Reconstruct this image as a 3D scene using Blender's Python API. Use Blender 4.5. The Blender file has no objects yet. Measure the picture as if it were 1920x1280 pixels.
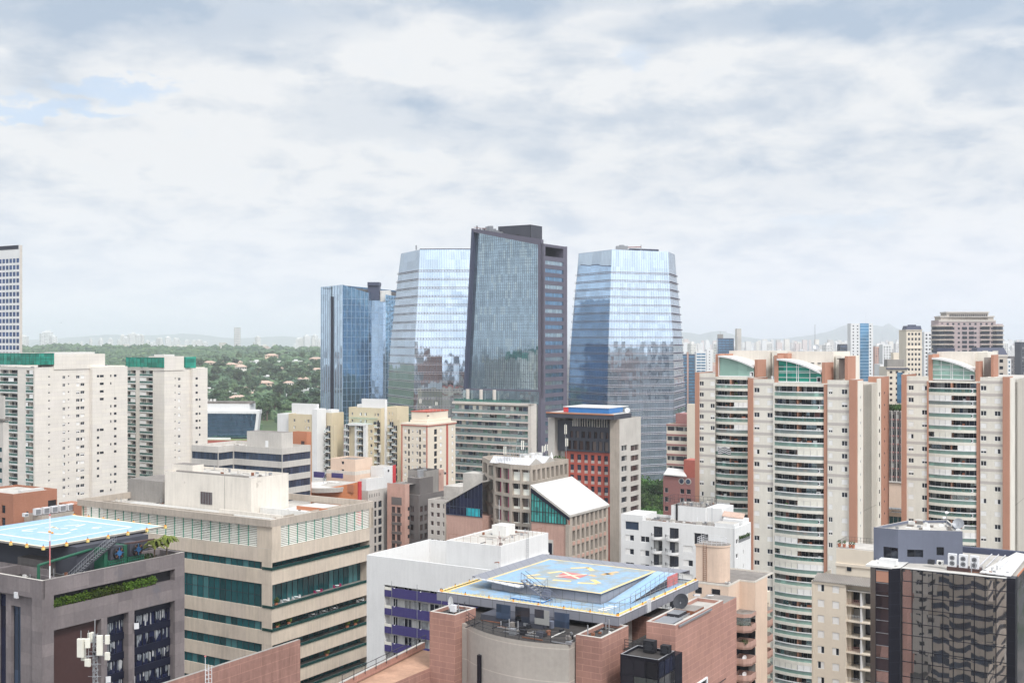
import bpy, math, random
from mathutils import Vector, Matrix
sc = bpy.context.scene
C = sc.collection
F = 2155.0          # focal length in pixels of a 1920 px wide photograph
HC = 100.0          # camera height above the street
HOR = 640.0
R = math.radians
HAZE = 0.000095

# ---------------------------------------------------------------- camera
cam = bpy.data.cameras.new("camera"); cam.sensor_width = 36.0; cam.lens = 36.0*F/1920.0
cam.clip_start = 0.5; cam.clip_end = 80000
co = bpy.data.objects.new("camera", cam); C.objects.link(co)
co.location = (0, 0, HC); co.rotation_euler = (R(90), 0, 0); sc.camera = co
sc.view_settings.view_transform = 'Standard'; sc.view_settings.look = 'None'
sc.view_settings.gamma = 1.0; sc.view_settings.exposure = 0.47
sc.cycles.max_bounces = 8; sc.cycles.transparent_max_bounces = 12; sc.cycles.volume_bounces = 1
sc.cycles.use_denoising = True

# ---------------------------------------------------------------- sky
SUN = Vector((0.36, -0.62, 0.85)).normalized()
def make_world():
    w = bpy.data.worlds.new("World"); sc.world = w; w.use_nodes = True
    n = w.node_tree.nodes; l = w.node_tree.links; n.clear()
    def N(t, **k):
        x = n.new(t)
        for a, b in k.items(): setattr(x, a, b)
        return x
    def mth(op, a, b=None, c=None, clamp=False):
        x = N('ShaderNodeMath', operation=op, use_clamp=clamp)
        for i, v in enumerate((a, b, c)):
            if v is None: continue
            if isinstance(v, (int, float)): x.inputs[i].default_value = v
            else: l.new(v, x.inputs[i])
        return x.outputs[0]
    def mix(f, a, b):
        x = N('ShaderNodeMix', data_type='RGBA')
        if isinstance(f, (int, float)): x.inputs[0].default_value = f
        else: l.new(f, x.inputs[0])
        for i, v in ((6, a), (7, b)):
            if isinstance(v, tuple): x.inputs[i].default_value = (*v, 1)
            else: l.new(v, x.inputs[i])
        return x.outputs[2]
    tc = N('ShaderNodeTexCoord'); sp = N('ShaderNodeSeparateXYZ'); l.new(tc.outputs['Generated'], sp.inputs[0])
    X, Y, Z = sp.outputs
    zz = mth('ADD', mth('MAXIMUM', Z, 0.0), 0.15)
    zr_ = mth('ADD', mth('MAXIMUM', Z, 0.0), 0.30); cr = N('ShaderNodeCombineXYZ'); l.new(mth('DIVIDE', X, zr_), cr.inputs[0]); l.new(mth('DIVIDE', Y, zr_), cr.inputs[1]); l.new(mth('MULTIPLY', Z, 2.2), cr.inputs[2])
    cb = N('ShaderNodeCombineXYZ'); l.new(mth('DIVIDE', X, zz), cb.inputs[0]); l.new(mth('DIVIDE', Y, zz), cb.inputs[1])
    def noise(scale, det, rough, off, dist=0.0, vec=None):
        mp = N('ShaderNodeMapping'); mp.inputs['Location'].default_value = off
        l.new(vec or cb.outputs[0], mp.inputs[0])
        x = N('ShaderNodeTexNoise'); x.inputs['Scale'].default_value = scale; x.inputs['Detail'].default_value = det
        x.inputs['Roughness'].default_value = rough; x.inputs['Distortion'].default_value = dist
        l.new(mp.outputs[0], x.inputs[0]); return x.outputs[0]
    def ramp(v, a, b):
        x = N('ShaderNodeMapRange', interpolation_type='SMOOTHSTEP'); l.new(v, x.inputs[0])
        x.inputs[1].default_value = a; x.inputs[2].default_value = b; return x.outputs[0]
    n1 = noise(2.0, 8, 0.55, (3.1, 1.7, 0), 0, cr.outputs[0]); n2 = noise(4.6, 9, 0.6, (8.1, 4.2, 2), 0, cr.outputs[0]); n3 = noise(0.45, 3, 0.5, (1.3, 9.0, 1))
    n4 = noise(6.5, 8, 0.55, (2.2, 7.7, 4), .3, cr.outputs[0]); n5 = noise(6.5, 8, 0.55, (2.2-.05, 7.7, 3.94), .3, cr.outputs[0])
    relief = mth('MULTIPLY', mth('SUBTRACT', n4, n5), 0.6)      # billows lit from one side
    shade = mth('ADD', mth('ADD', mth('MULTIPLY', n1, 0.45), mth('MULTIPLY', n2, 0.40)), mth('ADD', mth('MULTIPLY', n4, 0.15), relief))
    # regions of thin and of heavy cloud, given by their bearing and height in the sky
    az = mth('ARCTAN2', X, Y); el = mth('ARCSINE', Z)
    wob = mth('MULTIPLY', mth('SUBTRACT', n2, 0.5), 0.16)
    def blob(px, py, rx, ry, warp=1.0):
        a0 = math.atan((px-960)/F); e0 = math.atan((HOR-py)/F*math.cos(a0))
        dx = mth('DIVIDE', mth('SUBTRACT', mth('ADD', az, mth('MULTIPLY', wob, warp)), a0), rx/F)
        dy = mth('DIVIDE', mth('SUBTRACT', mth('ADD', el, mth('MULTIPLY', wob, 0.6*warp)), e0), ry/F)
        return ramp(mth('ADD', mth('MULTIPLY', dx, dx), mth('MULTIPLY', dy, dy)), 1.6, 0.0)
    def mx(*a):
        r = a[0]
        for b in a[1:]: r = mth('MAXIMUM', r, b)
        return r
    blue = mx(blob(240, 145, 120, 30, 1.6), blob(110, 205, 120, 24, 1.6), mth('MULTIPLY', blob(1195, 105, 45, 26), .6), mth('MULTIPLY', blob(1560, 420, 130, 26), 0.55), mth('MULTIPLY', blob(30, 190, 90, 20), 0.8))
    dark = mx(mth('MULTIPLY', blob(420, 30, 330, 75, .8), 0.95), mth('MULTIPLY', blob(1600, 30, 430, 48, .6), 1.15), mth('MULTIPLY', blob(780, 215, 330, 65), 0.5),
              mth('MULTIPLY', blob(1910, 120, 110, 50), 0.8), mth('MULTIPLY', blob(980, 0, 300, 30, .6), 0.7), mth('MULTIPLY', blob(60, 110, 150, 50), .35), mth('MULTIPLY', blob(1500,330,420,50), .22))
    lite = mx(blob(700, 90, 200, 60), blob(420, 190, 120, 60), mth('MULTIPLY', blob(1300, 150, 380, 45), 0.6), mth('MULTIPLY', blob(430, 330, 420, 60), 0.5))
    t = mth('SUBTRACT', mth('ADD', ramp(shade, 0.24, 0.62), mth('MULTIPLY', lite, 0.35)), mth('MULTIPLY', dark, 0.95), clamp=False)
    t = mth('MINIMUM', mth('MAXIMUM', t, -0.35), 1.0)
    t = mth('MULTIPLY', mth('ADD', t, 0.35), 1/1.35)
    S = 7.6
    cloud = mix(t, (0.60*S, 0.73*S, 0.90*S), (1.14*S, 1.16*S, 1.18*S))
    # even veil towards the horizon
    veil = ramp(Z, 0.16, 0.0)
    cloud = mix(mth('MULTIPLY', veil, 0.70), cloud, (1.26*S, 1.30*S, 1.40*S))
    cloud = mix(ramp(Z, 0.0, -0.03), cloud, (0.42*S, 0.47*S, 0.52*S))      # haze below the horizon
    # glow of the cloud deck round the hidden sun
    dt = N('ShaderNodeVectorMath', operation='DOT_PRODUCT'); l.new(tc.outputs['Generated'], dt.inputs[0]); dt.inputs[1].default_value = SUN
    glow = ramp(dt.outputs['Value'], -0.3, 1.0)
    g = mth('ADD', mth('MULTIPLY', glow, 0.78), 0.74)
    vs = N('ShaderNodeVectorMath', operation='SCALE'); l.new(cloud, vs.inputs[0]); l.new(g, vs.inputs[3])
    sky = N('ShaderNodeTexSky', sky_type='NISHITA', sun_disc=False)
    sky.sun_elevation = math.asin(SUN.z); sky.sun_rotation = math.atan2(SUN.x, SUN.y); sky.air_density = 1.0; sky.dust_density = 1.5
    tint = N('ShaderNodeVectorMath', operation='MULTIPLY'); l.new(sky.outputs[0], tint.inputs[0]); tint.inputs[1].default_value = (1.0, 1.0, 1.0)
    hole = ramp(mth('ADD', blue, mth('MULTIPLY', mth('SUBTRACT', n4, 0.5), 1.6)), 0.1, 1.2)
    blu = mix(0.8, tint.outputs[0], (0.58*S, 0.74*S, 0.95*S))
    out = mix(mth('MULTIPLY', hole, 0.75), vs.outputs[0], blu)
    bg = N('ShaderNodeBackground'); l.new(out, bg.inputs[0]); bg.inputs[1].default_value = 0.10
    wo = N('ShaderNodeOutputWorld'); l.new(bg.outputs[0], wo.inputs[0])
make_world()

# ---------------------------------------------------------------- sun, softened by cloud
sl = bpy.data.lights.new("sun", 'SUN'); sl.energy = 1.85; sl.angle = R(12); sl.color = (1.0, 0.96, 0.92)
so = bpy.data.objects.new("sun", sl); C.objects.link(so); so.location = (200, -200, 500)
so.rotation_euler = (-SUN).to_track_quat('-Z', 'Y').to_euler()

rng = random.Random(7)
# ================================================================= materials
MATS = {}
class NT:
    def __init__(s, name):
        m = bpy.data.materials.new(name); m.use_nodes = True; MATS[name] = m
        s.m = m; s.n = m.node_tree.nodes; s.l = m.node_tree.links; s.b = s.n['Principled BSDF']
    def N(s, t, **k):
        x = s.n.new(t)
        for a, b in k.items(): setattr(x, a, b)
        return x
    def put(s, sock, v):
        if isinstance(v, (int, float)): sock.default_value = v
        elif isinstance(v, tuple): sock.default_value = v if len(v) == len(sock.default_value) else (*v, 1)
        else: s.l.new(v, sock)
    def math(s, op, a, b=0.0, clamp=False):
        x = s.N('ShaderNodeMath', operation=op, use_clamp=clamp); s.put(x.inputs[0], a); s.put(x.inputs[1], b); return x.outputs[0]
    def mix(s, f, a, b, mode='MIX'):
        x = s.N('ShaderNodeMix', data_type='RGBA', blend_type=mode); s.put(x.inputs[0], f); s.put(x.inputs[6], a); s.put(x.inputs[7], b); return x.outputs[2]
    def obj(s): return s.N('ShaderNodeTexCoord').outputs['Object']
    def mapping(s, v, scale=(1, 1, 1), loc=(0, 0, 0)):
        x = s.N('ShaderNodeMapping'); s.l.new(v, x.inputs[0]); x.inputs['Scale'].default_value = scale; x.inputs['Location'].default_value = loc; return x.outputs[0]
    def noise(s, v, scale, detail=4, rough=0.55):
        x = s.N('ShaderNodeTexNoise'); s.l.new(v, x.inputs[0]); x.inputs['Scale'].default_value = scale; x.inputs['Detail'].default_value = detail; x.inputs['Roughness'].default_value = rough; return x.outputs[0]
    def ramp(s, v, a, b, c=0.0, d=1.0):
        x = s.N('ShaderNodeMapRange'); s.l.new(v, x.inputs[0])
        for i, q in enumerate((a, b, c, d)): x.inputs[i+1].default_value = q
        return x.outputs[0]
    def uv(s):          # wall coordinates: along the wall and up it
        v = s.obj(); sp = s.N('ShaderNodeSeparateXYZ'); s.l.new(v, sp.inputs[0])
        c = s.N('ShaderNodeCombineXYZ'); s.l.new(s.math('ADD', sp.outputs[0], sp.outputs[1]), c.inputs[0]); s.l.new(sp.outputs[2], c.inputs[1]); return c.outputs[0]

def wallm(name, col, var=0.10, streak=0.0, joints=None, jdark=0.75, rough=0.85, blotch=None, scale=0.12, c2=.93):
    t = NT(name); v = t.obj()
    f = t.ramp(t.noise(v, scale, 5), 0.3, 0.7, 1-var, 1+var)
    f2 = t.ramp(t.noise(v, 2.3, 3), 0.3, 0.7, 1-var*0.4, 1+var*0.4)
    k = t.math('MULTIPLY', f, f2)
    if streak:
        s1 = t.noise(t.mapping(v, (1.1, 1.1, 0.09)), 1.7, 6, 0.7)
        s2 = t.noise(v, 0.22, 3)
        k = t.math('MULTIPLY', k, t.ramp(t.math('MULTIPLY', s1, t.math('ADD', s2, 0.35)), 0.32, 0.66, 1.0, 1-streak*.75))
    if joints:
        b = t.N('ShaderNodeTexBrick'); t.l.new(t.uv(), b.inputs[0]); b.inputs['Scale'].default_value = 1.0
        b.inputs['Brick Width'].default_value = joints[0]; b.inputs['Row Height'].default_value = joints[1]
        b.inputs['Mortar Size'].default_value = joints[2]; b.offset = joints[3] if len(joints) > 3 else 0.0
        b.inputs['Color1'].default_value = (1, 1, 1, 1); b.inputs['Color2'].default_value = (c2, c2, c2*1.03, 1)
        b.inputs['Mortar'].default_value = (jdark, jdark, jdark, 1)
        k2 = t.mix(1.0, b.outputs[0], tuple([1.0]*3), 'MULTIPLY')
    c = t.N('ShaderNodeVectorMath', operation='SCALE'); c.inputs[0].default_value = col; t.l.new(k, c.inputs[3])
    out = c.outputs[0]
    if joints: out = t.mix(1.0, out, k2, 'MULTIPLY')
    if blotch:
        m = t.ramp(t.noise(v, blotch[1], 6, 0.65), blotch[2], blotch[2]+0.08)
        out = t.mix(m, out, blotch[0])
    t.put(t.b.inputs['Base Color'], out); t.b.inputs['Roughness'].default_value = rough
    t.b.inputs['Specular IOR Level'].default_value = 0.25
    return name

def plain(name, col, rough=0.6, metal=0.0, var=0.05):
    t = NT(name); v = t.obj()
    c = t.N('ShaderNodeVectorMath', operation='SCALE'); c.inputs[0].default_value = col
    t.l.new(t.ramp(t.noise(v, 1.5, 3), 0.3, 0.7, 1-var, 1+var), c.inputs[3])
    t.l.new(c.outputs[0], t.b.inputs['Base Color']); t.b.inputs['Roughness'].default_value = rough; t.b.inputs['Metallic'].default_value = metal
    return name

def glassm(name, col, metal=0.0, rough=0.06, tilt=0.010, cell=(1.4, 3.6), var=0.35, col2=None, p2=0.25, wave=0.0, spec=0.5):
    """reflecting window glass: every pane sits a hair out of plane and hides its own darkness or blind"""
    t = NT(name); uv = t.uv()
    sn = t.N('ShaderNodeVectorMath', operation='SNAP'); t.l.new(uv, sn.inputs[0]); sn.inputs[1].default_value = (cell[0], cell[1], 1)
    wn = t.N('ShaderNodeTexWhiteNoise', noise_dimensions='3D')
    oi = t.N('ShaderNodeObjectInfo'); ad = t.N('ShaderNodeVectorMath', operation='ADD'); t.l.new(sn.outputs[0], ad.inputs[0]); t.l.new(oi.outputs['Location'], ad.inputs[1])
    t.l.new(ad.outputs[0], wn.inputs[0])
    c = t.N('ShaderNodeVectorMath', operation='SCALE'); c.inputs[0].default_value = col
    t.l.new(t.ramp(wn.outputs[0], 0, 1, 1-var, 1+var), c.inputs[3]); out = c.outputs[0]
    if col2:
        sp = t.N('ShaderNodeSeparateColor'); t.l.new(wn.outputs[1], sp.inputs[0])
        out = t.mix(t.math('LESS_THAN', sp.outputs[1], p2), out, col2)
    t.l.new(out, t.b.inputs['Base Color']); t.b.inputs['Metallic'].default_value = metal; t.b.inputs['Roughness'].default_value = rough
    t.b.inputs['Specular IOR Level'].default_value = spec
    g = t.N('ShaderNodeNewGeometry')
    o = t.N('ShaderNodeVectorMath', operation='SUBTRACT'); t.l.new(wn.outputs[1], o.inputs[0]); o.inputs[1].default_value = (0.5, 0.5, 0.5)
    k = t.N('ShaderNodeVectorMath', operation='SCALE'); t.l.new(o.outputs[0], k.inputs[0]); k.inputs[3].default_value = tilt*2
    a = t.N('ShaderNodeVectorMath', operation='ADD'); t.l.new(g.outputs['Normal'], a.inputs[0]); t.l.new(k.outputs[0], a.inputs[1])
    last = a.outputs[0]
    if wave:
        nz = t.N('ShaderNodeTexNoise'); nz.inputs['Scale'].default_value = 0.35; nz.inputs['Detail'].default_value = 2
        t.l.new(t.mapping(t.obj(), (1, 1, 0.45)), nz.inputs[0])
        o2 = t.N('ShaderNodeVectorMath', operation='SUBTRACT'); t.l.new(nz.outputs[1], o2.inputs[0]); o2.inputs[1].default_value = (0.5, 0.5, 0.5)
        k2 = t.N('ShaderNodeVectorMath', operation='SCALE'); t.l.new(o2.outputs[0], k2.inputs[0]); k2.inputs[3].default_value = wave
        a2 = t.N('ShaderNodeVectorMath', operation='ADD'); t.l.new(last, a2.inputs[0]); t.l.new(k2.outputs[0], a2.inputs[1]); last = a2.outputs[0]
    nm = t.N('ShaderNodeVectorMath', operation='NORMALIZE'); t.l.new(last, nm.inputs[0]); t.l.new(nm.outputs[0], t.b.inputs['Normal'])
    return name

def see_glass(name, tint, alpha=0.45, rough=0.05):
    t = NT(name); tr = t.N('ShaderNodeBsdfTransparent'); tr.inputs[0].default_value = (*tint, 1)
    t.b.inputs['Base Color'].default_value = (*[c*0.72 for c in tint], 1); t.b.inputs['Roughness'].default_value = rough
    ms = t.N('ShaderNodeMixShader'); ms.inputs[0].default_value = alpha
    t.l.new(tr.outputs[0], ms.inputs[1]); t.l.new(t.b.outputs[0], ms.inputs[2]); t.l.new(ms.outputs[0], t.n['Material Output'].inputs[0])
    return name

# ---- stone, concrete, render
wallm('beige_render', (.68, .63, .56), .06, .18)
wallm('beige_tile', (.74, .695, .625), .04, .13, (6, 1.45, .06), .86)
wallm('cream_render', (.73, .695, .62), .05, .16)
wallm('cream_groove', (.52, .485, .42), .03, .05, (3.2, 60, .12), .7)
wallm('band_grey', (.50, .46, .43), .03, .05)
wallm('white_render', (.735, .735, .73), .04, .14)
wallm('white_old', (.72, .71, .68), .06, .25)
wallm('offwhite', (.72, .67, .60), .05, .24, blotch=((.36, .32, .28), .30, .66))
wallm('sill_concrete', (.46, .40, .34), .10, .38)
wallm('band_stone', (.62, .53, .43), .07, .32, (3.1, 60, .03), .86)
wallm('grey_concrete', (.30, .28, .26), .12, .30)
wallm('mauve_granite', (.235, .205, .205), .16, .24, (2.6, 1.75, .03), .8, blotch=((.155, .145, .16), .18, .60), c2=.74)
wallm('drum_concrete', (.42, .385, .345), .12, .12, (60, 3.2, .05), 1.25)
wallm('light_concrete', (.56, .53, .49), .08, .22)
wallm('pale_stone', (.60, .555, .50), .05, .10, (1.2, .6, .02), .90)
wallm('terracotta', (.385, .215, .172), .10, .26, (1.9, .62, .03, .5), 1.25, c2=.88)
wallm('terracotta_wide', (.42, .235, .188), .10, .26, (1.9, .62, .03, .5), 1.22, c2=.9)
wallm('terracotta_plain', (.47, .195, .11), .05, .06)
wallm('pier_brown', (.45, .235, .165), .05, .06)
wallm('old_terracotta', (.33, .185, .15), .18, .45, (2.4, .8, .035, .5), 1.2)
wallm('brick_orange', (.36, .165, .105), .10, .12, (.5, .14, .02, .5), 1.15)
wallm('brick_red', (.40, .12, .09), .10, .10, (.5, .14, .02, .5), 1.1)
wallm('pink_render', (.54, .34, .28), .10, .28)
wallm('pink_pale', (.64, .55, .51), .04, .05)
wallm('peach_render', (.74, .57, .45), .06, .15, blotch=((.45, .30, .22), .30, .72))
wallm('peach_tank', (.70, .54, .43), .08, .22, blotch=((.22, .16, .13), .5, .64))
wallm('yellow_render', (.63, .54, .38), .05, .12)
wallm('orange_render', (.60, .23, .105), .05, .08)
wallm('magenta', (.40, .03, .13), .05)
wallm('red_paint', (.55, .055, .06), .05, .05)
wallm('red_stripe', (.45, .11, .08), .05, .05)
wallm('pale_cream', (.72, .64, .53), .04, .08)
wallm('purple_tile', (.062, .052, .175), .10, .12, (.6, .3, .02), .8)
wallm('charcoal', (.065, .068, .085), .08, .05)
wallm('near_black', (.012, .012, .018), .2, .0, (2.0, 1.5, .03), 2.2, rough=.35)
wallm('violet_grey', (.120, .113, .148), .04, .04, (1.6, 3.9, .03), .9, rough=.5)
wallm('dark_brick_grey', (.16, .145, .14), .08, .2)
wallm('blue_grey_paint', (.15, .165, .215), .05, .14)
wallm('classic_stone', (.52, .46, .40), .05, .10)
wallm('classic_brick', (.42, .345, .345), .06, .08)
# ---- roofs
wallm('roof_grey', (.22, .20, .185), .22, .0, blotch=((.10, .09, .08), .25, .60), scale=.35)
wallm('roof_pale', (.47, .445, .41), .16, .0, blotch=((.36, .33, .30), .3, .66), scale=.3)
wallm('roof_white', (.58, .57, .55), .07, .0, blotch=((.46, .44, .41), .4, .62))
wallm('roof_dark', (.055, .050, .048), .25, .0, scale=.5)
wallm('tile_floor', (.54, .33, .23), .2, .0, (1.5, 1.5, .04), .8, scale=.5)
wallm('metal_sheet', (.62, .62, .63), .06, .0, (.9, 60, .09), .72, rough=.4)
wallm('cladding', (.25, .255, .285), .04, .05, (1.5, 60, .04), .6, rough=.45)
# ---- paint
def heli_paint(name, col, wear, amt):
    t = NT(name); v = t.obj()
    m = t.ramp(t.noise(v, .35, 7, .7), amt, amt+.16)
    m2 = t.ramp(t.noise(v, 1.6, 4, .6), .3, .7, .90, 1.06)
    c = t.N('ShaderNodeVectorMath', operation='SCALE'); t.l.new(t.mix(m, col, wear), c.inputs[0]); t.l.new(m2, c.inputs[3])
    t.l.new(c.outputs[0], t.b.inputs['Base Color']); t.b.inputs['Roughness'].default_value = .7
heli_paint('deck_blue', (.255, .405, .575), (.31, .33, .31), .44)
heli_paint('deck_blue_pale', (.29, .46, .655), (.37, .49, .60), .48)
heli_paint('deck_bright_blue', (.10, .42, .80), (.35, .55, .62), .52)
heli_paint('yellow_paint', (.74, .56, .24), (.46, .47, .40), .52)
heli_paint('pale_yellow', (.80, .70, .46), (.50, .58, .62), .56)
heli_paint('orange_paint', (.66, .42, .18), (.42, .44, .42), .50)
plain('red_mark', (.52, .17, .17), .7, 0, .2)
plain('white_paint', (.80, .80, .80), .5); plain('white_metal', (.74, .75, .77), .4, .1)
plain('cream_panel', (.74, .72, .64), .5); plain('grey_metal', (.30, .31, .33), .45, .5); plain('dark_metal', (.035, .037, .045), .5, .2)
plain('bright_blue', (.03, .17, .45), .5); plain('green_paint', (.012, .10, .055), .5); plain('green_frame', (.03, .24, .16), .5)
plain('fan_blue', (.03, .13, .30), .4); plain('orange_light', (.85, .35, .04), .5); plain('rail_yellow', (.80, .62, .22), .6)
plain('ledge_metal', (.58, .53, .55), .35, .3); plain('mullion_blue', (.10, .13, .19), .4, .3); plain('black', (.010, .010, .014), .6); plain('curtain', (.36, .37, .38), .9, 0, .35); plain('dark_curtain', (.20, .22, .24), .9, 0, .4)
plain('rust', (.22, .09, .05), .9, 0, .3); plain('steel', (.42, .43, .45), .4, .6); plain('slate', (.055, .065, .11), .6); plain('navy', (.005, .007, .022), .4)
plain('maroon', (.058, .026, .024), .6); plain('blind', (.78, .77, .75), .8); plain('pot', (.45, .16, .09), .8); plain('wine', (.33, .15, .14), .7)
plain('skin', (.45, .28, .2), .7); plain('fabric_dark', (.03, .03, .05), .9); plain('slat', (.86, .87, .80), .5); plain('tile_roof', (.52, .37, .30), .8, 0, .15)
plain('house_wall', (.74, .70, .64), .8, 0, .05); plain('blue_fin', (.45, .55, .66), .35, .4)
# ---- glass
glassm('win_dark', (.020, .024, .034), rough=.08, tilt=.006, var=.6, cell=(.9, 1.5))
glassm('win_mixed', (.022, .025, .034), rough=.10, tilt=.006, var=.7, cell=(1.1, 3.0), col2=(.30, .30, .29), p2=.28)
glassm('win_brown', (.060, .038, .036), rough=.10, tilt=.006, var=.6, cell=(1.1, 3.0), col2=(.16, .13, .12), p2=.3)
glassm('win_teal', (.008, .070, .078), rough=.06, tilt=.008, var=.35, cell=(1.45, 4.0), col2=(.05, .16, .17), p2=.15)
glassm('teal_bright', (.07, .36, .33), rough=.12, tilt=.006, var=.4, cell=(1.0, 2.0))
glassm('cap_green', (.02, .23, .17), rough=.08, tilt=.006, var=.35, cell=(2.0, 1.6))
glassm('cyan_panel', (.03, .42, .48), rough=.2, tilt=.004, var=.15, cell=(1.2, 6))
glassm('arch_glass', (.27, .42, .36), rough=.1, tilt=.004, var=.2, cell=(2.4, 2.0))
glassm('blue_mirror', (.56, .66, .765), metal=.92, rough=.03, tilt=.005, cell=(3.0, 4.2), var=.09, wave=.020)
glassm('deep_mirror', (.17, .30, .44), metal=.9, rough=.03, tilt=.004, cell=(1.5, 4.0), var=.15, wave=.035)
glassm('pale_mirror', (.46, .56, .64), metal=.9, rough=.05, tilt=.004, cell=(1.2, 3.9), var=.12, wave=.03)
glassm('teal_mirror', (.31, .47, .60), metal=.9, rough=.03, tilt=.005, cell=(1.5, 4.0), var=.15, wave=.03)
glassm('smoke_mirror', (.35, .455, .52), metal=.85, rough=.04, tilt=.004, cell=(1.35, 3.9), var=.12, wave=.008, col2=(.42, .52, .56), p2=.16)
glassm('office_blue', (.07, .10, .16), metal=.45, rough=.06, tilt=.006, cell=(1.25, 4.0), var=.35)
glassm('bronze_mirror', (.44, .43, .44), metal=.95, rough=.015, tilt=.006, cell=(2.6, 2.6), var=.14, wave=.017)
glassm('bronze_dark', (.020, .018, .024), metal=.0, rough=.05, tilt=.008, cell=(3, 2.6), var=.3, spec=.8)
glassm('navy_glass', (.010, .013, .035), rough=.06, tilt=.012, cell=(1.5, 3.2), var=.5, wave=.06)
glassm('tower_navy', (.04, .085, .20), metal=.45, rough=.08, tilt=.004, cell=(2.2, 3.5), var=.3)
glassm('far_blue', (.10, .26, .42), metal=.5, rough=.1, tilt=.004, cell=(4, 4), var=.25)
see_glass('rail_glass', (.55, .82, .74), .42); see_glass('clear_pane', (.86, .95, .93), .22)
see_glass('dark_rail', (.12, .34, .32), .16); see_glass('grey_rail', (.66, .78, .77), .35); see_glass('green_rail', (.30, .55, .50), .30)
# ---- ground and leaves
def leafm(name, a, b, c, scale=.25):
    t = NT(name); v = t.N('ShaderNodeNewGeometry').outputs['Position']
    n1 = t.noise(v, scale, 5, .65); n2 = t.noise(v, scale*6, 3, .6)
    o = t.mix(t.ramp(n1, .38, .62), a, b); o = t.mix(t.ramp(n2, .5, .72), o, c)
    oi = t.N('ShaderNodeObjectInfo'); hs = t.N('ShaderNodeHueSaturation'); t.l.new(o, hs.inputs['Color'])
    t.l.new(t.ramp(oi.outputs['Random'], 0, 1, .6, 1.5), hs.inputs['Value']); t.l.new(t.ramp(oi.outputs['Random'], 0, 1, .485, .515), hs.inputs['Hue'])
    t.l.new(hs.outputs[0], t.b.inputs['Base Color']); t.b.inputs['Roughness'].default_value = .75; t.b.inputs['Specular IOR Level'].default_value = .2
leafm('leaf_far', (.034, .064, .042), (.068, .108, .052), (.125, .165, .075), .02)
leafm('leaf_near', (.022, .055, .016), (.050, .105, .024), (.11, .17, .045), .35)
leafm('hedge_leaf', (.030, .065, .008), (.075, .13, .014), (.14, .20, .03), 1.2)
leafm('palm_leaf', (.07, .11, .02), (.15, .20, .04), (.30, .30, .07), 1.0)
plain('bark', (.12, .085, .06), .9); plain('soil', (.07, .05, .035), .95)
def groundm():
    t = NT('city_ground'); v = t.N('ShaderNodeNewGeometry').outputs['Position']
    n1 = t.noise(v, .0035, 6, .6); n2 = t.noise(v, .03, 4, .6); n3 = t.noise(v, .0007, 3)
    a = t.mix(t.ramp(n2, .45, .6), (.020, .032, .016), (.065, .062, .06))
    b = t.mix(t.ramp(n2, .4, .62), (.030, .032, .038), (.10, .09, .085))
    o = t.mix(t.ramp(n1, .42, .55), a, b)
    t.l.new(o, t.b.inputs['Base Color']); t.b.inputs['Roughness'].default_value = .9
    t = NT('grass_field'); v = t.N('ShaderNodeNewGeometry').outputs['Position']
    t.l.new(t.mix(t.ramp(t.noise(v, .004, 4), .35, .65), (.13, .20, .06), (.23, .28, .12)), t.b.inputs['Base Color']); t.b.inputs['Roughness'].default_value = .9
    t = NT('hill_ground'); v = t.N('ShaderNodeNewGeometry').outputs['Position']
    t.l.new(t.mix(t.ramp(t.noise(v, .01, 5), .35, .65), (.035, .065, .022), (.10, .14, .05)), t.b.inputs['Base Color']); t.b.inputs['Roughness'].default_value = .9
    t = NT('mountain'); v = t.N('ShaderNodeNewGeometry').outputs['Position']
    t.l.new(t.mix(t.ramp(t.noise(v, .001, 5), .35, .65), (.06, .09, .05), (.13, .15, .10)), t.b.inputs['Base Color']); t.b.inputs['Roughness'].default_value = .9
groundm()
plain('asphalt', (.05, .05, .052), .85)
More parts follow.
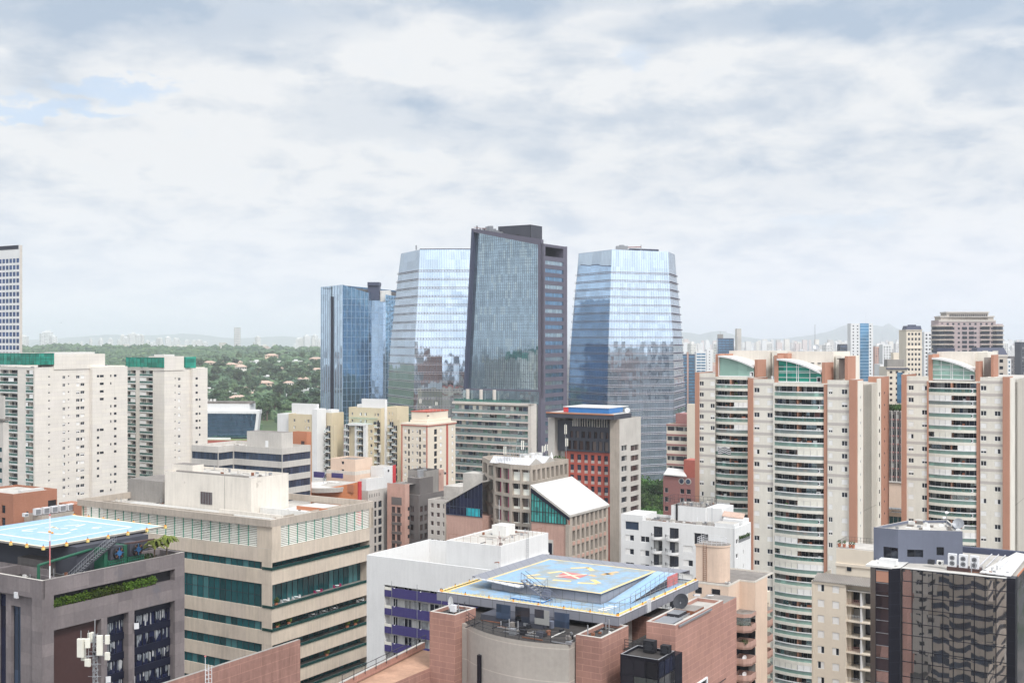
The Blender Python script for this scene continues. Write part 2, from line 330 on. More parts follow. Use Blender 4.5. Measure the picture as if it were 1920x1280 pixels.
# ================================================================= mesh helpers
class M:
    """collects faces, then becomes one mesh"""
    def __init__(s): s.v = []; s.f = []; s.m = []; s.me = None
    def q(s, pts, mat):
        n = len(s.v); s.v += [tuple(p) for p in pts]; s.f.append(tuple(range(n, n+len(pts)))); s.m.append(mat); return s
    def box(s, x0, x1, y0, y1, z0, z1, mat, top=None):
        if x0 > x1: x0, x1 = x1, x0
        if y0 > y1: y0, y1 = y1, y0
        n = len(s.v); s.v += [(x0,y0,z0),(x1,y0,z0),(x1,y1,z0),(x0,y1,z0),(x0,y0,z1),(x1,y0,z1),(x1,y1,z1),(x0,y1,z1)]
        for f in ((0,1,5,4),(1,2,6,5),(2,3,7,6),(3,0,4,7),(3,2,1,0)): s.f.append(tuple(n+i for i in f)); s.m.append(mat)
        s.f.append((n+4,n+5,n+6,n+7)); s.m.append(top or mat); return s
    def prism(s, poly, z0, z1, mat, top=None, bottom=True):
        n = len(poly); zt = z1 if isinstance(z1, (list, tuple)) else [z1]*n; zb = z0 if isinstance(z0, (list, tuple)) else [z0]*n
        for i in range(n):
            j = (i+1) % n; s.q([(*poly[i], zb[i]), (*poly[j], zb[j]), (*poly[j], zt[j]), (*poly[i], zt[i])], mat)
        s.q([(*poly[i], zt[i]) for i in range(n)], top or mat)
        if bottom: s.q([(*poly[i], zb[i]) for i in reversed(range(n))], mat)
        return s
    def ring(s, poly, z0, z1, t, mat, cap=None):
        n = len(poly); inn = inset(poly, t)
        for i in range(n):
            j = (i+1) % n
            s.q([(*poly[i], z0), (*poly[j], z0), (*poly[j], z1), (*poly[i], z1)], mat)
            s.q([(*inn[j], z0), (*inn[i], z0), (*inn[i], z1), (*inn[j], z1)], mat)
            s.q([(*poly[i], z1), (*poly[j], z1), (*inn[j], z1), (*inn[i], z1)], cap or mat)
            s.q([(*inn[i], z0), (*inn[j], z0), (*poly[j], z0), (*poly[i], z0)], mat)
        return s
    def bar(s, a, b, r, mat, n=4, r2=None):
        a = Vector(a); b = Vector(b); d = (b-a)
        if d.length < 1e-6: return s
        d.normalize(); u = d.cross(Vector((0, 0, 1))) if abs(d.z) < .95 else d.cross(Vector((1, 0, 0))); u.normalize(); w = d.cross(u)
        r2 = r if r2 is None else r2; k = len(s.v)
        for p, rr in ((a, r), (b, r2)):
            for i in range(n):
                t = 2*math.pi*(i+.5)/n; s.v.append(tuple(p+u*math.cos(t)*rr+w*math.sin(t)*rr))
        for i in range(n):
            j = (i+1) % n; s.f.append((k+i, k+j, k+n+j, k+n+i)); s.m.append(mat)
        s.f.append(tuple(k+i for i in reversed(range(n)))); s.m.append(mat); s.f.append(tuple(k+n+i for i in range(n))); s.m.append(mat)
        return s
    def cyl(s, x, y, r, z0, z1, mat, n=24, r2=None, top=None):
        s.bar((x, y, z0), (x, y, z1), r, mat, n, r2)
        if top: s.m[-1] = top
        return s
    def blob(s, c, r, mat, n=8, sq=.8):
        k = len(s.v); rows = max(3, n//2)
        for i in range(rows+1):
            ph = math.pi*i/rows
            for j in range(n):
                th = 2*math.pi*j/n; jit = 1+rng.uniform(-.12, .12)
                s.v.append((c[0]+r*jit*math.sin(ph)*math.cos(th), c[1]+r*jit*math.sin(ph)*math.sin(th), c[2]+r*sq*jit*math.cos(ph)))
        for i in range(rows):
            for j in range(n):
                a = k+i*n+j; b = k+i*n+(j+1) % n; s.f.append((a, b, b+n, a+n)); s.m.append(mat)
        return s
    def leaves(s, c, rad, count, size, mat, sq=1.0):
        for _ in range(count):
            while True:
                p = Vector((rng.uniform(-1, 1), rng.uniform(-1, 1), rng.uniform(-1, 1)))
                if .25 < p.length < 1: break
            p = Vector((c[0]+p.x*rad[0], c[1]+p.y*rad[1], c[2]+p.z*rad[2]))
            a = Vector((rng.gauss(0, 1), rng.gauss(0, 1), rng.gauss(0, 1))).normalized(); b = a.cross(Vector((rng.gauss(0, 1), rng.gauss(0, 1), rng.gauss(0, 1)))).normalized()
            z = size*rng.uniform(.6, 1.4); s.q([p-a*z, p-b*z*.6, p+a*z, p+b*z*.6], mat)
        return s
    def dish(s, c, d, r, mat, n=16, depth=.22):
        d = Vector(d).normalized(); u = d.cross(Vector((0, 0, 1))).normalized(); w = d.cross(u); c = Vector(c); k = len(s.v)
        for i, (rr, dd) in enumerate(((0.02, -depth), (.5, -depth*.75), (1, 0))):
            for j in range(n):
                t = 2*math.pi*j/n; s.v.append(tuple(c+(u*math.cos(t)+w*math.sin(t))*r*rr+d*dd*r))
        for i in range(2):
            for j in range(n):
                a = k+i*n+j; b = k+i*n+(j+1) % n; s.f.append((a, b, b+n, a+n)); s.m.append(mat)
        s.bar(c-d*depth*r, c+d*r*.5, .02*max(r, .5), mat); return s
    def add(s, o, mt=None):
        n = len(s.v); s.v += [tuple(mt @ Vector(p)) for p in o.v] if mt else o.v
        s.f += [tuple(i+n for i in f) for f in o.f]; s.m += o.m; return s
    def mesh(s, name):
        if s.me: return s.me
        me = bpy.data.meshes.new(name); me.from_pydata(s.v, [], s.f); sl = {}
        for m in s.m:
            if m not in sl: sl[m] = len(sl); me.materials.append(MATS[m])
        me.polygons.foreach_set('material_index', [sl[m] for m in s.m]); me.update(); s.me = me; return me

def inset(poly, t):
    n = len(poly); out = []
    for i in range(n):
        p = Vector(poly[i]); a = (p-Vector(poly[i-1])).normalized(); b = (Vector(poly[(i+1) % n])-p).normalized()
        na = Vector((-a.y, a.x)); nb = Vector((-b.y, b.x)); m = na+nb
        m = m/max(m.dot(na), .25) if m.length > 1e-6 else na
        q = p+m*t; out.append((q.x, q.y))
    return out

def tag(o, label=None, cat=None, group=None, kind=None):
    for k, v in (('label', label), ('category', cat), ('group', group), ('kind', kind)):
        if v: o[k] = v
    return o
def link(name, me, parent=None, loc=(0, 0, 0), rz=0.0):
    o = bpy.data.objects.new(name, me); C.objects.link(o); o.location = loc; o.rotation_euler = (0, 0, rz)
    if parent: o.parent = parent
    return o
def solo(name, m, label, cat, group=None, loc=(0, 0, 0), rz=0.0, kind=None):
    return tag(link(name, m.mesh(name), None, loc, rz), label, cat, group, kind)
def copy_tree(o, loc, rz=None, scale=None, label=None):
    r = o.copy(); C.objects.link(r); r.location = loc
    if rz is not None: r.rotation_euler = (0, 0, rz)
    if scale: r.scale = scale
    if label: r['label'] = label
    for ch in list(o.children):
        c = ch.copy(); C.objects.link(c); c.parent = r
        for g in list(ch.children):
            d = g.copy(); C.objects.link(d); d.parent = c
    return r
def hit(px, py, z):      # where the sight line through a point of the photograph meets height z
    D = (HC-z)*F/(py-HOR); return Vector(((px-960)/F*D, D))

GRID = -R(31.6)          # the street grid
EX = Vector((math.cos(GRID), math.sin(GRID))); EY = Vector((-EX.y, EX.x))

WINC = {}
class B:
    """one building: a root at its near corner, local x along its left (front) face, local y along its right (side) face"""
    def __init__(s, name, label, px, D, cat='building', group=None, rot=GRID):
        s.o = Vector(((px-960)/F*D, D)); s.rot = rot
        s.ex = Vector((math.cos(rot), math.sin(rot))); s.ey = Vector((-s.ex.y, s.ex.x))
        s.root = tag(link(name, None, None, (s.o.x, s.o.y, 0), rot), label, cat, group)
        s.wall = M(); s.pend = {}
    def w(s, x, y): return s.o+s.ex*x+s.ey*y
    def loc(s, p): d = Vector(p)-s.o; return (d.dot(s.ex), d.dot(s.ey))
    def x(s, px, y=0):
        k = (px-960)/F; a = s.w(0, y); return (k*a.y-a.x)/(s.ex.x-k*s.ex.y)
    def y(s, px, x=0):
        k = (px-960)/F; a = s.w(x, 0); return (k*a.y-a.x)/(s.ey.x-k*s.ey.y)
    def z(s, py, x=0, y=0): return HC-(py-HOR)/F*s.w(x, y).y
    def h(s, px, py, z): return s.loc(hit(px, py, z))
    def part(s, name, m, parent=None, loc=(0, 0, 0), rz=0.0, label=None):
        o = link(name, m.mesh(name), parent or s.root, loc, rz)
        if label: o['label'] = label
        return o
    def put(s, name, m, loc, rz=0.0): s.pend.setdefault(name, []).append((m, loc, rz))
    def face(s, p0, p1, z0, z1, ops=(), mat='white_render', depth=.25, m=None, rev=None):
        """a wall from p0 to p1 (outside on the right hand) with real openings: ops = (u0, u1, za, zb, style or None[, depth])"""
        m = m or s.wall; p0 = Vector(p0); p1 = Vector(p1); L = (p1-p0).length; d = (p1-p0)/L; inn = Vector((-d.y, d.x)); ang = math.atan2(d.y, d.x)
        ops = [o for o in ops if o[1] > 0.02 and o[0] < L-.02 and o[3] > z0+.02 and o[2] < z1-.02]
        ops = [(max(o[0], .01), min(o[1], L-.01), max(o[2], z0+.01), min(o[3], z1-.01), *o[4:]) for o in ops]
        rd = lambda v: round(v, 3)
        us = sorted({0.0, rd(L)} | {rd(o[0]) for o in ops} | {rd(o[1]) for o in ops}); zs = sorted({rd(z0), rd(z1)} | {rd(o[2]) for o in ops} | {rd(o[3]) for o in ops})
        ui = {v: i for i, v in enumerate(us)}; zi = {v: i for i, v in enumerate(zs)}
        hole = [[False]*(len(us)-1) for _ in range(len(zs)-1)]
        for o in ops:
            for a in range(zi[rd(o[2])], zi[rd(o[3])]):
                for b in range(ui[rd(o[0])], ui[rd(o[1])]): hole[a][b] = True
        P = lambda u, z, q=0.0: (p0.x+d.x*u+inn.x*q, p0.y+d.y*u+inn.y*q, z)
        a = 0
        while a < len(zs)-1:
            a2 = a+1
            while a2 < len(zs)-1 and hole[a2] == hole[a]: a2 += 1
            b = 0
            while b < len(us)-1:
                if hole[a][b]: b += 1; continue
                c = b
                while c < len(us)-1 and not hole[a][c]: c += 1
                m.q([P(us[b], zs[a]), P(us[c], zs[a]), P(us[c], zs[a2]), P(us[b], zs[a2])], mat); b = c
            a = a2
        for o in ops:
            u0, u1, a, b = o[:4]; q = o[5] if len(o) > 5 and o[5] is not None else depth; r_ = rev or mat
            m.q([P(u0, a), P(u0, a, q), P(u0, b, q), P(u0, b)], r_); m.q([P(u1, a, q), P(u1, a), P(u1, b), P(u1, b, q)], r_)
            m.q([P(u0, a), P(u1, a), P(u1, a, q), P(u0, a, q)], r_); m.q([P(u0, b, q), P(u1, b, q), P(u1, b), P(u0, b)], r_)
            if o[4]:
                nm, st = o[4] if isinstance(o[4], tuple) and len(o[4]) == 2 and isinstance(o[4][1], tuple) else ('window', o[4])
                s.put(nm, winmesh(st, u1-u0, b-a), (*P(u0, a, q)[:2], a), ang)
    def shell(s, poly, z0, z1, mat, edges={}, ph=1.0, roof='roof_grey', pt=.25, depth=.25, m=None, cap=None, zr=None):
        """walls on each edge of a plan, roof slab and parapet"""
        m = m or s.wall; zr = z1-ph if zr is None else zr; n = len(poly)
        for i in range(n):
            e = edges.get(i, ())
            if isinstance(e, dict): s.face(poly[i], poly[(i+1) % n], z0, zr, e.get('ops', ()), e.get('mat', mat), e.get('depth', depth), m, e.get('rev'))
            else: s.face(poly[i], poly[(i+1) % n], z0, zr, e, mat, depth, m)
        m.q([(*p, zr) for p in poly], roof)
        if ph > 0: m.ring(poly, zr, z1, pt, mat, cap)
    def box(s, x0, x1, y0, y1, z0, z1, mat, F_=(), S_=(), **k):
        if x0 > x1: x0, x1 = x1, x0
        if y0 > y1: y0, y1 = y1, y0
        s.shell([(x0, y0), (x1, y0), (x1, y1), (x0, y1)], z0, z1, mat, {0: F_, 1: S_}, **k)
    def done(s, wallname='wall'):
        if s.wall.v: s.part(wallname, s.wall)
        for nm, L in s.pend.items():
            def size(t):
                p = s.w(t[1][0], t[1][1]); v = Vector((p.x, p.y, t[1][2]-HC)); px = 960+F*p.x/max(p.y, 1); py = HOR-F*v.z/max(p.y, 1)
                vis = -30 < px < 1950 and py < 1330
                return (not vis, v.length)
            L.sort(key=size)
            for t in L[:100]: link(nm, t[0].mesh(nm), s.root, t[1], t[2])
            if len(L) > 100:
                g = M()
                for t in L[100:]: g.add(t[0], Matrix.Translation(t[1]) @ Matrix.Rotation(t[2], 4, 'Z'))
                o = link(nm, g.mesh(nm), s.root); o['kind'] = 'stuff'
        return s

def winmesh(st, w, h):
    """st = (style, variant...) -> window mesh in its own frame: x along, y inwards, z up"""
    key = (st, round(w, 1), round(h, 1)); k = WINC.get(key)
    if k and abs(k.w-w) < .06 and abs(k.h-h) < .06: return k
    m = M(); m.w = w; m.h = h; s = st[0]; e = .02
    def pane(x0, x1, z0, z1, mat, y=0.0): m.q([(x0, y, z0), (x1, y, z0), (x1, y, z1), (x0, y, z1)], mat)
    def frame(mat, t=.06, y=-.05):
        m.box(0, w, y, -.001, 0, t, mat); m.box(0, w, y, -.001, h-t, h, mat); m.box(0, t, y, -.001, t, h-t, mat); m.box(w-t, w, y, -.001, t, h-t, mat)
    if s == 'slide':       # sliding window, st[1] = shutter state, st[2] = glass, st[3] = frame colour
        state = st[1]; g = st[2] if len(st) > 2 else 'win_dark'; fr = st[3] if len(st) > 3 else 'white_paint'
        pane(0, w, 0, h, g); frame(fr); m.box(w/2-.04, w/2+.04, -.06, -.001, .06, h-.06, fr)
        if state == 1: m.box(.05, w-.05, -.09, -.06, .05, h-.05, 'blind')
        if state == 2: m.box(.05, w-.05, -.09, -.06, h*.45, h-.05, 'blind')
        if state == 3: m.box(.05, w/2, -.09, -.06, .05, h-.05, 'blind')
        if state == 4: m.box(w/2, w-.05, -.09, -.06, .05, h-.05, 'blind')
    elif s == 'strip':     # ribbon window: glass, mullion spacing, frame
        pane(0, w, 0, h, st[1]); n = max(1, round(w/st[2])); fr = st[3]
        for i in range(n+1): x = min(max(w*i/n, .03), w-.03); m.box(x-.03, x+.03, -.06, -.001, 0, h, fr)
        if len(st) > 4:
            for i in range(1, st[4]): z = h*i/st[4]; m.box(0, w, -.05, -.002, z-.025, z+.025, fr)
    elif s == 'plain':
        pane(0, w, 0, h, st[1]); frame(st[2] if len(st) > 2 else 'dark_metal', .05)
    elif s == 'half':      # glass over a light panel
        pane(0, w, h*.33, h, st[1]); m.box(0, w, -.15, -.001, 0, h*.33, st[2]); m.box(0, w, -.05, -.001, h*.33, h*.33+.06, 'dark_metal'); m.box(w/2-.03, w/2+.03, -.05, -.001, h*.33+.06, h, 'dark_metal')
    elif s == 'tall':      # dark pane and a pale side blade
        pane(0, w, 0, h, st[1]); m.box(w*.62, w*.68, -.08, -.001, 0, h, st[2])
        if len(st) > 3: m.box(0, w, -.07, -.001, 0, h*st[3], st[2])
    elif s == 'tint':      # coloured side panel plus dark pane
        pane(0, w*.45, 0, h, 'win_brown'); pane(w*.45, w, 0, h, st[1], -.04)
    elif s == 'grille':
        pane(0, w, 0, h, 'win_dark'); frame('white_paint', .08)
        for i in range(1, 7): x = w*i/7; m.box(x-.03, x+.03, -.12, -.09, 0, h, 'dark_metal')
        for i in range(1, 4): z = h*i/4; m.box(0, w, -.13, -.10, z-.03, z+.03, 'dark_metal')
    elif s == 'louver':
        pane(0, w, 0, h, 'maroon'); n = int(w/.35)
        for i in range(n+1): x = w*i/n; m.box(x-.04, x+.04, -.1, -.001, 0, h, 'dark_metal')
    elif s == 'slats':     # brise soleil: green posts with pale slats, see-through
        n = max(1, round(w/st[1]))
        for i in range(n+1): x = w*i/n; m.box(x-.05, x+.05, -.15, .05, 0, h, 'green_frame')
        k2 = int(h/.33)
        for i in range(k2+1): z = h*(i+.3)/(k2+1); m.box(0, w, -.06, .10, z-.07, z+.07, 'slat')
    WINC[key] = m; return m

def clutter(b, x0, x1, y0, y1, z, n, seed=1, big=.8, mats=('white_old', 'roof_grey', 'grey_metal', 'light_concrete', 'rust', 'steel')):
    r_ = random.Random(seed); m = M()
    for i in range(n):
        x, y = r_.uniform(x0, x1), r_.uniform(y0, y1); k = r_.random()
        if k < .45: w_, d_ = r_.uniform(.2, big), r_.uniform(.2, big); m.box(x, x+w_, y, y+d_, z, z+r_.uniform(.15, big), r_.choice(mats))
        elif k < .7: L = r_.uniform(1, 4); m.bar((x, y, z+.08), (min(x+L, x1), y, z+.08), .06, r_.choice(['steel', 'rust', 'grey_concrete']))
        elif k < .9: L = r_.uniform(1, 4); m.bar((x, y, z+.08), (x, min(y+L, y1), z+.08), .06, r_.choice(['steel', 'dark_metal', 'white_old']))
        else: m.bar((x, y, z), (x, y, z+r_.uniform(.5, 1.4)), .07, 'steel', 6)
    b.part('roof_clutter', m)
def antenna(label, p, h, kind=0, group=None):
    m = M(); m.bar((0, 0, 0), (0, 0, h), .06, 'steel', 5)
    pn = M()
    if kind == 1:
        for a in range(3):
            t = a*2.1; pn.box(.35*math.cos(t)-.12, .35*math.cos(t)+.12, .35*math.sin(t)-.12, .35*math.sin(t)+.12, h*.62, h*.95, 'cream_panel'); m.bar((0, 0, h*.8), (.35*math.cos(t), .35*math.sin(t), h*.8), .04, 'steel')
    if kind == 2:
        for z in (h*.5, h*.7, h*.85): m.bar((-.5, 0, z), (.5, 0, z), .03, 'steel')
    r = tag(link('antenna_mast', m.mesh('antenna_mast'), None, p), label, 'antenna', group)
    if pn.v: link('antenna_panel', pn.mesh('antenna_panel'), r)
    return r
def railing(pts, h, mat='dark_metal', step=1.5, bars=3, r=.025, closed=False):
    m = M(); pts = [Vector(p) for p in pts]
    if closed: pts.append(pts[0])
    for a, b in zip(pts, pts[1:]):
        n = max(1, round((b-a).length/step))
        for i in range(n+1): q = a.lerp(b, i/n); m.bar(q, q+Vector((0, 0, h)), r, mat)
        for k in range(1, bars+1): z = h*k/bars; m.bar(a+Vector((0, 0, z)), b+Vector((0, 0, z)), r, mat)
    return m
# ================================================================= land
def lerp(t, pts):
    if t <= pts[0][0]: return pts[0][1]
    for a, b in zip(pts, pts[1:]):
        if t <= b[0]: return a[1]+(b[1]-a[1])*(t-a[0])/(b[0]-a[0])
    return pts[-1][1]
HILL = [(0, 0), (700, 0), (900, 14), (1200, 30), (1600, 41), (2000, 49), (2600, 57), (3200, 63), (3700, 66), (4300, 52), (6000, 30), (9000, 18), (30000, 10)]
def terr(X, Y):
    if Y < 60: return 0.0
    px = 960+F*X/Y; k = min(1, max(0, (760-px)/120)); z = lerp(Y, HILL)*k*k*(3-2*k)
    if Y > 700: z += k*(8*math.sin(X*.006+1)*math.cos(Y*.004)+3*math.sin(X*.015+Y*.011))*min(1, (Y-700)/600)
    return max(z, 0.0)
def ground_at(px, py):
    Y = 650.0
    while Y < 9000:
        X = (px-960)/F*Y
        if HC-(py-HOR)/F*Y <= terr(X, Y): break
        Y += 12
    X = (px-960)/F*Y; return (X, Y, terr(X, Y))
g = M(); g.q([(-30000, -2500, 0), (30000, -2500, 0), (30000, 40000, 0), (-30000, 40000, 0)], 'city_ground')
tag(link('ground', g.mesh('ground')), kind='structure')
m = M(); cols = [-900+i*26 for i in range(66)]; rows = [700, 800, 900, 1000, 1100, 1200, 1300, 1400, 1500, 1650, 1800, 2000, 2200, 2400, 2600, 2800, 3000, 3200, 3400, 3700, 4000, 4300, 4700, 5200, 6000, 7000, 8500, 10500, 13000]
idx = {}
for i, Y in enumerate(rows):
    for j, px in enumerate(cols):
        X = (px-960)/F*Y; idx[i, j] = len(m.v); m.v.append((X, Y, terr(X, Y)-.4 if terr(X, Y) > .3 else -1.0))
for i in range(len(rows)-1):
    for j in range(len(cols)-1): m.f.append((idx[i, j], idx[i, j+1], idx[i+1, j+1], idx[i+1, j])); m.m.append('hill_ground')
tag(link('hill', m.mesh('hill')), kind='structure')
m = M(); m.q([(300, 2300, .3), (400, 2300, .3), (760, 4200, .3), (560, 4200, .3)], 'grass_field')
tag(link('grass_field', m.mesh('grass_field')), kind='structure')
m = M()                     # the avenue that runs between the blocks below
for off, w_ in ((60, 14), (-120, 12)):
    a = Vector((off, 40)); b = a+EY*900; n_ = EX*w_/2
    m.q([(*(a-n_), .05), (*(a+n_), .05), (*(b+n_), .05), (*(b-n_), .05)], 'asphalt')
    for i in range(60):
        c = a+EY*(i*15); e_ = EX*.1; m.q([(*(c-e_), .06), (*(c+e_), .06), (*(c+e_+EY*5), .06), (*(c-e_+EY*5), .06)], 'white_paint')
tag(link('road', m.mesh('road')), kind='structure')
def mountain(pts, D, deep, mat='mountain'):
    m = M(); r2 = random.Random(int(D)); P = []
    for a, b in zip(pts, pts[1:]):
        n = max(2, int((b[0]-a[0])/9))
        for i in range(n): t = i/n; P.append((a[0]+(b[0]-a[0])*t, a[1]+(b[1]-a[1])*t+r2.uniform(-.7, .5)))
    P.append(pts[-1]); k = len(P)
    for px, py in P:
        h = HC+(HOR-py)/F*D
        for fd, fz in ((-.55, 0), (-.25, .45), (0, 1), (.35, .5), (.8, 0)):
            Y = D+deep*fd; m.v.append(((px-960)/F*Y+r2.uniform(-60, 60)*(fz not in (0, 1)), Y, max(h, 20)*fz*(r2.uniform(.85, 1.1) if 0 < fz < 1 else 1)-(5 if fz == 0 else 0)))
    for i in range(k-1):
        for j in range(4): a = i*5+j; m.f.append((a, a+5, a+6, a+1)); m.m.append(mat)
    tag(link('mountain_ridge', m.mesh('mountain_ridge')), kind='structure')
mountain([(-100, 640), (40, 637), (110, 634), (160, 631), (200, 627), (245, 629), (300, 628), (345, 625), (380, 628), (430, 634), (480, 633), (530, 630), (580, 633), (640, 637), (760, 640)], 19000, 4200)
mountain([(1180, 634), (1240, 622), (1290, 623), (1312, 627), (1345, 620), (1362, 623), (1385, 630), (1430, 636), (1475, 634), (1520, 628), (1556, 621), (1585, 609), (1612, 611), (1640, 610), (1655, 612), (1667, 606), (1680, 615), (1705, 626), (1745, 634), (1800, 639), (1860, 638), (2100, 639)], 17000, 4200)
mountain([(1800, 642), (1868, 637), (1920, 638), (2080, 636)], 9500, 2200)

# ---------------------------------------------------------------- woods on the hill
def crown_tree(r, seed, mat='leaf_far', n=70, leaf=.9):
    global rng
    k = rng; rng = random.Random(seed); c = M(); t = M()
    t.bar((0, 0, 0), (0, 0, r*1.1), r*.10, 'bark', 6, r*.06)
    for i in range(5):
        a = i*1.26+rng.uniform(-.3, .3); t.bar((0, 0, r*.8), (r*.5*math.cos(a), r*.5*math.sin(a), r*1.4), r*.05, 'bark', 4, r*.02)
    for i in range(9):
        a = rng.uniform(0, 6.28); d = rng.uniform(.1, .62)*r; z = r*(1.1+rng.uniform(0, .75)); rr = r*rng.uniform(.28, .48)
        p = (d*math.cos(a), d*math.sin(a), z); c.blob(p, rr*.8, mat, 7, .72); c.leaves(p, (rr*1.12, rr*1.12, rr*.85), n, leaf, mat)
    rng = k; return c, t
protos = []
for i in range(6):
    c, t = crown_tree(8, 40+i, n=46, leaf=1.15); protos.append((c.mesh('crown'), t.mesh('trunk')))
r3 = random.Random(11)
def hill_tree(x, y, z, s, k, lab, grp):
    o = tag(link('broadleaf_tree', None, None, (x, y, z-1), r3.uniform(0, 6)), lab, 'tree', grp); o.scale = (s, s, s*r3.uniform(.85, 1.15))
    link('crown', protos[k][0], o); link('trunk', protos[k][1], o); return o
cnt = 0
for i in range(2000):
    px = r3.uniform(375, 612); py = r3.uniform(668, 790)
    if cnt >= 250: break
    if px < 388 and py > 745: continue
    x, y, z = ground_at(px, py)
    if not 900 < y < 3000: continue
    s = r3.uniform(.65, 1.25)
    hill_tree(x, y, z, s, r3.randrange(6), 'green broadleaf tree among the villas on the wooded hillside', 'trees on the wooded hillside'); cnt += 1
# the unbroken canopy behind and between
m = M(); k0 = rng; rng = random.Random(5)
def canopy(x, y, z, r): m.blob((x, y, z+r*.35), r, 'leaf_far', 7, .75); m.leaves((x, y, z+r*.45), (r*1.1, r*1.1, r*.8), 9, r*.22, 'leaf_far')
for i in range(3600):
    px = rng.uniform(20, 700); Y = 950+rng.random()**.75*3100; X = (px-960)/F*Y
    canopy(X, Y, terr(X, Y), rng.uniform(6, 12))
for i in range(260):
    px = rng.uniform(-20, 690); Y = rng.uniform(3300, 4000); X = (px-960)/F*Y; canopy(X, Y, terr(X, Y)+rng.uniform(0, 9), rng.uniform(10, 18))
for i in range(260):        # low green strips on the flat to the right
    px = rng.uniform(1180, 1700); Y = rng.choice([1500, 2250, 4400, 5200])+rng.uniform(-90, 90); X = (px-960)/F*Y; canopy(X, Y, 0, rng.uniform(8, 13))
for i in range(140):        # hill on the far right
    px = rng.uniform(1840, 1960); Y = rng.uniform(7600, 9000); X = (px-960)/F*Y; canopy(X, Y, 30, 26)
rng = k0
tag(link('woodland', m.mesh('woodland')), 'dense green woodland covering the hills', 'woodland', kind='stuff')

# villas among the trees
hv = []
for k in range(4):
    w_, d_, h_ = ((16, 11, 6), (22, 9, 5), (12, 12, 8), (20, 14, 6.5))[k]
    b = M(); rf = M(); wn = M(); wm = ('house_wall', 'white_render', 'house_wall', 'peach_render')[k]
    b.box(-w_/2, w_/2, -d_/2, d_/2, -6, h_, wm); b.box(-w_/2+2, w_/2-6, -d_/2-4, -d_/2, -6, h_*.5, wm)
    if k in (0, 3, 2):
        e = 1.2; q = [(-w_/2-e, -d_/2-e, h_), (w_/2+e, -d_/2-e, h_), (w_/2+e, d_/2+e, h_), (-w_/2-e, d_/2+e, h_)]; a = (-w_/4, 0, h_+3); c = (w_/4, 0, h_+3)
        rf.q([q[0], q[1], c, a], 'tile_roof'); rf.q([q[1], q[2], c], 'tile_roof'); rf.q([q[2], q[3], a, c], 'tile_roof'); rf.q([q[3], q[0], a], 'tile_roof'); rf.q(q, 'house_wall')
    else: rf.box(-w_/2-.6, w_/2+.6, -d_/2-.6, d_/2+.6, h_, h_+.7, 'roof_white'); rf.box(-2, 4, -2, 3, h_+.7, h_+2.6, 'white_render')
    for i in range(4): x = -w_/2+w_*(i+.5)/4; wn.box(x-1.1, x+1.1, -d_/2-.1, -d_/2-.02, h_-2.6, h_-1.0, 'win_dark')
    hv.append((b.mesh('wall'), rf.mesh('roof'), wn.mesh('window')))
VN = ['cream villa with a hipped tile roof', 'long white flat roofed villa', 'tall pale villa with a tile roof', 'peach villa with a wide tile roof']
vill = [(560, 741, 1, 1.1), (585, 743, 1, 1.2), (395, 737, 1, .9), (430, 748, 1, 1.2), (452, 756, 3, .9), (472, 735, 0, .8), (500, 728, 3, 1.1), (505, 712, 1, .9), (522, 698, 3, 1.0), (525, 684, 1, 1.0), (572, 718, 0, .9), (455, 700, 2, 1.3), (437, 692, 3, 1.1), (397, 687, 3, 1.0), (427, 684, 0, .9), (483, 684, 1, 1.2),
        (512, 673, 3, 1.2), (556, 683, 1, 1.2), (595, 680, 3, 1.1), (597, 700, 0, 1.0), (540, 667, 1, 1.0), (500, 698, 3, .9), (598, 735, 2, .6), (470, 748, 3, .9), (412, 744, 1, 1.0), (389, 738, 2, .7), (582, 693, 0, .9), (450, 684, 3, .8), (350, 690, 3, 1), (545, 725, 0, .8)]
for i, (px, py, k, s) in enumerate(vill):
    x, y, z = ground_at(px, py+3); o = tag(link('villa', None, None, (x, y-14, z+3.5), r3.uniform(-.7, .7)), VN[k]+' among trees on the hillside', 'house', 'villas on the hillside'); o.scale = (s*.95,)*3
    for nm, me in zip(('wall', 'roof', 'window'), hv[k]): link(nm, me, o)

# ---------------------------------------------------------------- distant high-rises
def far_tower(w_, d_, h_, mat, win, nf, nc, crown=True):
    m = M(); wn = M(); m.box(-w_/2, w_/2, -d_/2, d_/2, -12, h_, mat)
    if crown: m.box(-w_/4, w_/4, -d_/4, d_/4, h_, h_+5, mat)
    fh = h_/nf; cw = w_/nc
    for f in range(nf):
        z = h_-fh*(f+.75)
        for c in range(nc): x = -w_/2+cw*(c+.5); wn.box(x-cw*.26, x+cw*.26, -d_/2-.12, -d_/2-.02, z, z+fh*.42, win); wn.box(x-cw*.26, x+cw*.26, d_/2+.02, d_/2+.12, z, z+fh*.42, win)
        for c in range(3): y = -d_/2+d_*(c+.5)/3; wn.box(w_/2+.02, w_/2+.12, y-d_*.08, y+d_*.08, z, z+fh*.42, win); wn.box(-w_/2-.12, -w_/2-.02, y-d_*.08, y+d_*.08, z, z+fh*.42, win)
    return m.mesh('far_tower'), wn.mesh('window')
fts = [far_tower(20, 16, 62, 'white_render', 'win_mixed', 17, 5), far_tower(26, 14, 50, 'cream_render', 'win_mixed', 14, 6), far_tower(16, 16, 78, 'white_old', 'win_mixed', 20, 4), far_tower(24, 20, 44, 'beige_render', 'win_dark', 12, 5, False),
       far_tower(18, 18, 66, 'light_concrete', 'office_blue', 16, 5, False), far_tower(30, 16, 38, 'pink_render', 'win_mixed', 10, 7)]
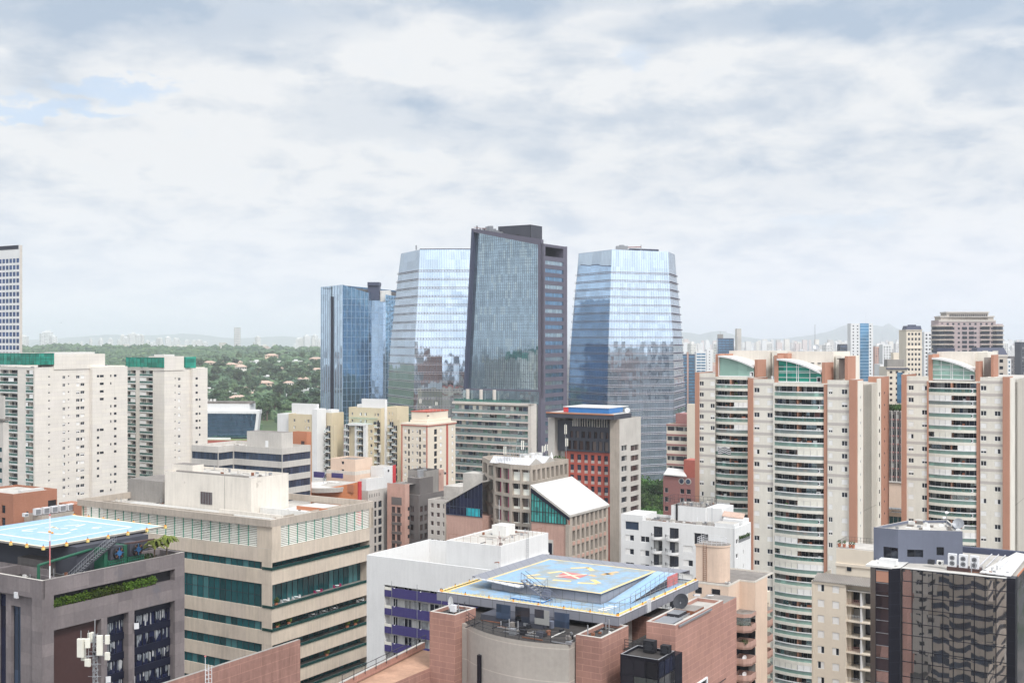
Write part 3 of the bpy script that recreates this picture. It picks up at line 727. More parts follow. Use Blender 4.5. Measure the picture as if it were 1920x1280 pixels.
def put_far(px, Y, k, s, grp, lab, zg=None):
    X = (px-960)/F*Y; z = terr(X, Y) if zg is None else zg
    o = tag(link('high_rise_block', fts[k][0], None, (X, Y, z), r3.uniform(-.8, .8)), lab, 'high-rise', grp); o.scale = (s*r3.uniform(.8, 1.2), s*r3.uniform(.8, 1.2), s)
    link('window', fts[k][1], o); return o
for i in range(75):
    put_far(r3.choice([r3.uniform(75, 620), r3.uniform(200, 400)]), r3.uniform(5200, 8500), r3.choice([0, 1, 2, 0, 2, 3]), r3.uniform(.8, 1.35), 'pale high-rises beyond the wooded ridge', 'pale distant high-rise beyond the wooded ridge')
for px, hh in ((46, 1.7), (83, 2.0), (90, 2.1), (99, 1.7), (243, 1.6), (250, 1.7), (257, 1.55), (445, 2.3), (560, 1.3), (575, 1.5), (590, 1.5)):
    put_far(px, 6200, 0 if px != 445 else 4, hh, 'pale high-rises beyond the wooded ridge', 'pale distant high-rise beyond the wooded ridge')
for i in range(205):
    Y = r3.choice([r3.uniform(3000, 4500), r3.uniform(4500, 8500), r3.uniform(4500, 8500)])
    put_far(r3.uniform(1262, 1960), Y, r3.choice([0, 1, 2, 0, 2, 3, 4, 5]), r3.uniform(.75, 1.25), 'pale high-rises on the plain to the right', 'pale distant high-rise on the plain below the mountains', 0)
m = M(); r4 = random.Random(3)
for i in range(2600):
    px = r4.uniform(1240, 2000) if i % 3 else r4.uniform(-40, 700); Y = (r4.uniform(2600, 9500) if i % 3 else r4.uniform(4800, 10000)); X = (px-960)/F*Y; w_ = r4.uniform(5, 14); h_ = r4.choice([7, 9, 12, 20, 34])*r4.uniform(.7, 1.3); z = terr(X, Y)
    m.box(X-w_, X+w_, Y-w_, Y+w_, z-3, z+h_, r4.choice(['white_render', 'cream_render', 'beige_render', 'pink_render', 'tile_roof', 'light_concrete']), r4.choice(['roof_pale', 'tile_roof', 'roof_grey']))
for i in range(900):           # the city behind the viewpoint, mirrored in the towers
    X = r4.uniform(-1500, 1500); Y = -r4.uniform(130, 2200); w_ = r4.uniform(6, 15); h_ = r4.choice([10, 20, 35, 60, 85])*r4.uniform(.6, 1.25)
    m.box(X-w_, X+w_, Y-w_, Y+w_, -1, h_, r4.choice(['dark_brick_grey', 'classic_brick', 'grey_concrete', 'charcoal', 'sill_concrete', 'old_terracotta', 'office_blue', 'light_concrete']), 'roof_grey')
for i in range(420):
    Y = r4.uniform(4800, 9500); X = (r4.uniform(1255, 1960)-960)/F*Y; w_ = r4.uniform(7, 12); h_ = r4.uniform(45, 112)
    m.box(X-w_, X+w_, Y-w_, Y+w_, -3, h_, r4.choice(['white_render', 'white_render', 'cream_render', 'white_old', 'light_concrete', 'pink_pale']), 'roof_pale')
tag(link('distant_city', m.mesh('distant_city')), 'low roofs of the distant city spread over the plain', 'city', kind='stuff')

# ================================================================= glass towers of the centre
def lev(px, D): return ((px-960)/F*D, D)
def edge_to(c, dirv, px):    # from plan point c along dirv until it shows at px
    k = (px-960)/F; t = (k*c[1]-c[0])/(dirv[0]-k*dirv[1]); return (c[0]+dirv[0]*t, c[1]+dirv[1]*t)
def loft_tower(name, label, levels, zs, nfaces, glass, fh, mull, ledge=True, grp=None, zmin=0):
    """levels(z) -> plan polygon (counter-clockwise); the first nfaces edges are seen"""
    base = levels(zs[0]); ox, oy = base[0]; root = tag(link(name, None, None, (ox, oy, 0)), label, 'skyscraper', grp)
    sh = lambda p: (p[0]-ox, p[1]-oy)
    gl = M(); mu = M()
    for a, b in zip(zs, zs[1:]):
        A = [sh(p) for p in levels(a)]; Bq = [sh(p) for p in levels(b)]; n = len(A)
        for i in range(n): j = (i+1) % n; gl.q([(*A[i], a), (*A[j], a), (*Bq[j], b), (*Bq[i], b)], glass[i % len(glass)])
    gl.q([(*sh(p), zs[-1]) for p in levels(zs[-1])], 'roof_dark')
    for o_ in ('curtain_wall',): link(o_, gl.mesh(o_), root)
    A = [Vector(sh(p)) for p in base]
    for i in range(nfaces):
        n = max(2, int((A[i+1]-A[i]).length/mull))
        for k in range(n+1):
            t = k/n
            for a, b in zip(zs, zs[1:]):
                P, Q = [sh(p) for p in levels(a)], [sh(p) for p in levels(b)]
                p = Vector(P[i]).lerp(Vector(P[i+1]), t); q = Vector(Q[i]).lerp(Vector(Q[i+1]), t); mu.bar((*p, a), (*q, b), .05, 'mullion_blue', 4)
    link('mullion', mu.mesh('mullion'), root)
    return root, sh
# --- right tower
def rt_levels(z):
    py = HOR-(z-HC)/590*F
    pl = lerp(py, [(478, 1085), (560, 1077), (640, 1071), (700, 1067), (740, 1066), (950, 1064)]); pc = lerp(py, [(467, 1147), (640, 1141), (740, 1139), (950, 1139)])
    p2 = lerp(py, [(480, 1253), (640, 1262), (740, 1264), (950, 1258)]); p3 = lerp(py, [(480, 1265), (560, 1273), (640, 1279), (740, 1284), (800, 1284), (830, 1282), (950, 1270)])
    c = lev(pc, 590+max(0, (z-HC))*.05); a = edge_to(c, (-.50, .866), pl); b = edge_to(c, (.90, .43), p2); d = edge_to(b, (.30, .95), p3)
    return [a, c, b, d, (d[0]-8, d[1]+45), (a[0]+10, a[1]+35)]
zt = HC+(HOR-467)/F*590
zs = [0, 40, 60, 75, 90, 100, 112, 124, 136, zt]
rt, sh = loft_tower('glass_tower', 'tapering blue glass tower with a sharp front corner, right of the dark tower', rt_levels, zs, 3, ['blue_mirror'], 4.2, 1.5)
def ledges(root, sh, levels, ztop, first, fh, n, nf, sp='ledge_metal'):
    for k in range(n):
        z = ztop-first-fh*k
        if z < 2: break
        P = [sh(p) for p in levels(z)]; m = M(); big = inset(P, -.55)
        for i in range(nf):
            for za, zb in ((z-.06, z+.12), (z+.80, z+.94)):
                m.q([(*big[i], za), (*big[i+1], za), (*big[i+1], zb), (*big[i], zb)], sp); m.q([(*P[i], zb), (*big[i], zb), (*big[i+1], zb), (*P[i+1], zb)], sp); m.q([(*big[i], za), (*P[i], za), (*P[i+1], za), (*big[i+1], za)], sp)
            a, b = Vector(big[i]), Vector(big[i+1]); c = max(1, int((b-a).length/1.5))
            for j in range(c+1): p = a.lerp(b, j/c); m.box(p.x-.07, p.x+.07, p.y-.07, p.y+.07, z+.12, z+.80, 'slate')
        link('floor_ledge', m.mesh('floor_ledge'), root)
ledges(rt, sh, rt_levels, zt, 12.2, 4.18, 32, 3)
m = M(); P = rt_levels(zt); c = sh(P[1]); m.bar((c[0]+6, c[1]+9, zt), (c[0]+6, c[1]+9, zt+3), 1.4, 'grey_metal', 6); m.box(c[0]+3, c[0]+9, c[1]+7, c[1]+11, zt, zt+2.4, 'grey_metal'); m.bar((c[0]+8, c[1]+9, zt+1.8), (c[0]+16, c[1]+8, zt+1.9), .35, 'wine'); m.bar((c[0]+16, c[1]+8, zt), (c[0]+16, c[1]+8, zt+3), .3, 'grey_metal')
link('roof_crane', m.mesh('roof_crane'), rt)
m = M(); m.prism([(c[0]+10, c[1]+8), (c[0]+26, c[1]+14), (c[0]+26, c[1]+22), (c[0]+10, c[1]+22)], zt-2, zt+1.2, 'slate'); m.prism([(c[0]-12, c[1]+24), (c[0]-1, c[1]+6), (c[0]+10, c[1]+22), (c[0]-2, c[1]+30)], zt-2, zt-.2, 'slate'); link('roof_plant_room', m.mesh('roof_plant_room'), rt)
# --- left tower
def lt_levels(z):
    D = 600; py = HOR-(z-HC)/D*F
    pl = lerp(py, [(474, 752), (500, 748), (560, 741), (640, 733), (700, 729), (760, 727), (950, 727)]); p1 = lerp(py, [(474, 787), (560, 783), (640, 778), (760, 775), (950, 775)])
    p2 = lerp(py, [(466, 828), (640, 829), (950, 829)])
    c = lev(p1, D+max(0, z-HC)*.05); a = edge_to(c, (-.42, .907), pl); b = edge_to(c, (.995, -.06), p2); d = edge_to(b, (.999, .02), lerp(py, [(470, 905), (640, 925), (950, 925)]))
    return [a, c, b, d, (d[0]+4, d[1]+40), (a[0]+14, a[1]+40)]
zl = HC+(HOR-468)/F*602
lt, sh2 = loft_tower('glass_tower', 'faceted blue glass tower with banded floors standing left of the dark tower', lt_levels, [0, 40, 60, 75, 90, 100, 112, 124, 136, zl], 3, ['blue_mirror'], 4.2, 1.5)
ledges(lt, sh2, lt_levels, zl, 11.5, 4.45, 30, 3)
m = M(); P = [sh2(p) for p in lt_levels(zl)]; m.prism([P[1], P[2], P[3], P[4]], zl-.3, zl+.5, 'slate'); m.bar((P[1][0]-2, P[1][1]+2, zl), (P[1][0]-2, P[1][1]+2, zl+2.5), .5, 'grey_metal'); link('roof_edge', m.mesh('roof_edge'), lt)
# --- far left tower of fins
D0 = 700; c0 = lev(642, D0); a1 = edge_to(c0, (-.93, .37), 622); a2 = edge_to((a1[0], a1[1]), (-.93, .37), 602); b1 = edge_to(c0, (.80, .60), 691); b2 = (b1[0]+.3, b1[1]+14); b3 = edge_to(b2, (.97, .22), 723); b4 = (b3[0]+.5, b3[1]-6); b5 = edge_to(b4, (.90, .43), 748)
pl0 = [a2, a1, c0, b1, b2, b3, b4, b5, (b5[0]-5, b5[1]+40), (a2[0]+8, a2[1]+40)]
root = tag(link('glass_tower', None, None, (*c0, 0)), 'slender blue glass tower with vertical fins, leftmost of the glass towers', 'skyscraper')
sh3 = lambda p: (p[0]-c0[0], p[1]-c0[1]); Q = [sh3(p) for p in pl0]; zf = lambda py, p: HC+(HOR-py)/F*(p[1]+c0[1])
tops = [zf(538, Q[0]), zf(536, Q[1]), zf(533.5, Q[2]), zf(549, Q[3]), zf(546, Q[4]), zf(556, Q[5]), zf(552, Q[6]), zf(556, Q[7]), zf(545, Q[8]), zf(535, Q[9])]
m = M(); gm = ['pale_mirror', 'pale_mirror', 'teal_mirror', 'teal_mirror', 'blue_mirror', 'blue_mirror', 'teal_mirror', 'deep_mirror', 'deep_mirror', 'deep_mirror']
for i in range(10): j = (i+1) % 10; m.q([(*Q[i], 0), (*Q[j], 0), (*Q[j], tops[j]), (*Q[i], tops[i])], gm[i])
m.q([(*Q[i], tops[i]-1) for i in range(10)], 'roof_dark'); link('curtain_wall', m.mesh('curtain_wall'), root)
m = M(); r5 = random.Random(2)
for i, st, mt in ((0, 1.5, 'blue_fin'), (1, 1.5, 'blue_fin'), (2, 2.6, 'blue_fin'), (4, 3.0, 'blue_fin'), (6, 1.6, 'blue_fin')):
    a, b = Vector(Q[i]), Vector(Q[i+1]); n = int((b-a).length/st); nn = Vector(((b-a).y, -(b-a).x)).normalized()*.25
    for k in range(n+1):
        t = k/n; p = a.lerp(b, t)+nn; z1 = tops[i]*(1-t)+tops[i+1]*t; m.bar((*p, 0), (*p, z1), .17 if i < 2 else .10, mt, 4)
for k in range(34):
    z = tops[3]-3.9*(k+1)
    for i in (2, 3, 4, 6):
        a, b = Vector(Q[i]), Vector(Q[i+1]); nn = Vector(((b-a).y, -(b-a).x)).normalized()*.12; m.bar((*(a+nn), z), (*(b+nn), z), .10, 'blue_fin', 4)
link('fin', m.mesh('fin'), root)
m = M(); p = Q[1]; m.box(p[0]-.5, p[0]+.9, p[1]-1.1, p[1]+1, 0, zf(556, p), 'navy'); m.prism([(Q[0][0]+1, Q[0][1]-.6), (Q[1][0], Q[1][1]-.9), (Q[1][0], Q[1][1]-.3), (Q[0][0]+1, Q[0][1])], [zf(541, p)]*4, [zf(541, p)+.3]*4, 'navy'); link('dark_joint', m.mesh('dark_joint'), root)
m = M(); q = sh3(lev(700, 722)); z2 = HC+(HOR-529)/F*722; m.box(q[0]-3.6, q[0]+3.6, q[1], q[1]+9, tops[3]-4, z2-2, 'slate'); m.box(q[0]-3.6, q[0]+3.8, q[1]-1, q[1]+10, z2-2, z2, 'slate'); m.box(q[0]+4, q[0]+10, q[1]+3, q[1]+12, tops[3]-5, z2-5, 'white_old'); link('roof_plant_room', m.mesh('roof_plant_room'), root)

# --- dark slanting tower
b = B('office_tower', 'dark violet framed glass tower with a slanting roof, tallest in the centre', 1014, 545, 'skyscraper')
xl = lambda py: b.x(lerp(py, [(427, 884), (735, 869), (742, 868.5)]))
zc = b.z(455); ztl = b.z(428, xl(428)); zb = b.z(738); S1 = b.y(1063.5)
XL0, XL1 = xl(428), xl(738)
# deep slanting frame of the glazed front
m = M(); dp = 2.6
def fr(p, q, r_, s_, mat='violet_grey'):       # a bar of the frame between two front outlines
    A = [(p[0], -.0, p[1]), (q[0], -.0, q[1]), (r_[0], 0, r_[1]), (s_[0], 0, s_[1])]
    m.q(A, mat); Bk = [(x, dp, z) for x, _, z in A]
    for i in range(4): j = (i+1) % 4; m.q([A[i], Bk[i], Bk[j], A[j]], mat)
tl, bl, br, tr = (XL0, ztl), (XL1, zb), (0, b.z(747)), (0, zc+1.6)
t_ = 1.25
itl, ibl, ibr, itr = (XL0+t_, ztl-1.9), (XL1+t_, zb+1.6), (-1.6, zb+1.6), (-1.6, zc-.9)
fr(bl, ibl, itl, tl, 'slate'); fr(tl, itl, itr, tr); fr(tr, itr, ibr, br); fr(br, ibr, ibl, bl)
b.part('frame', m)
m = M(); m.q([(ibl[0]-1, dp-.1, ibl[1]-2), (ibr[0]+.5, dp-.1, ibr[1]-2), (itr[0]+.5, dp-.1, itr[1]+1), (itl[0]-1, dp-.1, itl[1]+1)], 'smoke_mirror'); b.part('curtain_wall', m)
m = M(); n = 34
for i in range(n+1):
    t = i/n; x0 = ibl[0]+(ibr[0]-ibl[0])*t; x1 = itl[0]+(itr[0]-itl[0])*t; z1 = itl[1]+(itr[1]-itl[1])*t; m.bar((x0, dp-.2, ibl[1]), (x1, dp-.2, z1), .05, 'slate')
z = itl[1]-3
while z > ibl[1]:
    for dz in (0, 1.3):
        zz = z-dz; t = (zz-ibl[1])/(itl[1]-ibl[1]); xa = ibl[0]+(itl[0]-ibl[0])*t
        xb = ibr[0] if zz < itr[1] else ibr[0]+(itl[0]-itr[0])*(zz-itr[1])/(itl[1]-itr[1])
        if xb > xa+1: m.bar((xa, dp-.2, zz), (xb, dp-.2, zz), .05, 'slate')
    z -= 3.9
b.part('mullion', m)
# side wall with ribbon windows
ya, yb = b.y(1022.5), b.y(1056.5); ops = [(ya, yb-1.6 if 0 else yb, b.z(479, 0, ya)-0.2, b.z(464.5, 0, ya)+.6, None, 5)]
z = b.z(487, 0, 0); k = 0
while z > 3:
    ops.append((ya, yb, z-1.9, z, ('strip', 'deep_mirror' if k % 3 else 'smoke_mirror', 1.5, 'slate'))); z -= 3.85; k += 1
b.face((0, 0), (0, S1), 0, zc-.2, ops, 'violet_grey', .35)
b.wall.q([(0, S1, 0), (XL1, S1, 0), (XL1, S1, zc), (0, S1, zc)], 'violet_grey'); b.wall.q([(XL1, S1, 0), (XL1, dp, 0), (XL0, dp, ztl), (XL0, S1, ztl)], 'violet_grey')
b.wall.q([(0, dp, zc-1), (0, S1, zc-1), (XL0, S1, ztl-1.5), (XL0, dp, ztl-1.5)], 'roof_dark'); b.wall.q([(0, dp-.05, 0), (XL1, dp-.05, 0), (XL1, dp-.05, zb+.5), (0, dp-.05, zb+.5)], 'smoke_mirror')
for zz in range(5, 70, 4): b.wall.box(XL1, -.1, dp-.3, dp-.12, zz, zz+.25, 'grey_metal')
b.wall.box(-1.8, -.02, .02, dp, 0, b.z(747), 'violet_grey')
m = M(); xr = b.x(995, 9); yr = 9; xl2 = b.x(934, 9); zr = b.z(421, xr, yr); ye = b.y(1016.5, xr); m.box(xl2, xr, yr, ye, zc-6, zr, 'charcoal'); m.box(xr-.1, xr+.15, yr-.15, yr, zc-2, zr, 'black'); m.box(b.x(967, yr), b.x(974, yr), yr-.2, yr-.02, zr-7, zr-4.5, 'black')
b.part('roof_plant_room', m)
m = M()
for px, h_, w_ in ((893, 2.0, .2), (899, 1.2, .2), (906, 1.6, 1.2), (913, 2.6, 2), (918, 3.2, 2.4), (925, 2.2, 1.5), (931, 1.8, 1.5), (938, 1.4, 1.5)):
    x = b.x(px, 3.5); t = (x-XL0)/(0-XL0); z0 = ztl+(zc-ztl)*t-1.5; m.box(x-w_/2, x+w_/2, 3.5, 5, z0, z0+h_+1.2, 'grey_metal')
x = b.x(893, 3.5); m.bar((x-1.5, 3.5, ztl+.8), (x+6, 3.5, ztl-.3), .15, 'wine'); b.part('roof_machinery', m)
b.done()

# --- block of long balconies in front of it
b = B('balcony_block', 'hotel-like block of long glass balconies under the dark tower', 1001, 470)
xL = b.x(853); zt_ = b.z(757); S1 = b.y(1006); fh = 3.2
b.box(xL, 0, 0, S1, 0, zt_, 'pale_stone', ph=.6)
b.wall.box(-1.5, .02, -2.2, -.02, 0, zt_+.1, 'pale_stone'); b.wall.box(xL, .02, -2.2, -.02, zt_-.8, zt_+.12, 'pale_stone')
k = 0; z = zt_-4.2
while z > 18:
    m = M(); m.box(xL, -1.5, -2.2, -.01, z-.5, z, 'pink_pale'); b.part('balcony_slab', m)
    m = M(); m.box(xL, -1.5, -2.15, -2.1, z+.02, z+1.15, 'grey_rail'); m.bar((xL, -2.12, z+1.18), (-1.5, -2.12, z+1.18), .05, 'steel'); b.part('railing', m)
    m = M(); x = xL; r6 = random.Random(k)
    while x < -1.6:
        w_ = min(r6.uniform(1.1, 2.4), -1.5-x); m.q([(x, -.06, z), (x+w_, -.06, z), (x+w_, -.06, z+2.75), (x, -.06, z+2.75)], r6.choice(['win_mixed', 'smoke_mirror', 'curtain', 'smoke_mirror', 'cream_panel', 'office_blue', 'rail_glass', 'curtain'])); m.box(x-.05, x+.05, -.12, -.065, z, z+2.75, 'grey_metal'); x += w_
    b.part('glazing', m); z -= fh; k += 1
# recessed crown storey on round columns, below the dark tower's frame
for px in (877, 902, 927): x = b.x(px, 2); b.wall.cyl(x, 2, .75, zt_-.5, zt_+5.2, 'pale_stone', 10)
b.wall.box(xL+2, 0, 4, S1+1, zt_-.6, zt_+4.8, 'smoke_mirror'); b.wall.box(xL, -6, -.5, -.4, zt_, zt_+1.2, 'green_rail')
b.done()
# ================================================================= the middle ground
def grid(cols, ztop, wh, sp, n, style, skip=None):
    out = []
    for i in range(n):
        for j, (u0, u1) in enumerate(cols):
            if skip and skip(i, j): continue
            z1 = ztop-sp*i; out.append((min(u0, u1), max(u0, u1), z1-wh, z1, style(i, j) if callable(style) else style))
    return out
def fx(b, pxs, x0, y=0): return [(b.x(p, y)-x0, b.x(q, y)-x0) for p, q in pxs]
def sy(b, pxs, y0, x=0): return [(b.y(p, x)-y0, b.y(q, x)-y0) for p, q in pxs]
def slide(i=0, j=0): return ('slide', rng.choices([0, 1, 2, 3, 4], [5, 3, 2, 1, 1])[0])
def even(a, b_, n, w_): s_ = (b_-a)/n; return [(a+s_*(i+.5)-w_/2, a+s_*(i+.5)+w_/2) for i in range(n)]

# --- office tower at the left edge
b = B('office_tower', 'white gridded office tower with navy windows cut by the left edge of the photo', 36.8, 620, 'skyscraper')
# its long face recedes towards the right, seen from the left corner
S1 = b.y(41.8); zt_ = b.z(459); x0 = b.x(-90)
b.face((x0, 0), (0, 0), 0, zt_, grid([(i*3.05+.35, i*3.05+2.7) for i in range(int(-x0/3.05))], b.z(484), 2.35, 3.62, 34, ('plain', 'tower_navy', 'maroon')), 'white_render', .12, rev='white_render')
b.wall.box(x0, -.9, -.12, -.02, zt_-2.2, zt_-.1, 'navy'); b.wall.q([(0, 0, 0), (0, S1, 0), (0, S1, zt_), (0, 0, zt_)], 'pale_stone'); b.wall.q([(x0, 0, zt_-.1), (0, 0, zt_-.1), (0, S1, zt_-.1), (x0, S1, zt_-.1)], 'roof_grey')
b.done()

# --- beige apartment towers on the left
def beige(label, cpx, D, Lpx, Rpx, ytop, coreL, coreR, ycore, green, cols, step, nrow, zmin, fbal, rowy, green_r=None):
    b = B('apartment_tower', label, cpx, D, 'apartment tower', 'beige apartment towers on the left')
    x0 = b.x(Lpx); S1 = b.y(Rpx); zt_ = b.z(ytop); fh = 2.95
    zr = b.z(rowy)
    sc_ = sy(b, cols, 0); nr = int((zr-zmin)/fh)
    big = lambda i, j: slide()
    def h_of(j): return .95
    ops = grid([c for c in sc_ if c[1]-c[0] > .9], zr, 1.15, fh, nr, big) + grid([c for c in sc_ if c[1]-c[0] <= .9], zr+.1, .6, fh, nr, ('plain', 'win_dark', 'white_paint'))
    # front (left) face with stacks of glazed balconies
    fops = []
    for (p, q) in fbal:
        u0, u1 = b.x(p)-x0, b.x(q)-x0; z = zt_-1.1
        while z > zmin: fops.append((u0, u1, z-2.35, z, None, 1.5)); z -= fh
    b.box(x0, 0, 0, S1, 0, zt_, 'beige_tile', fops, ops, ph=.7, roof='roof_pale')
    for (p, q) in fbal:
        u0, u1 = b.x(p), b.x(q); z = zt_-1.1; k = 0
        vs = BALV.setdefault(round(u1-u0, 1), [fbalc(u1-u0, s_) for s_ in range(6)])
        while z > zmin: b.put('balcony', vs[rng.randrange(6)], (u0, 0, z-2.35)); z -= fh
    # shaded recess of the long face
    ys = b.y(step[0]); ye = b.y(step[1]); m = b.wall
    m.box(.02, 1.6, ye, S1, 0, zt_-.3, 'beige_tile'); 
    for c0, c1 in sc_:
        if c0 > ye:
            for i in range(nr): z = zr-fh*i; m.box(1.6, 1.66, c0, c1, z-.9, z, 'win_dark') if rng.random() < .6 else None
    b.wall.q([(1.62, ye, 0), (1.62, S1, 0), (1.62, S1, zt_-.5), (1.62, ye, zt_-.5)], 'beige_tile')
    # lift core
    yc0, yc1 = b.y(coreL), b.y(coreR); zc = b.z(ycore, 0, yc0)
    m.box(-9, .3, yc0, yc1, zt_-1, zc, 'beige_tile', 'roof_pale'); m.box(-8, -2, yc0+2, yc1-3, zc, zc+.7, 'roof_white')
    if cpx > 300: gm = M(); gm.box(-7, .45, b.y(347), b.y(366), zt_-.2, b.z(669, 0, 8), 'cap_green', 'roof_pale'); b.part('glass_crown', gm)
    clutter(b, x0+1, -2, 2, S1-2, zt_-.7, 40, int(cpx), 1.2)
    # green glass crown
    for (g0, g1, gy0, gy1) in green:
        gm = M(); u0, u1 = (b.x(g0) if g0 < cpx else None), None
        if g0 < cpx: gx0 = b.x(g0); gyy = b.y(min(g1, Rpx)); gm.box(gx0, .5, -.5, gyy, b.z(gy1), b.z(gy0), 'cap_green', 'roof_pale'); 
        else: a0, a1 = b.y(g0), b.y(g1); gm.box(-8, .5, a0, a1, b.z(gy1, 0, a0), b.z(gy0, 0, a0), 'cap_green', 'roof_pale'); gx0 = -8
        b.part('glass_crown', gm)
        fm = M(); za, zb = b.z(gy1), b.z(gy0)
        if g0 < cpx:
            for z in (za+.02, (za+zb)/2, zb-.05): fm.bar((gx0, -.55, z), (.55, -.55, z), .06, 'green_paint'); fm.bar((.55, -.55, z), (.55, gyy, z), .06, 'green_paint')
            x = gx0
            while x < .5: fm.bar((x, -.55, za), (x, -.55, zb), .06, 'green_paint'); x += 2.2
            y = 0
            while y < gyy: fm.bar((.55, y, za), (.55, y, zb), .06, 'green_paint'); y += 2.2
            b.part('glazing_bar', fm)
    b.done(); return b
BALV = {}
def fbalc(w, seed):
    r_ = random.Random(seed+int(w*10)); m = M(); h = 2.35
    m.q([(0, 1.45, 0), (w, 1.45, 0), (w, 1.45, h), (0, 1.45, h)], r_.choice(['win_mixed', 'win_dark', 'win_mixed']))
    m.box(.02, w-.02, -.25, -.05, -.25, .12, 'white_render'); m.box(.03, w-.03, -.2, -.12, .12, .95, 'green_rail'); m.box(.03, w-.03, -.24, -.1, .95, 1.05, 'white_paint')
    if r_.random() < .45: a = r_.choice([0, .5]); m.box(w*a+.05, w*(a+r_.choice([.5, .5, .3])), -.16, -.13, 1.05, h-.05, r_.choice(['blind', 'clear_pane']))
    m.box(w*.5-.05, w*.5+.05, 0, 1.4, 0, h, 'beige_render'); return m
beige('long beige apartment tower with green glass crown, larger of the two on the left', 65, 420, -45, 234, 688.5, 100, 196, 664, [(-45, 100, 662, 684)],
      [(90.5, 94), (117.5, 122.5), (127.5, 130), (143, 149.5), (151, 158.5), (176.5, 180.5), (182, 189), (201.5, 203.5), (208.5, 213)], (160, 168), 24, 24, [(-40, -8), (0, 33), (49, 62.5)], 706)
beige('narrower beige apartment tower with green glass crowns, right of the long one', 308, 468, 232, 384, 690, 307, 344, 668, [(238, 306.5, 670, 689)],
      [(327.5, 329.5), (334, 338.5), (361.5, 365.5), (368, 370.5)], (338, 356), 22, 28, [(236, 254.5), (262.5, 286.5)], 709)

# --- pale striped building at the left edge
b = B('office_block', 'pink-white block with green ribbon windows at the left edge', 6, 330)
x0 = b.x(-60); zt_ = b.z(792)
b.box(x0, 0, 0, b.y(16.5), 0, zt_, 'light_concrete', grid([(.5, -x0-.6)], b.z(839), 1.3, 2.95, 14, ('strip', 'win_teal', 1.6, 'white_paint')), ())
b.wall.box(x0, -.5, 1, b.y(8.5, -.5), zt_-1, b.z(742, 0, 1), 'light_concrete'); b.wall.box(x0-1, .4, -.4, b.y(16.5)+.4, b.z(788), b.z(785), 'roof_grey')
b.done()

# --- brick block with the air conditioners behind the left helipad
b = B('brick_block', 'orange brick block with roof deck of air conditioners behind the left helipad', 25, 285)
x0 = b.x(-50); S1 = b.y(107); zt_ = b.z(926)
b.box(x0, 0, 0, S1, 0, zt_, 'brick_orange', grid(fx(b, [(3, 10)], x0), b.z(949), 2.0, 3.1, 8, ('plain', 'win_dark', 'black')), grid(sy(b, [(90, 106)], 0), b.z(938, 0, S1*.8), 2.2, 30, 1, ('plain', 'black', 'dark_metal')), ph=.5, roof='roof_pale')
b.wall.box(-2.5, -1.2, 3, S1-3, zt_-.5, zt_+.5, 'roof_white')
zl_ = b.z(958, 3, 10)
b.wall.box(.02, 7, 3, b.y(139, 7), 0, zl_, 'sill_concrete', 'roof_grey'); b.wall.box(0.02, 6, b.y(139, 6), b.y(163, 6), 0, zl_+1.6, 'brick_orange')
b.done()
for px, w_ in ((47.5, 1.1), (69.5, 1.7), (85.5, 1.8), (101, 1.8), (116, 1.9), (131, 1.8)):
    p = b.w(5, b.y(px, 5)); m = M(); m.box(-w_*.5, w_*.5, -.5, .5, 0.15, 1.75 if w_ > 1.2 else 1.0, 'white_metal'); m.box(-w_*.4, w_*.4, -.55, -.5, .3, 1.5 if w_ > 1.2 else .8, 'grey_metal'); fn = M(); fn.bar((w_*.5, 0, .95), (w_*.5+.06, 0, .95), .42, 'dark_metal', 12)
    o = tag(link('air_conditioner', m.mesh('air_conditioner'), None, (p.x, p.y, zl_), GRID+R(90)), 'white condenser unit in the row on the grey ledge of the orange brick block', 'air conditioner', 'condensers on the brick block ledge'); link('fan', fn.mesh('fan'), o)

# --- modern blue glass building among the trees
b = B('glass_office', 'low dark blue glass office with a white slanted frame, in front of the wooded hill', 470, 640, rot=R(-6))
x0 = b.x(350); zt_ = b.z(775); zb_ = b.z(822); 
b.wall.box(x0, b.x(466), 1, 12, 0, b.z(757, 0, 1), 'white_render', 'roof_grey')
m = M(); xr0, xr1 = b.x(476), b.x(486)
m.q([(x0, -.2, zb_), (b.x(474), -.2, zb_), (b.x(482), -.2, zt_), (x0, -.2, zt_)], 'deep_mirror'); b.part('curtain_wall', m)
m = M()
for i in range(1, 6): z = zb_+(zt_-zb_)*i/6; m.box(x0, b.x(475+i), -.4, -.25, z-.06, z+.06, 'mullion_blue')
b.part('floor_line', m)
m = M(); m.prism([(x0, -1.2), (b.x(480), -1.2), (b.x(488), 0), (b.x(488), 3), (x0, 3)], [zt_]*5, [b.z(772)+.6]*2+[b.z(768)]*3, 'white_render')
m.q([(b.x(482), -1.0, zt_+.5), (b.x(488), -.8, b.z(767)), (b.x(481.5), -.8, zb_+1), (b.x(477), -1.0, zb_)], 'white_render'); m.q([(b.x(488), -.8, b.z(767)), (b.x(488), 3, b.z(767)), (b.x(481.5), 3, zb_), (b.x(481.5), -.8, zb_+1)], 'white_render'); b.part('frame', m)
m = M(); m.box(x0, b.x(470), 2, 8, b.z(757), b.z(753), 'roof_grey')
for i in range(6): x = x0+3+i*2.2; m.box(x, x+1.2, 4, 5, b.z(753), b.z(749), 'white_old')
b.part('roof_machinery', m)
b.wall.box(b.x(385), b.x(500), -14, -4, 0, b.z(824, 0, -10), 'brick_red', 'grass_field'); b.wall.box(b.x(395), b.x(446), -12, -11.5, b.z(824, 0, -10), b.z(820, 0, -10), 'white_render')
b.done()

# --- stepped grey office with blue ribbons
b = B('office_block', 'stepped pale concrete office with blue ribbon windows, behind the stained penthouse', 529, 350)
def P_(px, y): return (b.x(px, y), y)
y1 = 0; pA = (0, 0); pB = P_(454, 0); ls = -(b.y(454, pB[0])) 
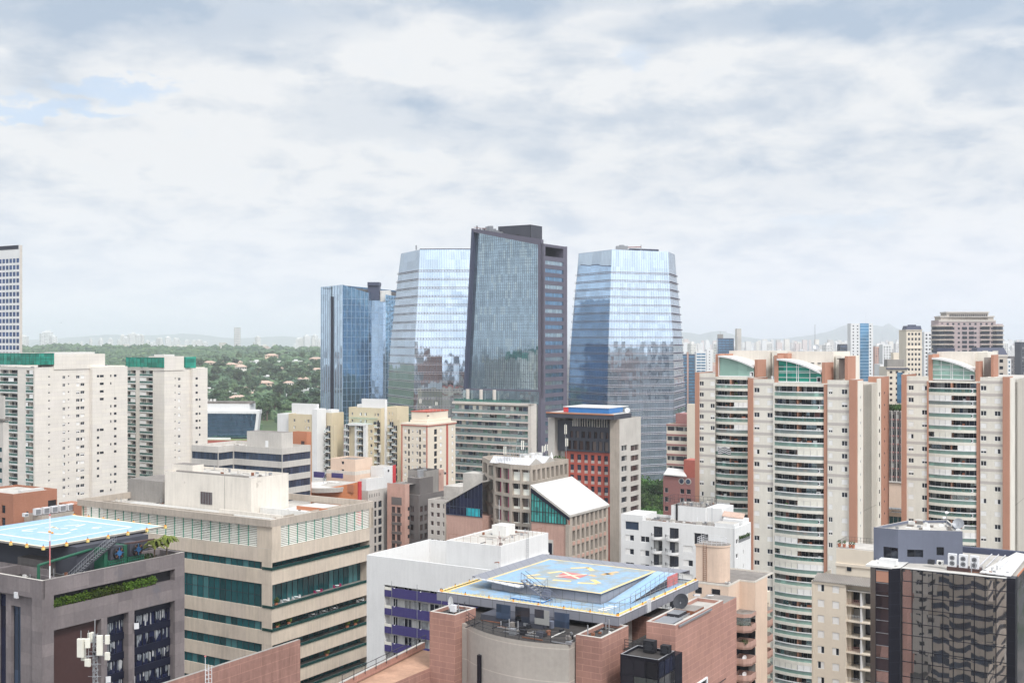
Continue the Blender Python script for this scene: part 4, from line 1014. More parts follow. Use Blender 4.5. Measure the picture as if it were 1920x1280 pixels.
# plan: from the right corner to the left: front, inner corner, small side, front again
yb_ = b.w(pB[0], 0).y; pC = (pB[0], -6.5); xC2 = b.x(409, -6.5)
pC = (b.x(409, -6.5), -6.5); xin = pC[0]
S1 = b.y(582.5); zt_ = b.z(840)
poly = [(b.x(359, -6.5), -6.5), (xin, -6.5), (xin, 0), (0, 0), (0, S1), (b.x(359, -6.5), S1)]
zw = [b.z(852), b.z(878.5), b.z(904), b.z(929)]
mk = lambda L: [(.05, L-.05, z-3.6*.62, z, ('strip', 'office_blue', 1.25, 'dark_metal'), .3) for z in (zw[0], zw[0]-4.1, zw[0]-8.2, zw[0]-12.3, zw[0]-16.4)]
Ls = [(Vector(poly[(i+1) % 6])-Vector(poly[i])).length for i in range(6)]
b.shell(poly, 0, zt_, 'light_concrete', {0: mk(Ls[0]), 1: mk(Ls[1]), 2: mk(Ls[2]), 3: mk(Ls[3])}, ph=1.0, roof='roof_pale')
clutter(b, poly[0][0]+1, -1, 1, S1-1, zt_-1, 50, 5, .9)
b.wall.box(b.x(463, 2), b.x(528, 2), 2, b.y(549, b.x(528, 2)), zt_-1, b.z(812, 0, 2), 'light_concrete', 'roof_grey'); b.wall.box(b.x(498, 2), b.x(503, 2), 1.9, 1.98, zt_-1, zt_+1.8, 'white_paint')
b.done()
bb = B('brick_stair_block', 'plain red brick stair block beside the stepped concrete office', 575, 372)
bb.box(bb.x(549), 0, 0, bb.y(584), 0, bb.z(810), 'terracotta_plain', ph=.5); bb.wall.box(bb.x(565), bb.x(571), -.1, -.02, bb.z(834), bb.z(827), 'maroon'); bb.done()

# --- the pair of yellow apartment buildings
def yellow(label, c0, c1, ycore, D, off, segs, rows_z):
    """segs = (pxL, corner, pxR, ytop, material) boxes from back to front"""
    b = B('apartment_building', label, c1, D, 'apartment building', 'yellow and white apartment buildings')
    b.box(b.x(c0), 0, 0, b.y(c1+4), 0, b.z(ycore), 'white_render', ph=.4, roof='roof_pale')
    for (l, c, r_, yt, mat, depth_y, cols, cs) in segs:
        xc = b.x(c, depth_y); xl = b.x(l, depth_y); yr = b.y(r_, xc) if r_ > c else depth_y+8
        z = b.z(yt, xc, depth_y); yend = max(yr, depth_y+1)
        st = lambda i, j: rng.choice([('slide', 0), ('plain', 'win_dark', 'white_paint'), ('slide', 3), ('slide', 2)])
        zr = z-2.2
        b.box(xl, xc, depth_y, yend, 0, z, mat, grid(fx(b, cols, xl, depth_y), zr, 1.3, 3.0, 18, st), grid(sy(b, cs, depth_y, xc), zr, 1.3, 3.0, 18, st), ph=.5, roof='roof_pale')
    return b
def bal_stack(b, px0, px1, y, ztop, n, fh=3.0, d_=1.3, mat='white_render'):
    x0, x1 = b.x(px0, y), b.x(px1, y)
    m = M(); w = x1-x0; m.box(0, w, -d_, 0.02, -.15, 0, mat); m.box(0, w, -d_, -d_+.08, 0, .35, mat); m.box(.05, w-.05, -d_+.02, -d_+.06, .35, .95, 'clear_pane'); m.bar((0, -d_+.04, .98), (w, -d_+.04, .98), .04, 'white_paint')
    m.box(.15, w-.15, -.06, -.01, 0, 2.2, 'win_dark'); m.box(w*.5-.04, w*.5+.04, -.1, -.06, 0, 2.2, 'white_paint')
    if w > 2.5: m.box(.05, .5, -d_*.8, -.1, .0, 1.0, 'cream_panel')
    for i in range(n): b.put('balcony', m, (x0, y, ztop-fh*i))
b = yellow('yellow and white apartment building behind the stepped concrete office, left of the pair', 547, 594, 757.5, 500, 0, [
    (520, 541, 541, 776, 'white_render', -3, [], []), (541, 585, 585, 777, 'yellow_render', -4.5, [(550, 553.5), (571, 573), (576, 580)], []),
    (595, 622, 622, 774, 'yellow_render', 1.5, [(602, 606), (609, 611.5)], []), (620, 626, 632, 798, 'yellow_render', -1.5, [], [])], 0)
b.wall.box(b.x(585, -5), b.x(594, -5), -5, 1, 0, b.z(765), 'white_render'); b.wall.box(b.x(600), b.x(613), 3, 8, b.z(776), b.z(768), 'white_render')
bal_stack(b, 605, 614, .9, b.z(810), 16); bal_stack(b, 613, 620, -.8, b.z(806), 16)
b.done()
b = yellow('yellow and white apartment building with a roof terrace, right of the pair', 678, 722, 748.5, 490, 0, [
    (647, 652, 652, 795, 'white_render', -6.5, [], []), (652, 665, 665, 800, 'yellow_render', -5.5, [], []), (665, 668.5, 668.5, 795, 'white_render', -6.5, [], []), (668, 682, 682, 800, 'yellow_render', -5.5, [], []), (681, 686.5, 686.5, 795, 'white_render', -7, [], []),
    (654, 714, 714, 765, 'yellow_render', -2.5, [(659, 662), (674, 678.5), (683, 687.5), (702, 704), (707, 710.5)], []), (686, 700, 700, 796, 'yellow_render', -5.6, [(694, 698)], []),
    (723, 745, 745, 763, 'yellow_render', 1.5, [(729, 731), (735, 736.5)], []), (745, 749, 753, 787, 'yellow_render', -1.5, [], [])], 0)
b.wall.box(b.x(664), b.x(680), 2, 8, b.z(766), b.z(760), 'white_render'); b.wall.box(b.x(654, -6.8), b.x(687, -6.8), -7.2, -2.6, b.z(799, 0, -6), b.z(795, 0, -6), 'white_render')
rl = railing([(b.x(647, -7), -7, b.z(795, 0, -7)), (b.x(697, -7), -7, b.z(795, 0, -7))], 1.2, 'white_paint', 2.0, 2); b.part('railing', rl)
m = M(); m.box(b.x(648, -7), b.x(696, -7), -7.0, -2.6, b.z(786, 0, -7), b.z(785, 0, -7), 'clear_pane'); b.part('terrace_canopy', m)
bal_stack(b, 648, 655, -6.6, b.z(806), 14); bal_stack(b, 672.5, 681, -6.0, b.z(806), 14); bal_stack(b, 700, 713, -3.0, b.z(800), 14, d_=2.2); bal_stack(b, 730, 738, .9, b.z(800), 14); bal_stack(b, 738, 745, -.8, b.z(806), 14)
b.done()
# pinkish building glimpsed between them
b = B('apartment_building', 'dusty pink building squeezed between the two yellow apartment buildings', 640, 560, 'building')
b.box(b.x(626), 0, 0, b.y(646), 0, b.z(796), 'classic_brick', grid(fx(b, [(634, 645)], b.x(626)), b.z(818), 2.2, 5, 10, ('strip', 'office_blue', 1.5, 'white_paint')), (), ph=.6); b.done()

# --- cream apartment tower with red stripes
b = B('apartment_tower', 'cream apartment tower with vertical red stripes and antennas on its roof', 801.5, 455, 'apartment tower')
x0 = b.x(753.5); S1 = b.y(854); zt_ = b.z(799)
sty = lambda i, j: rng.choice([('slide', 1), ('slide', 1), ('slide', 0), ('slide', 2)])
fo = grid(fx(b, [(758, 762), (772, 775), (780.5, 784), (793, 798)], x0), b.z(806), 1.3, 2.9, 20, sty)+grid(fx(b, [(764.8, 768.2), (785.6, 789)], x0), b.z(806), 1.9, 2.9, 20, ('plain', 'win_dark', 'black'))
so_ = grid(sy(b, [(825, 829), (847, 850.5)], 0), b.z(806), 1.4, 2.9, 20, sty)+grid(sy(b, [(814, 819.5)], 0), b.z(806), 2.1, 2.9, 20, ('plain', 'win_dark', 'black'))
b.box(x0, 0, 0, S1, 0, zt_, 'pale_cream', fo, so_, ph=.4)
for xx in (b.x(754.5), 0): b.wall.box(xx-.45, xx+.03, -.12, -.02, 0, zt_, 'red_stripe')
yr = b.y(836.5); b.wall.box(.02, .12, yr, yr+1.3, 0, zt_, 'red_stripe'); b.wall.box(x0-.3, .4, -.4, S1+.3, zt_, zt_+.35, 'red_stripe'); b.wall.box(x0-.3, .4, -.4, S1+.3, zt_+.35, zt_+1.0, 'pale_cream')
xc = b.x(830, 6); b.wall.box(b.x(771.5, 3), -2.2, 3, b.y(840, -2.2), zt_, b.z(774), 'pale_cream', 'roof_grey'); b.wall.box(b.x(771.5, 3)-.2, -2.0, 2.8, b.y(840, -2.2)+.2, b.z(774), b.z(774)+.4, 'red_stripe')
b.wall.box(b.x(769, 1.5), -1.2, 1.5, b.y(846, -1.2), zt_, zt_+2.2, 'pale_cream'); b.wall.box(b.x(801, 3), b.x(805, 3), 2.9, 2.98, b.z(781), b.z(779), 'black')
b.done(); ztc = b.z(774)+.4
for k, (px, h_) in enumerate(((782, 3), (788, 5), (795, 2.5), (812, 6), (818, 4), (826, 5), (833, 3.4), (806, 2))):
    x = b.x(px, 5); p = b.w(x, 5); antenna('antenna on the roof of the cream tower with red stripes', (p.x, p.y, ztc), h_, k % 3, 'antennas on the red striped tower')

# --- peach penthouse building behind the orange one
b = B('penthouse_block', 'peach rendered roof block with a walled terrace, behind the orange building', 666, 400)
zr = b.z(889); b.box(b.x(620), 0, 0, b.y(698), zr-30, b.z(861.5), 'peach_render', grid(fx(b, [(640, 645)], b.x(620)), b.z(866), 1.1, 2.8, 2, ('plain', 'win_dark', 'white_paint')), (), ph=.5, roof='roof_grey')
clutter(b, b.x(612), 1, -1.5, 10, zr, 40, 6, .7); b.wall.box(b.x(612, -2), 1.5, -2, b.y(712, 1.5), 0, zr, 'peach_render', 'roof_pale'); b.wall.ring([(b.x(612, -2), -2), (1.5, -2), (1.5, b.y(708, 1.5)), (b.x(612, -2), b.y(708, 1.5))], zr, zr+1.2, .25, 'offwhite')
b.done()
# --- orange building with disc roof
b = B('orange_building', 'orange curved building with a round white disc roof and a red edge', 671, 375)
x0 = b.x(556); zt_ = b.z(903); n = 14; pts = []
xe = b.x(671); cy = 0
for i in range(n+1):
    t = i/n; x = x0+(0-x0)*t; pts.append((x, -2.2*math.sin(math.pi*t)))
poly = pts+[(0, b.y(675.5)), (x0, 12)]
b.wall.prism(poly, 0, [b.z(922)+(zt_-b.z(922))*(i/n)**2.2 for i in range(n+1)]+[zt_, b.z(920)], 'orange_render', 'roof_pale')
b.wall.box(.02, .5, -.1, b.y(676), 0, zt_+.1, 'red_paint')
b.wall.box(b.x(655), b.x(666), -1.0, -.7, b.z(923), b.z(908), 'terracotta_plain'); b.wall.box(b.x(573), b.x(581), -2.4, -2.0, b.z(928), b.z(923.5), 'maroon')
cx = b.x(609, 1); rd = (b.x(653, 1)-b.x(565, 1))/2; zd = b.z(909, cx, 1)
m = M(); m.bar((cx, 1, zd-1.3), (cx, 1, zd), rd*.97, 'light_concrete', 40, rd); m.m[-1] = 'roof_white'; m.m[-2] = 'light_concrete'
for i in range(40):
    a, c_ = 2*math.pi*i/40, 2*math.pi*(i+1)/40; m.bar((cx+rd*.985*math.cos(a), 1+rd*.985*math.sin(a), zd+.15), (cx+rd*.985*math.cos(c_), 1+rd*.985*math.sin(c_), zd+.15), .18, 'light_concrete', 4)
m.box(cx-1, cx+3, 3, 5, zd, zd+.9, 'white_old'); m.bar((cx-4, 5, zd), (cx-4, 5, zd+2.2), .08, 'steel'); b.part('disc_roof', m)
m = M(); m.box(b.x(588, 14), b.x(607, 14), 14, 14.5, b.z(905, 0, 14), b.z(894, 0, 14), 'purple_tile'); m.box(b.x(625, 14), b.x(645, 14), 13, 13.5, b.z(902, 0, 14), b.z(893, 0, 14), 'purple_tile'); b.part('roof_screen', m)
b.done()
# --- white block right of it
b = B('white_block', 'white and pale grey block with a red strip, right of the orange building', 690, 392)
x0 = b.x(672); S1 = b.y(739); zt_ = b.z(920)
b.box(x0, 0, 0, S1, 0, zt_, 'light_concrete', (), grid(sy(b, [(702, 706), (709.5, 716)], 0), b.z(935, 0, 12), 2.2, 3.0, 14, ('plain', 'win_dark', 'dark_metal')), ph=.6)
ds = M()
for i in range(5): y = b.y(692+i*4.5, 0); b.wall.box(.02, .1, y, y+.5, zt_-2.3, zt_-1.2, 'grey_concrete')
yb2 = b.y(719, -1); b.wall.box(x0, -1.5, .8, b.y(719, -1.5), zt_-.5, b.z(899, 0, .8), 'white_render', 'roof_pale'); 
yt0 = b.y(702, -1.5); b.wall.box(x0-3, -1.5, b.y(719, -1.5), b.y(738, -1.5), 0, b.z(874, 0, 14), 'white_render', 'roof_pale'); b.wall.box(-1.48, -1.3, b.y(738, -1.5)-.6, b.y(741.5, -1.5), 0, b.z(873, 0, 14), 'red_paint')
b.wall.box(-1.48, -1.4, b.y(727, -1.5), b.y(729.5, -1.5), b.z(884, 0, 14), b.z(880, 0, 14), 'black')
b.done()
for k, (px, h_) in enumerate(((708, 5), (712, 8), (716, 4), (727, 5), (733, 3))):
    p = b.w(-5, b.y(px, -5)); antenna('telecom mast on the white block beside the yellow apartments', (p.x, p.y, b.z(875, 0, 14)), h_, 1 if k % 2 else 2, 'masts on the white block')
# --- pink and dark grey building
b = B('pink_grey_building', 'dusty pink and dark grey office with a stair tower, left of the sloping glass wing', 785, 395)
zr = 3.15; x0 = b.x(717); S1 = b.y(803)
b.face((b.x(767.5), 0), (0, 0), 0, b.z(929), grid(fx(b, [(768.8, 776)], b.x(767.5)), b.z(949.5), 2.1, zr, 14, ('plain', 'win_brown', 'dark_metal')), 'dark_brick_grey', .35)
b.face((0, 0), (0, S1), 0, b.z(929), grid(sy(b, [(787.5, 793), (796, 801.5)], 0), b.z(949.5), 2.1, zr, 14, ('plain', 'win_brown', 'dark_metal')), 'dark_brick_grey', .35)
clutter(b, b.x(765, 1), -1.5, 1.5, 20, b.z(898), 30, 7, .8); b.wall.box(b.x(765, 1), -.8, 1, b.y(832, -.8), 0, b.z(929), 'dark_brick_grey', 'roof_grey')
b.wall.box(b.x(764, 2), -1, 2, b.y(812, -1), b.z(931), b.z(898), 'dark_brick_grey', 'roof_grey')
b.wall.box(b.x(783, 12), -1.2, b.y(806, -1.2)-2, b.y(823, -1.2), b.z(931), b.z(877, 0, 18), 'grey_concrete', 'roof_dark'); b.wall.box(-7, -1.1, b.y(823, -1.1), b.y(832, -1.1), 0, b.z(878, 0, 20), 'pink_render')
for py in (14, 17): b.wall.box(-1.18, -1.1, py, py+1, b.z(890, 0, 16), b.z(886, 0, 16), 'black')
y_ = -4.2; xa, xb = b.x(726, y_), b.x(759.5, y_); zp = b.z(907.5, xb, y_)
b.face((xa, y_), (xb, y_), 0, zp, grid(fx(b, [(734.5, 741), (744.2, 751)], xa, y_), b.z(949.5), 2.1, zr, 14, ('plain', 'win_brown', 'dark_metal')), 'pink_render', .4, rev='dark_brick_grey')
b.wall.box(b.x(734, y_-.05), b.x(753, y_-.05), y_-.05, y_-.01, b.z(946), b.z(931.5), 'dark_brick_grey')
for i in range(14): z = b.z(949.5)-zr*i; b.wall.box(b.x(734, y_-.05), b.x(753, y_-.05), y_-.05, y_-.01, z-zr+.05, z-2.15, 'dark_brick_grey')
b.wall.q([(xb, y_, 0), (xb, b.y(767.5, xb), 0), (xb, b.y(767.5, xb), zp), (xb, y_, zp)], 'pink_render'); b.wall.q([(xa, y_, zp-.4), (xb, y_, zp-.4), (xb, 4, zp-.4), (xa, 4, zp-.4)], 'roof_grey')
for i in range(14): z = b.z(949.5)-zr*i; b.wall.box(xb+.01, xb+.06, y_+1.5, y_+2.4, z-1.2, z, 'black')
b.wall.box(b.x(717, -1), xa+.2, -1, 6, 0, b.z(923), 'dark_brick_grey')
m = M()
for i in range(3):
    y = b.y(786+i*5, -3); m.cyl(-3, y, .7, b.z(898), b.z(884), 'steel', 10)
b.part('water_tank', m)
b.done()
# --- light grey annex with sloping glass wing
b = B('office_block', 'light grey block with small square windows beside the sloping navy glass wing', 835.5, 378)
x0 = b.x(802.5); zt_ = b.z(938)
b.box(x0, 0, 0, b.y(860), 0, zt_, 'light_concrete', grid(fx(b, [(807.5, 813), (818.5, 824.5), (830, 833)], x0), b.z(945), 1.5, 2.95, 14, ('plain', 'win_brown', 'white_paint')), (), ph=.5)
b.wall.box(b.x(832, 6), b.x(862, 6), 6, 16, zt_-1, b.z(912, 0, 6), 'roof_pale'); b.done()

# --- beige concrete grid building with the two sloping glass wings
b = B('grid_building', 'beige concrete building with deep square window openings and a telecom farm on its gabled roof', 996, 300)
S1 = b.y(1066); zt_ = b.z(872.5); fh = 3.72
A_ = (b.x(957), 0.0)
def along(p, d, px):
    k = (px-960)/F; o_ = b.w(*p); dv = b.ex*d.x+b.ey*d.y; t = (k*o_.y-o_.x)/(dv.x-k*dv.y); return (p[0]+d.x*t, p[1]+d.y*t)
pC_ = along(A_, Vector((-.93, .37)).normalized(), 926); pD_ = along(pC_, Vector((-.72, .70)).normalized(), 904)
poly = [pD_, pC_, A_, (0, 0), (0, S1), (pD_[0], S1)]
zw = b.z(881.5); nrow = 16
def gops(L, n, w_, stf): return grid(even(.3, L-.3, n, w_), zw, 2.95, fh, nrow, stf)
Lf = [(Vector(poly[(i+1) % 6])-Vector(poly[i])).length for i in range(6)]
st0 = lambda i, j: ('tall', rng.choice(['win_mixed', 'win_teal']), 'cream_panel')
st1 = lambda i, j: ('tint', 'magenta')
st2 = lambda i, j: ('tall', rng.choice(['win_brown', 'win_dark']), 'slat', (.75, .5, .2, .05)[min(i, 3)])
st3 = lambda i, j: ('plain', rng.choice(['win_brown', 'win_mixed', 'office_blue']), 'cream_panel')
b.shell(poly, 0, zt_, 'sill_concrete', {0: gops(Lf[0], 2, Lf[0]*.33, st0), 1: gops(Lf[1], 2, Lf[1]*.36, st1), 2: gops(Lf[2], 2, Lf[2]*.37, st2), 3: gops(Lf[3], 8, Lf[3]/8*.62, st3)}, ph=1.2, roof='roof_grey', depth=.9)
# gabled sheet metal roof
m = M(); xa, xb = pC_[0]-1, b.x(995, 1)-.3; zg = b.z(858, -4, 4); ze = zt_-.2
for (xs, xe, ya, yb2, yc) in ((xa, xb, .6, 4.2, 7.8), (xa+4.5, xb+2.6 if 0 else -.6, 8.0, 11, 14)):
    ya = max(ya, .6)
    m.q([(xs, ya+1.6, ze), (xe, ya, ze), (xe, yb2, zg), (xs, yb2, zg)], 'metal_sheet'); m.q([(xe, yc, ze), (xs, yc, ze), (xs, yb2, zg), (xe, yb2, zg)], 'metal_sheet'); m.q([(xe, ya, ze), (xe, yc, ze), (xe, yb2, zg)], 'roof_pale')
b.part('gable_roof', m)
clutter(b, xa, -1, 1, S1-1, zt_-1.2, 120, 8, .8); b.done(); gridb = b; ztg = zt_
kinds = [(946, 2, 8, 1), (951, 3, 6.5, 2), (956, 3, 9.5, 2), (963, 5, 7, 0), (968, 7, 9, 0), (974, 6, 6, 2), (979, 8, 10, 1), (985, 9, 8, 0), (990, 10, 11, 0), (996, 12, 6, 2), (1018, 17, 6.5, 1), (1024, 19, 7, 1), (1062, 27, 9, 1), (1054, 25, 3, 2), (1008, 16, 3, 0)]
for px, y, h_, k in kinds:
    p = b.w(b.x(px, y), y); antenna('telecom mast on the gabled roof of the beige grid building', (p.x, p.y, ztg-1.3), h_*.62+1, k, 'masts on the beige grid building')
for px, y in ((983, 9), (987, 10), (996, 11), (1003, 13), (1009, 14)):
    m = M(); m.box(-.9, .9, -.8, .8, 0, 2.4, 'white_render'); m.box(-1.0, 1.0, -.9, .9, 2.4, 2.5, 'white_old'); m.box(-.5, .5, -.84, -.8, .2, 2.1, 'light_concrete')
    p = b.w(b.x(px, y), y); solo('equipment_cabinet', m, 'white equipment cabinet behind the gables of the beige grid building', 'cabinet', 'equipment cabinets on the beige grid building', (p.x, p.y, ztg-.6), GRID)
for px, y in ((1037, 22), (1045, 24), (1052, 26)):
    m = M(); m.leaves((0, 0, .6), (1.5, 1, .8), 60, .3, 'leaf_near'); m.box(-.8, .8, -.4, .4, 0, .4, 'rust'); p = b.w(b.x(px, y), y)
    solo('roof_shrub', m, 'scrubby plants on the roof edge of the beige grid building', 'plant', 'plants on the beige grid building', (p.x, p.y, ztg-1.2), GRID)
p = b.w(b.x(1034, 20), 20); m = M(); m.bar((0, 0, 0), (0, 0, 2.6), .75, 'white_paint', 10, .1); m.bar((0, 0, 2.6), (0, 0, 4), .05, 'steel'); solo('roof_cone', m, 'white cone shaped cover on the roof behind the gables', 'roof vent', loc=(p.x, p.y, ztg-1))

# --- right-hand sloping glass wing, white roof
b = B('sloping_wing', 'wing with sloping white roof and green glass gable, right of the beige grid building', 1068, 287)
yq = b.loc(gridb.w(0, 0))[1]; x0 = b.loc(gridb.w(0, 0))[0]; x0 = b.x(996.5); S1 = b.y(1140.5); zlo = b.z(965.5); zhi = b.z(912, x0, 0); zg_ = b.z(984)
L = -x0
b.face((0, 0), (0, S1), 0, zlo-.5, grid(even(1.0, S1-.8, 8, S1/8*.52), b.z(969), 2.6, fh, 14, lambda i, j: ('tall', 'win_dark' if i % 2 else 'office_blue', 'cream_panel')), 'sill_concrete', .7)
for i in range(14):
    for u0, u1 in even(1.0, S1-.8, 8, S1/8*.52): z = b.z(969)-2.6-fh*i; b.wall.box(.01, .07, u0, u1, z-.95, z-.12, 'pink_render')
b.wall.q([(x0, 0, 0), (0, 0, 0), (0, 0, zg_), (x0, 0, zg_)], 'pink_render'); b.wall.box(-1.0, .02, -.3, -.02, 0, zg_+.1, 'sill_concrete')
xd0, xd1 = b.x(1027), b.x(1035.5); b.wall.box(xd0-.5, xd1+.3, -.12, -.01, b.z(1042), b.z(1015), 'light_concrete'); b.wall.box(xd0, xd1, -.16, -.121, b.z(1042), b.z(1021), 'navy')
m = M(); m.prism([(x0, -.5), (.3, -.5), (.3, S1+.2), (x0, S1+.2)], [zhi-.1, zlo-.5, zlo-.5, zhi-.1], [zhi+.5, zlo+.1, zlo+.1, zhi+.5], 'roof_pale', 'roof_white'); b.part('roof', m)
m = M(); m.q([(x0, -.08, zg_), (-.9, -.08, zg_), (-.9, -.08, zlo-.2), (x0, -.08, zhi-.4)], 'teal_bright'); b.part('glass_gable', m)
m = M()
for i in range(13): x = x0+(L-.9)*i/12; m.box(x-.07, x+.07, -.22, -.09, zg_, zhi-.4+(zlo-.2-zhi+.4)*i/12, 'dark_metal')
for z in (zg_+.1, zg_+2.7, zg_+5.4, zg_+7.2):
    t = min(1, max(0, (zhi-.4-z)/(zhi-zlo+.2))); m.box(x0, x0+(L-.9)*t, -.2, -.09, z-.06, z+.06, 'dark_metal')
m.prism([(x0, -.4), (.1, -.4), (.1, -.1), (x0, -.1)], [zhi-1.3, zlo-1.3, zlo-1.3, zhi-1.3], [zhi-.3, zlo-.5, zlo-.5, zhi-.3], 'navy'); b.part('glazing_bar', m)
rl_ = M(); rl_.box(1.2, 2.2, 4, 9, zlo-2, zlo-1.4, 'pale_stone'); b.done()
# --- left-hand sloping glass wing, navy
b = B('sloping_wing', 'wing with sloping navy glass gable over pink wall, left of the beige grid building', 904.5, 309)
x0 = b.x(837); zhi = b.z(903); zlo = b.z(943.5, x0); zg_ = b.z(970)
b.wall.box(x0, 0, 0, 14, 0, zg_, 'pink_render'); b.wall.box(x0-.5, x0, -.1, 14, 0, zlo-.3, 'sill_concrete')
m = M(); m.q([(x0, -.05, zg_), (0, -.05, zg_), (0, -.05, zhi), (x0, -.05, zlo)], 'navy_glass'); m.q([(b.x(875), -.07, zg_+.05), (b.x(900), -.07, zg_+.05), (b.x(900), -.07, b.z(953.5)), (b.x(875), -.07, b.z(953.5))], 'cyan_panel'); b.part('glass_gable', m)
m = M(); m.prism([(x0-.6, -.4), (.1, -.4), (.1, 14), (x0-.6, 14)], [zlo-.1, zhi-.1, zhi-.1, zlo-.1], [zlo+.3, zhi+.3, zhi+.3, zlo+.3], 'roof_pale'); b.part('roof', m)
m = M()
for i in range(11): x = x0-x0*i/10; m.box(x-.05, x+.05, -.15, -.08, zg_, zlo+(zhi-zlo)*i/10, 'slate')
m.box(x0, 0, -.15, -.08, zg_, zg_+.2, 'slate'); m.box(x0, 0, -.14, -.08, b.z(953.5)-.05, b.z(953.5)+.05, 'slate'); b.part('glazing_bar', m)
b.wall.box(b.x(868, 8), b.x(905, 8), 8, 13, zg_, b.z(884, 0, 8)-1, 'roof_pale'); b.done()

# --- tower with red grid, black top and a helipad
b = B('office_tower', 'concrete framed office tower with a red window grid, black upper floors and a rooftop helipad', 1161.5, 372)
S1 = b.y(1201.5); zt_ = b.z(785.5); xp = b.x(1143.5); xq = b.x(1050); x0 = b.x(1027.5); x0b = b.x(1040); fh = 3.37
b.face((0, 0), (0, S1), 0, zt_, grid(sy(b, [(1165.2, 1175.8)], 0), b.z(836), 1.75, fh, 24, ('plain', 'win_mixed', 'grey_metal'))+grid(sy(b, [(1182.5, 1197.5)], 0), b.z(834.2, 0, 10), 1.9, fh, 24, ('strip', 'win_brown', 1.4, 'dark_metal')), 'light_concrete', .45)
b.wall.q([(xp, 0, 0), (0, 0, 0), (0, 0, zt_), (xp, 0, zt_)], 'sill_concrete'); b.wall.q([(xp, 0, 0), (xp, 5, 0), (xp, 5, zt_), (xp, 0, zt_)], 'sill_concrete')
b.wall.box(x0, x0b, 0, S1, 0, zt_, 'light_concrete', 'roof_grey'); b.wall.box(x0b, xq, 4, S1, 0, zt_, 'light_concrete'); b.wall.q([(x0, S1, 0), (0, S1, 0), (0, S1, zt_), (x0, S1, zt_)], 'light_concrete'); b.wall.q([(x0, 0, zt_-.1), (0, 0, zt_-.1), (0, S1, zt_-.1), (x0, S1, zt_-.1)], 'roof_grey')
ym = 2.5; xr0 = b.x(1064.5, ym); xr1 = b.x(1143, ym); zr_ = b.z(849, xr1, ym)
b.face((xr0-1, ym), (xr1+1.5, ym), 0, zr_, grid([(u+1, v+1) for u, v in fx(b, [(1069, 1076), (1082, 1089.5), (1095, 1102), (1107.5, 1114.5), (1120, 1127), (1132.5, 1140)], xr0, ym)], zr_-1.0, 2.75, fh*1.02, 22, ('half', 'office_blue', 'light_concrete')), 'red_stripe', .45)
b.part('red_facade', b.wall) if 0 else None
m = M(); b.face((xq-2, ym-.6), (xr1+1.5, ym-.6), zr_+.02, zt_-1.2, grid([(u+2-(xr0-xq)*0, v+2) for u, v in fx(b, [(1070, 1076), (1081, 1087), (1092, 1098.5), (1104, 1110), (1115, 1121), (1126, 1132.5), (1137, 1142)], xq, ym)], b.z(812.5), 2.2, 50, 1, ('plain', 'win_brown', 'charcoal'))+grid([(u+2, v+2) for u, v in fx(b, [(1066, 1072), (1076, 1084), (1087, 1095), (1099, 1107), (1111, 1119), (1123, 1131), (1134, 1142)], xq, ym)], b.z(831), 3.0, 50, 1, ('plain', 'win_brown', 'charcoal')), 'charcoal', .6, m)
b.part('black_facade', m)
m = M()
for p, q in ((1074, 1103), (1111, 1138)): m.q([(b.x(p, 1.6), 1.6, b.z(803)), (b.x(q, 1.6), 1.6, b.z(803)), (b.x(q, 1.6), 1.6, b.z(783.5)), (b.x(p, 1.6), 1.6, b.z(783.5))], 'win_mixed')
for i in range(15): x = b.x(1074, 1.5)+(b.x(1138, 1.5)-b.x(1074, 1.5))*i/14; m.box(x-.07, x+.07, 1.42, 1.55, b.z(803), b.z(783), 'cream_panel')
b.part('penthouse_glazing', m)
zd = b.z(776.5); m = M(); xd1 = b.x(1151, -3); m.prism([(b.x(1024, -3), -3), (xd1, -3), (xd1, S1*.62), (b.x(1024, -3), S1*.9)], zd-1.6, zd, 'charcoal', 'roof_pale'); m.box(b.x(1024, -3), xd1, -3.15, -3.0, zd-.25, zd+.15, 'terracotta_plain'); b.part('deck', m)
m = M(); q0 = b.h(1060, 767, zd+1.9); xh1 = b.x(1142, 0.5); xh0 = b.x(1062, .5); yh = b.y(1168, xh1); m.box(xh0, xh1, .5, yh, zd+.1, zd+1.7, 'bright_blue', 'roof_white'); m.box(xh0-1, xh0+.8, .3, 1.5, zd+.1, zd+1.72, 'red_paint'); m.box(xh0-1.2, xh1+.1, .2, yh+4, zd+1.72, zd+1.95, 'metal_sheet', 'roof_white'); b.part('helipad', m)
rl_ = railing([(xd1-.2, 2, zd), (xd1-.2, S1*.6, zd), (2, S1*.9, zt_)], 1.2, 'steel', 1.4, 2, .04); b.part('railing', rl_)
m = M(); m.dish((-3, S1*.75, zt_+2.2), (.4, -1, .4), .9, 'white_paint'); m.bar((-3, S1*.75, zt_), (-3, S1*.75, zt_+2), .08, 'steel'); b.part('satellite_dish', m)
b.done()
p = b.w(b.x(1060, -8), -8); antenna('tall white panel mast against the black floors of the helipad tower', (p.x, p.y, b.z(850, 0, -8)), 9, 1)

